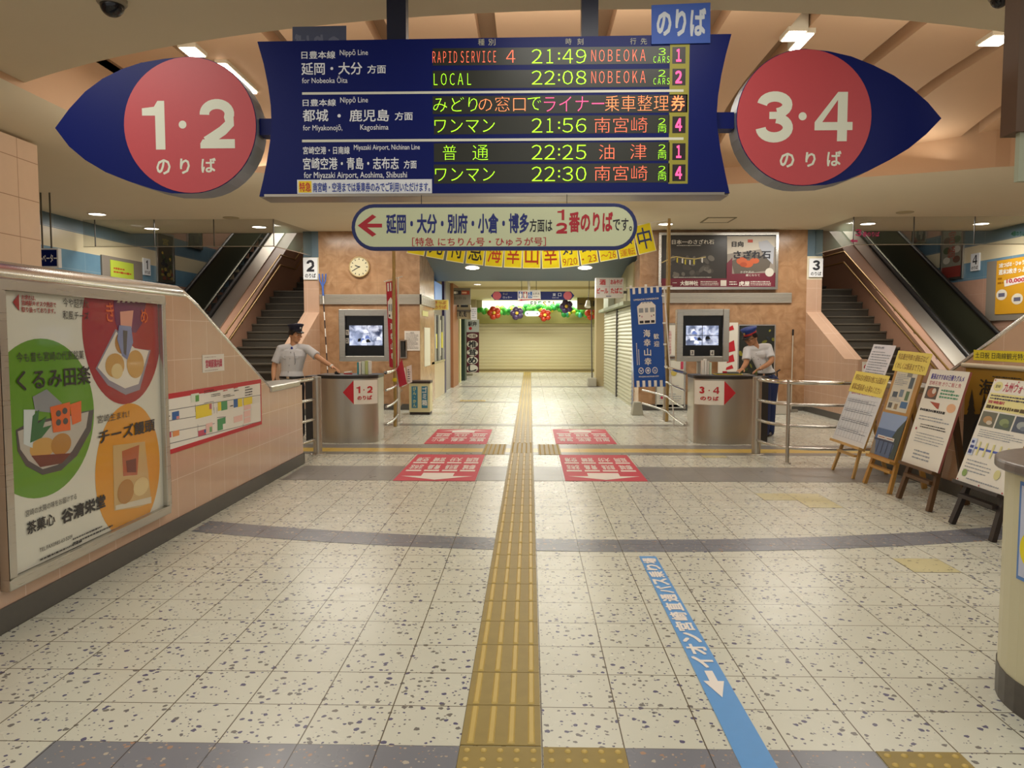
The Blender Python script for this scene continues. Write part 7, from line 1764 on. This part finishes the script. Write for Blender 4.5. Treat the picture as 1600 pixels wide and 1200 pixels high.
b = MB(); p0 = at(681, 440, 'X', -2.21); p1 = at(692, 470, 'X', -2.21); b.box(-2.29, -2.215, 17.6, 19.0, 2.35, 2.78, mat('#5f8ed0', 0.4, emit=0.25)); b.build('sheet', pb_)
for i, (px_, py0, py1, col, lab) in enumerate(((664, 486, 494, '#d6d08a', 'small pale yellow paper taped high on the left passage wall'), (667, 512, 572, '#d2cdb6', 'long white timetable sheet on the left passage wall beside the kiosk'))):
    p0 = at(px_-4, (py0+py1)/2, 'X', -2.215); p1 = at(px_+5, (py0+py1)/2, 'X', -2.215); z1 = at(px_, py0, 'X', -2.215).z; z0 = at(px_, py1, 'X', -2.215).z
    b = MB(); b.box(-2.219, -2.212, p0.y, min(p1.y, 16.95), z0, z1, mat(col, 0.6)); o = b.build('passage_notice'); tag(o, lab, 'notice')
b = MB(); b.box(-3.3, -2.26, 31.6, 31.9, 0, 3.02, mat('#b5a888', 0.6)); struct(b.build('wall_passage_end_left'))

# ================================================================== THE TWO ATTENDANTS
def remeshed(name, mb, parent, voxel, smooth_it, m):
    """one continuous surface grown from overlapping closed pieces"""
    me = bpy.data.meshes.new('work'); me.from_pydata([tuple(p) for p in mb.v], [], mb.f)
    o = bpy.data.objects.new('work', me); COL.objects.link(o)
    md = o.modifiers.new('r', 'REMESH'); md.mode = 'VOXEL'; md.voxel_size = voxel
    ms = o.modifiers.new('s', 'SMOOTH'); ms.factor = 0.5; ms.iterations = smooth_it
    bpy.context.view_layer.update()
    res = bpy.data.meshes.new_from_object(o.evaluated_get(bpy.context.evaluated_depsgraph_get()))
    bpy.data.objects.remove(o); bpy.data.meshes.remove(me)
    b_ = BASE[parent.name]; res.transform(Matrix.Translation(-b_)); res.name = name
    res.materials.clear(); res.materials.append(m)
    for p in res.polygons: p.use_smooth = True
    q = bpy.data.objects.new(name, res); COL.objects.link(q); q.parent = parent; BASE[q.name] = b_
    return q
def loft(mb, rings, m, seg=20):
    """closed loft of ellipses: (centre, side vector, front vector)"""
    vs = []
    for c, sx, sy in rings:
        for k in range(seg): a = 2*PI*k/seg; vs.append(Vector(c) + Vector(sx)*math.cos(a) + Vector(sy)*math.sin(a))
    n = len(rings); fs = [(i*seg+k, i*seg+(k+1) % seg, (i+1)*seg+(k+1) % seg, (i+1)*seg+k) for i in range(n-1) for k in range(seg)]
    fs += [tuple(reversed(range(seg))), tuple(range((n-1)*seg, n*seg))]
    mb.add(vs, fs, m, True)
def limb(mb, pts, rs, m, seg=14):
    pts = [Vector(p) for p in pts]
    P = spline(pts, 5); n = len(P); R_ = []
    for i in range(n):
        t = i/(n-1)*(len(rs)-1); k = min(int(t), len(rs)-2); R_.append(rs[k]+(rs[k+1]-rs[k])*(t-k))
    mb.tube(P, R_, m, seg); mb.sphere(P[0], R_[0], m, 12, 8); mb.sphere(P[-1], R_[-1], m, 12, 8)
def hand(mb, wrist, fwd, palm_n, side, m, curl=0.25, spread=0.06, L=0.175):
    """palm with four fingers and a thumb; fwd = towards the fingertips, palm_n = out of the back of the hand, side = towards the thumb"""
    f = Vector(fwd).normalized(); s = Vector(side); s = (s - f*s.dot(f)).normalized(); n = Vector(palm_n); n = (n-f*n.dot(f)-s*n.dot(s)).normalized()
    w_ = Vector(wrist)
    loft(mb, [(w_-f*0.01, s*0.027, n*0.020), (w_+f*0.03, s*0.036, n*0.017), (w_+f*0.07, s*0.042, n*0.015), (w_+f*0.092, s*0.040, n*0.012)], m, 14)
    for k, (o_, ln) in enumerate(((0.030, 0.072), (0.010, 0.082), (-0.010, 0.076), (-0.029, 0.060))):
        a = w_ + f*0.085 + s*o_; d = (f + s*(o_*spread*25)).normalized()
        p1 = a + d*ln*0.42 - n*ln*0.42*curl*0.5; p2 = p1 + d*ln*0.32 - n*ln*0.32*curl*1.4; p3 = p2 + d*ln*0.26 - n*ln*0.26*curl*2.4
        limb(mb, [a, p1, p2, p3], [0.0095, 0.009, 0.0085, 0.007], m, 10)
    a = w_ + f*0.030 + s*0.034; p1 = a + (f*0.6+s*0.8).normalized()*0.038 - n*0.008; p2 = p1 + (f*0.9+s*0.35).normalized()*0.032 - n*0.008
    limb(mb, [w_ + f*0.018 + s*0.018, a, p1, p2], [0.014, 0.012, 0.0105, 0.008], m, 10)
def face_frame(f, roll=0.0):
    f = Vector(f).normalized(); r = f.cross(Vector((0, 0, 1))).normalized(); u = r.cross(f).normalized()
    if roll: q = Matrix.Rotation(roll, 3, f); r, u = q @ r, q @ u
    return r, f, u
SKIN1, SKIN2 = mat('#d09a74', 0.5, noise=0.03, nscale=20), mat('#c4906c', 0.5, noise=0.03, nscale=20)
M_HAIR = mat('#1a1412', 0.55); M_SHIRT1 = mat('#d3d3d6', 0.75, noise=0.05, nscale=9, bump=0.25); M_SHIRT2 = mat('#e4e6ea', 0.75, noise=0.05, nscale=9, bump=0.25)
M_TRDARK = mat('#1b1a26', 0.7); M_TRNAVY = mat('#1d2c5a', 0.7, noise=0.06, nscale=9, bump=0.2); M_SHOE = mat('#17171a', 0.3)
def person(label, cfg):
    base = cfg['base']; t = thing('person', label, 'person', base); sk = cfg['skin']
    J = cfg['J']; side = Vector(cfg['side']).normalized()       # towards the figure's own left
    r, f, u = face_frame(cfg['face'], cfg.get('roll', 0)); HC = J['head']
    H = lambda a, b_, c_: HC + r*a + f*b_ + u*c_
    bm_ = MB()
    Rm = Matrix((r, f, u)).transposed()
    # head, jaw, nose, ears, neck
    bm_.sphere(HC + u*0.022, (0.076, 0.093, 0.098), sk, 24, 16, Rm); bm_.sphere(H(0, 0.022, -0.052), (0.056, 0.062, 0.062), sk, 20, 12, Rm); bm_.sphere(H(0, 0.055, -0.088), (0.028, 0.028, 0.022), sk, 14, 10, Rm)
    loft(bm_, [(H(0, 0.088, 0.018), r*0.008, u*0.006), (H(0, 0.104, -0.008), r*0.011, u*0.009), (H(0, 0.116, -0.028), r*0.015, u*0.012), (H(0, 0.10, -0.040), r*0.014, u*0.006)], sk, 10)
    bm_.sphere(H(0, 0.092, -0.060), (0.024, 0.010, 0.008), sk, 12, 8, Rm); bm_.sphere(H(0, 0.086, 0.022), (0.055, 0.014, 0.010), sk, 12, 8, Rm)
    for s_ in (-1, 1): bm_.sphere(H(0.078*s_, -0.012, -0.010), (0.012, 0.022, 0.032), sk, 12, 8, Rm); bm_.sphere(H(0.045*s_, 0.068, -0.022), (0.022, 0.02, 0.018), sk, 12, 8, Rm)
    limb(bm_, [HC - u*0.05 - f*0.02, (HC - u*0.05 + J['neck'])/2 - f*0.012, J['neck'] - Vector((0, 0, 0.03))], [0.056, 0.054, 0.066], sk)
    # torso
    fr_ = Vector(cfg['front']).normalized()
    tor = [(J['pelvis'] + Vector((0, 0, -0.06)), 0.155, 0.105), (J['pelvis'] + Vector((0, 0, 0.05)), 0.158, 0.105), (J['waist'], 0.140, 0.095), (J['chest'] + (J['waist']-J['chest'])*0.35, 0.155, 0.108), (J['chest'], 0.172, 0.115), (J['chest']*0.45 + J['neck']*0.55, 0.165, 0.10), (J['neck'] - Vector((0, 0, 0.045)), 0.11, 0.075), (J['neck'], 0.062, 0.058)]
    loft(bm_, [(c_, side*a, fr_*b_) for c_, a, b_ in tor], sk)
    for sh, el, wr in cfg['arms']: limb(bm_, [J['neck'] - Vector((0, 0, 0.03)), sh], [0.06, 0.045], sk); limb(bm_, [sh, el, wr], [0.048, 0.046, 0.040, 0.036, 0.027], sk)
    for h in cfg['hands']: hand(bm_, *h[:4], sk, **h[4])
    for hp, kn, an, toe in cfg['legs']:
        limb(bm_, [hp, kn, an], [0.088, 0.075, 0.056, 0.052, 0.038], sk)
        limb(bm_, [an - Vector((0, 0, 0.03)), (an+toe)/2 - Vector((0, 0, 0.03)), toe], [0.036, 0.034, 0.028], sk)
    body = remeshed('body', bm_, t, 0.0045, 3, sk)
    # face
    b = MB()
    for s_ in (-1, 1): b.sphere(H(0.032*s_, 0.083, 0.002), (0.014, 0.007, 0.0065), mat('#f0ece6', 0.3), 12, 8, Rm); b.sphere(H(0.032*s_, 0.088, 0.002), (0.0062, 0.004, 0.0062), mat('#20130e', 0.2), 10, 6, Rm)
    b.build('eyes', t)
    b = MB()
    for s_ in (-1, 1): b.tube([H(0.016*s_, 0.097, 0.024), H(0.034*s_, 0.096, 0.029), H(0.050*s_, 0.084, 0.024)], [0.004, 0.0045, 0.003], M_HAIR, 6)
    b.build('eyebrows', t)
    b = MB(); b.sphere(H(0, 0.0985, -0.061), (0.022, 0.005, 0.0055), mat('#a8605a', 0.45), 14, 8, Rm); b.build('lips', t)
    # hair: shell over the back and sides of the skull
    b = MB(); vs = []; fs = []; nu, nv = 28, 12
    for j in range(nv+1):
        for i in range(nu+1):
            a = math.radians(-(cfg['hair'])+2*cfg['hair']*i/nu) - PI/2; th = math.radians(18 + (118-18)*j/nv)
            front = abs(i/nu-0.5)*2; th = min(th, math.radians(118 - 34*front**3)); k = 1.07 + 0.02*math.sin(i*1.9)*(j/nv)
            vs.append(H(0.076*k*math.sin(th)*math.cos(a), 0.095*k*math.sin(th)*math.sin(a), 0.022+0.10*k*math.cos(th)))
    fs = [(j*(nu+1)+i, (j+1)*(nu+1)+i, (j+1)*(nu+1)+i+1, j*(nu+1)+i+1) for j in range(nv) for i in range(nu)]
    b.add(vs, fs, M_HAIR, True); hr = b.build('hair', t); md = hr.modifiers.new('thick', 'SOLIDIFY'); md.thickness = 0.012; md.offset = 1.0
    # cap
    cc = cfg['cap']; CH = lambda a, b_, c_: H(a, b_*1.0 - 0.004, c_ + 0.052 + b_*cc.get('tilt', 0.0))
    def capring(z, rr, rise=0.0, k=28): return [CH(rr*0.86*math.cos(2*PI*i/k), rr*1.06*math.sin(2*PI*i/k), z + rise*math.sin(2*PI*i/k)) for i in range(k+1)]
    b = MB(); b.grid([capring(0.0, 0.099), capring(0.040, 0.100)], cc['band'], True); bandm = b
    b.build('cap_band', t)
    b = MB(); b.grid([capring(0.040, 0.101), capring(0.062, 0.108, 0.006), capring(0.088, 0.126, 0.014), capring(0.098, 0.123, 0.016), capring(0.104, 0.09, 0.015), capring(0.106, 0.04, 0.012), capring(0.106, 0.001, 0.012)], cc['crown'], True); cr_ = b.build('cap_crown', t)
    b = MB(); inn = []; out_ = []
    for i in range(15):
        a = math.radians(25+130*i/14); e = math.sin(math.radians(180*i/14))
        inn.append(CH(0.099*0.86*math.cos(a), 0.099*1.06*math.sin(a), 0.006)); out_.append(CH((0.099*0.86+0.028*e)*math.cos(a), (0.099*1.06+0.062*e)*math.sin(a), 0.004-0.026*e))
    b.grid([inn, out_], cc['brim'], True); br = b.build('cap_brim', t); md = br.modifiers.new('thick', 'SOLIDIFY'); md.thickness = 0.004
    b = MB(); b.sphere(CH(0, 0.112, 0.055), (0.016, 0.006, 0.018), cc['badge'], 12, 8, Rm); b.build('cap_badge', t)
    # shirt with short sleeves
    b = MB(); k = 1.09
    st = [(J['belt']*0.6 + J['pelvis']*0.4, 0.176, 0.128), (J['belt'] + Vector((0, 0, 0.015)), 0.178, 0.130)] + [(c_, a*k+0.006, b_*k+0.008) for c_, a, b_ in tor[2:7]] + [(J['neck'] + Vector((0, 0, -0.002)), 0.070, 0.066)]
    loft(b, [(c_, side*a, fr_*b_) for c_, a, b_ in st], M_WHITE)
    for sh, el, wr in cfg['arms']:
        e2 = sh.lerp(el, 0.82); dirn = (el-sh).normalized(); P = [sh - dirn*0.03, sh, sh.lerp(el, 0.45), e2]; mb_ = b
        mb_.tube(spline(P, 4), [0.052, 0.055, 0.057, 0.058, 0.059, 0.06, 0.061, 0.062, 0.063, 0.064, 0.065, 0.066, 0.066], M_WHITE, 16); mb_.sphere(sh, 0.058, M_WHITE, 14, 10); limb(mb_, [J['neck'] - Vector((0, 0, 0.045)), (J['neck'] - Vector((0, 0, 0.03)))*0.45 + sh*0.55, sh], [0.066, 0.066, 0.058], M_WHITE); limb(mb_, [J['chest'] + Vector((0, 0, 0.02)), J['chest']*0.4+sh*0.6 - Vector((0, 0, 0.03))], [0.09, 0.07], M_WHITE)
    sh_ = remeshed('shirt', b, t, 0.007, 4, cfg['shirt'])
    ff = lambda a, h_, o=0.0: J['chest'] + (J['waist']-J['chest'])*h_ + side*a + fr_*(0.128 - 0.20*abs(a)**1.4*2.0 + o)
    b = MB()
    for s_ in (-1, 1):
        n_ = J['neck']; b.add([n_ + fr_*0.078 + Vector((0, 0, -0.012)), n_ + side*s_*0.068 + fr_*0.02 + Vector((0, 0, 0.03)), n_ + side*s_*0.095 + fr_*0.045 + Vector((0, 0, -0.015)), n_ + side*s_*0.035 + fr_*0.112 + Vector((0, 0, -0.07))], [(0, 1, 2, 3)], cfg['shirt'])
        b.add([n_ + side*s_*0.068 + fr_*0.02 + Vector((0, 0, 0.03)), n_ - fr_*0.068 + Vector((0, 0, 0.034)), n_ - fr_*0.085 + Vector((0, 0, -0.012)), n_ + side*s_*0.095 + fr_*0.03 + Vector((0, 0, -0.015))], [(0, 1, 2, 3)], cfg['shirt'])
    co = b.build('collar', t); md = co.modifiers.new('thick', 'SOLIDIFY'); md.thickness = 0.006
    b = MB(); n_ = J['neck']; b.sphere(n_ + fr_*0.095 + Vector((0, 0, -0.035)), (0.017, 0.012, 0.02), mat('#2a3a9a', 0.5), 10, 8); b.build('neckerchief', t)
    b = MB()
    for q in range(5): b.sphere(ff(0, -0.25+0.42*q), 0.007, mat('#8a8a90', 0.4), 8, 6)
    for s_ in (-1, 1): b.sphere(ff(0.085*s_, 0.05), 0.006, mat('#55556a', 0.4), 8, 6)
    b.build('buttons', t)
    # trousers, belt, shoes
    b = MB(); loft(b, [(J['pelvis'] + Vector((0, 0, -0.09)), side*0.165, fr_*0.115), (J['pelvis'], side*0.184, fr_*0.136), (J['belt']*0.75+J['waist']*0.25, side*0.166, fr_*0.120)], M_WHITE)
    for hp, kn, an, toe in cfg['legs']: limb(b, [hp, kn, an + Vector((0, 0, -0.02))], [0.103, 0.09, 0.078, 0.072, 0.066], M_WHITE, 16)
    remeshed('trousers', b, t, 0.009, 4, cfg['trousers'])
    b = MB(); ring_ = lambda z, k: [J['belt'] + side*0.182*k*math.cos(2*PI*i/28) + fr_*0.134*k*math.sin(2*PI*i/28) + Vector((0, 0, z)) for i in range(29)]
    b.grid([ring_(-0.03, 1.0), ring_(-0.03, 1.03), ring_(0.005, 1.03), ring_(0.005, 1.0)], M_BLACK, True); bl_ = b.build('belt', t)
    b = MB(); b.obox(J['belt'] + fr_*0.140 + Vector((0, 0, -0.012)), side*0.02, fr_*0.004, (0, 0, 0.016), M_CHROME); b.build('buckle', bl_)
    for hp, kn, an, toe in cfg['legs']:
        b = MB(); d_ = Vector((toe.x-an.x, toe.y-an.y, 0)).normalized(); s2 = Vector((-d_.y, d_.x, 0)); a0 = Vector((an.x, an.y, 0))
        loft(b, [(a0 - d_*0.06 + Vector((0, 0, 0.035)), s2*0.03, (0, 0, 0.033)), (a0 - d_*0.02 + Vector((0, 0, 0.05)), s2*0.043, (0, 0, 0.048)), (a0 + d_*0.07 + Vector((0, 0, 0.042)), s2*0.047, (0, 0, 0.04)), (a0 + d_*0.15 + Vector((0, 0, 0.028)), s2*0.047, (0, 0, 0.026)), (a0 + d_*0.20 + Vector((0, 0, 0.02)), s2*0.03, (0, 0, 0.018))], M_SHOE, 16); b.build('shoe', t)
    for fn in cfg.get('extra', ()): fn(t, H, J, r, f, u, ff)
    return t
A = lambda x, y, Y: at(x, y, 'Y', Y)
# ---- left attendant: upright behind the low wall, looking and reaching to the counter
Y1 = 11.0
J1 = dict(head=A(461.5, 523.0, Y1), neck=A(460, 540, Y1+0.02), chest=A(459, 556, Y1), waist=A(456, 580, Y1), pelvis=A(456, 600, Y1), belt=A(456, 588, Y1))
sh_r, sh_l = A(438.5, 545, Y1-0.02), A(480.5, 545, Y1-0.02)
el_r, wr_r = A(429, 571, Y1-0.02), A(427.5, 591, Y1-0.10)
el_l, wr_l = A(498, 559, Y1-0.14), A(518.5, 572.5, Y1-0.26)
hip = J1['pelvis']
legs1 = [(hip + Vector((s*0.09, 0, -0.04)), Vector((hip.x+s*0.11, Y1-0.03, 0.47)), Vector((hip.x+s*0.11, Y1+0.02, 0.08)), Vector((hip.x+s*0.14, Y1-0.16, 0.035))) for s in (-1, 1)]
hd = A(529, 578, Y1-0.31) - wr_l
def badge_pen(t, H, J, r, f, u, ff):
    b = MB(); b.tube([ff(0.05, -0.25, 0.004), ff(0.075, 0.15, 0.004), ff(0.085, 0.42, 0.004), ff(0.083, 0.55, 0.006)], 0.003, mat('#50505c', 0.5), 6); b.build('lanyard', t)
    b = MB(); p = J['belt']; wv = wr_l; d = (wr_l-el_l).normalized(); b.tube([wv - d*0.012, wv + d*0.012], 0.0305, M_WHITE, 14); b.build('wrist_watch', t)
def pocket(t, H, J, r, f, u, ff):
    b = MB()
    for s_ in (-1, 1):
        q = [ff(0.045*s_, 0.0, 0.004), ff(0.125*s_, 0.02, 0.004), ff(0.125*s_, 0.11, 0.004), ff(0.085*s_, 0.17, 0.005), ff(0.045*s_, 0.10, 0.004)]
        b.add(q, [(0, 1, 2, 3, 4) if s_ < 0 else (4, 3, 2, 1, 0)], M_SHIRT1 if t is not None else M_SHIRT2)
    o = b.build('pocket_flap', t); md = o.modifiers.new('thick', 'SOLIDIFY'); md.thickness = 0.004
person('attendant in pale short sleeved shirt and dark cap reaching across to the left counter', dict(base=(J1['pelvis'].x, Y1, 0), skin=SKIN1, J=J1, side=(0.97, -0.10, 0), front=(-0.10, -1, 0), face=(0.84, -0.54, -0.08),
    arms=[(sh_r, el_r, wr_r), (sh_l, el_l, wr_l)],
    hands=[(wr_r, (0.02, -0.1, -1), (-1, 0, 0), (0, -1, 0), dict(curl=0.45)), (wr_l, hd, (0.25, -0.2, 1), (0.2, -1, 0), dict(curl=0.35, spread=0.12))],
    legs=legs1, hair=128, shirt=M_SHIRT1, trousers=M_TRDARK, cap=dict(band=mat('#14152a', 0.6), crown=mat('#181a34', 0.65), brim=M_BLACK, badge=mat('#d8d4c8', 0.3)), extra=(badge_pen, pocket)))
# ---- right attendant: bending over the counter, writing
Y2 = 11.30
J2 = dict(head=A(1173.5, 527.5, Y2-0.14), neck=A(1180, 541, Y2-0.08), chest=A(1187, 556, Y2-0.04), waist=A(1195, 576, Y2), pelvis=A(1200, 592, Y2+0.02), belt=A(1197.5, 582, Y2+0.01))
s2r, s2l = A(1167.5, 547, Y2-0.15), A(1200, 542.5, Y2+0.03)
e2r, w2r = A(1166, 566, Y2-0.22), A(1160, 576, Y2-0.38)
e2l, w2l = A(1205.5, 563, Y2-0.10), A(1188, 576, Y2-0.26)
hip = J2['pelvis']
legs2 = [(hip + Vector((s*0.075, s*0.04, -0.04)), Vector((hip.x-0.005+s*0.06, Y2-0.02+s*0.06, 0.48)), Vector((hip.x+0.0+s*0.06, Y2-0.0+s*0.07, 0.08)), Vector((hip.x-0.10+s*0.06, Y2-0.16+s*0.07, 0.035))) for s in (-1, 1)]
def glasses(t, H, J, r, f, u, ff):
    b = MB()
    for s_ in (-1, 1):
        b.tube([H(s_*0.034+0.022*math.cos(a), 0.102, 0.0+0.016*math.sin(a)) for a in [2*PI*k/14 for k in range(14)]], 0.0028, M_BLACK, 6, closed=True); b.tube([H(0.056*s_, 0.10, 0.004), H(0.080*s_, 0.0, 0.006)], 0.0028, M_BLACK, 6)
    b.tube([H(-0.012, 0.104, 0.003), H(0.012, 0.104, 0.003)], 0.003, M_BLACK, 6); b.build('glasses', t)
def pocket2(t, H, J, r, f, u, ff):
    b = MB()
    for s_ in (-1, 1):
        q = [ff(0.045*s_, 0.0, 0.004), ff(0.125*s_, 0.02, 0.004), ff(0.125*s_, 0.11, 0.004), ff(0.085*s_, 0.17, 0.005), ff(0.045*s_, 0.10, 0.004)]
        b.add(q, [(0, 1, 2, 3, 4) if s_ < 0 else (4, 3, 2, 1, 0)], M_SHIRT2)
    o = b.build('pocket_flap', t); md = o.modifiers.new('thick', 'SOLIDIFY'); md.thickness = 0.004
person('attendant in white shirt and blue cap with red band bending over the right counter', dict(base=(hip.x, Y2, 0), skin=SKIN2, J=J2, side=(0.80, 0.45, 0), front=(-0.52, -0.85, -0.1), face=(-0.80, -0.50, -0.42), roll=0.0,
    arms=[(s2r, e2r, w2r), (s2l, e2l, w2l)],
    hands=[(w2r, A(1154, 580, Y2-0.44)-w2r, (0, -0.1, 1), (0.6, -0.8, 0), dict(curl=0.4)), (w2l, A(1178, 580, Y2-0.32)-w2l, (0, -0.1, 1), (-0.5, -0.8, 0.0), dict(curl=0.3))],
    legs=legs2, hair=112, shirt=M_SHIRT2, trousers=M_TRNAVY, cap=dict(band=mat('#c03a3a', 0.6), crown=mat('#27408e', 0.65), brim=M_BLACK, badge=mat('#c8b060', 0.3), tilt=0.0), extra=(glasses, pocket2)))
b = MB(); b.obox((3.22, 10.86, 0.9565+0.0), (0.09, 0.02, 0), (-0.02, 0.06, 0), (0, 0, 0.0012), M_PAPER)
for p in b.v: p.x -= 0.18
tag(b.build('paper_slip'), 'white paper slip under the hands of the bending attendant', 'paper')
bpy.data.objects.remove(_to); bpy.data.curves.remove(_tc)
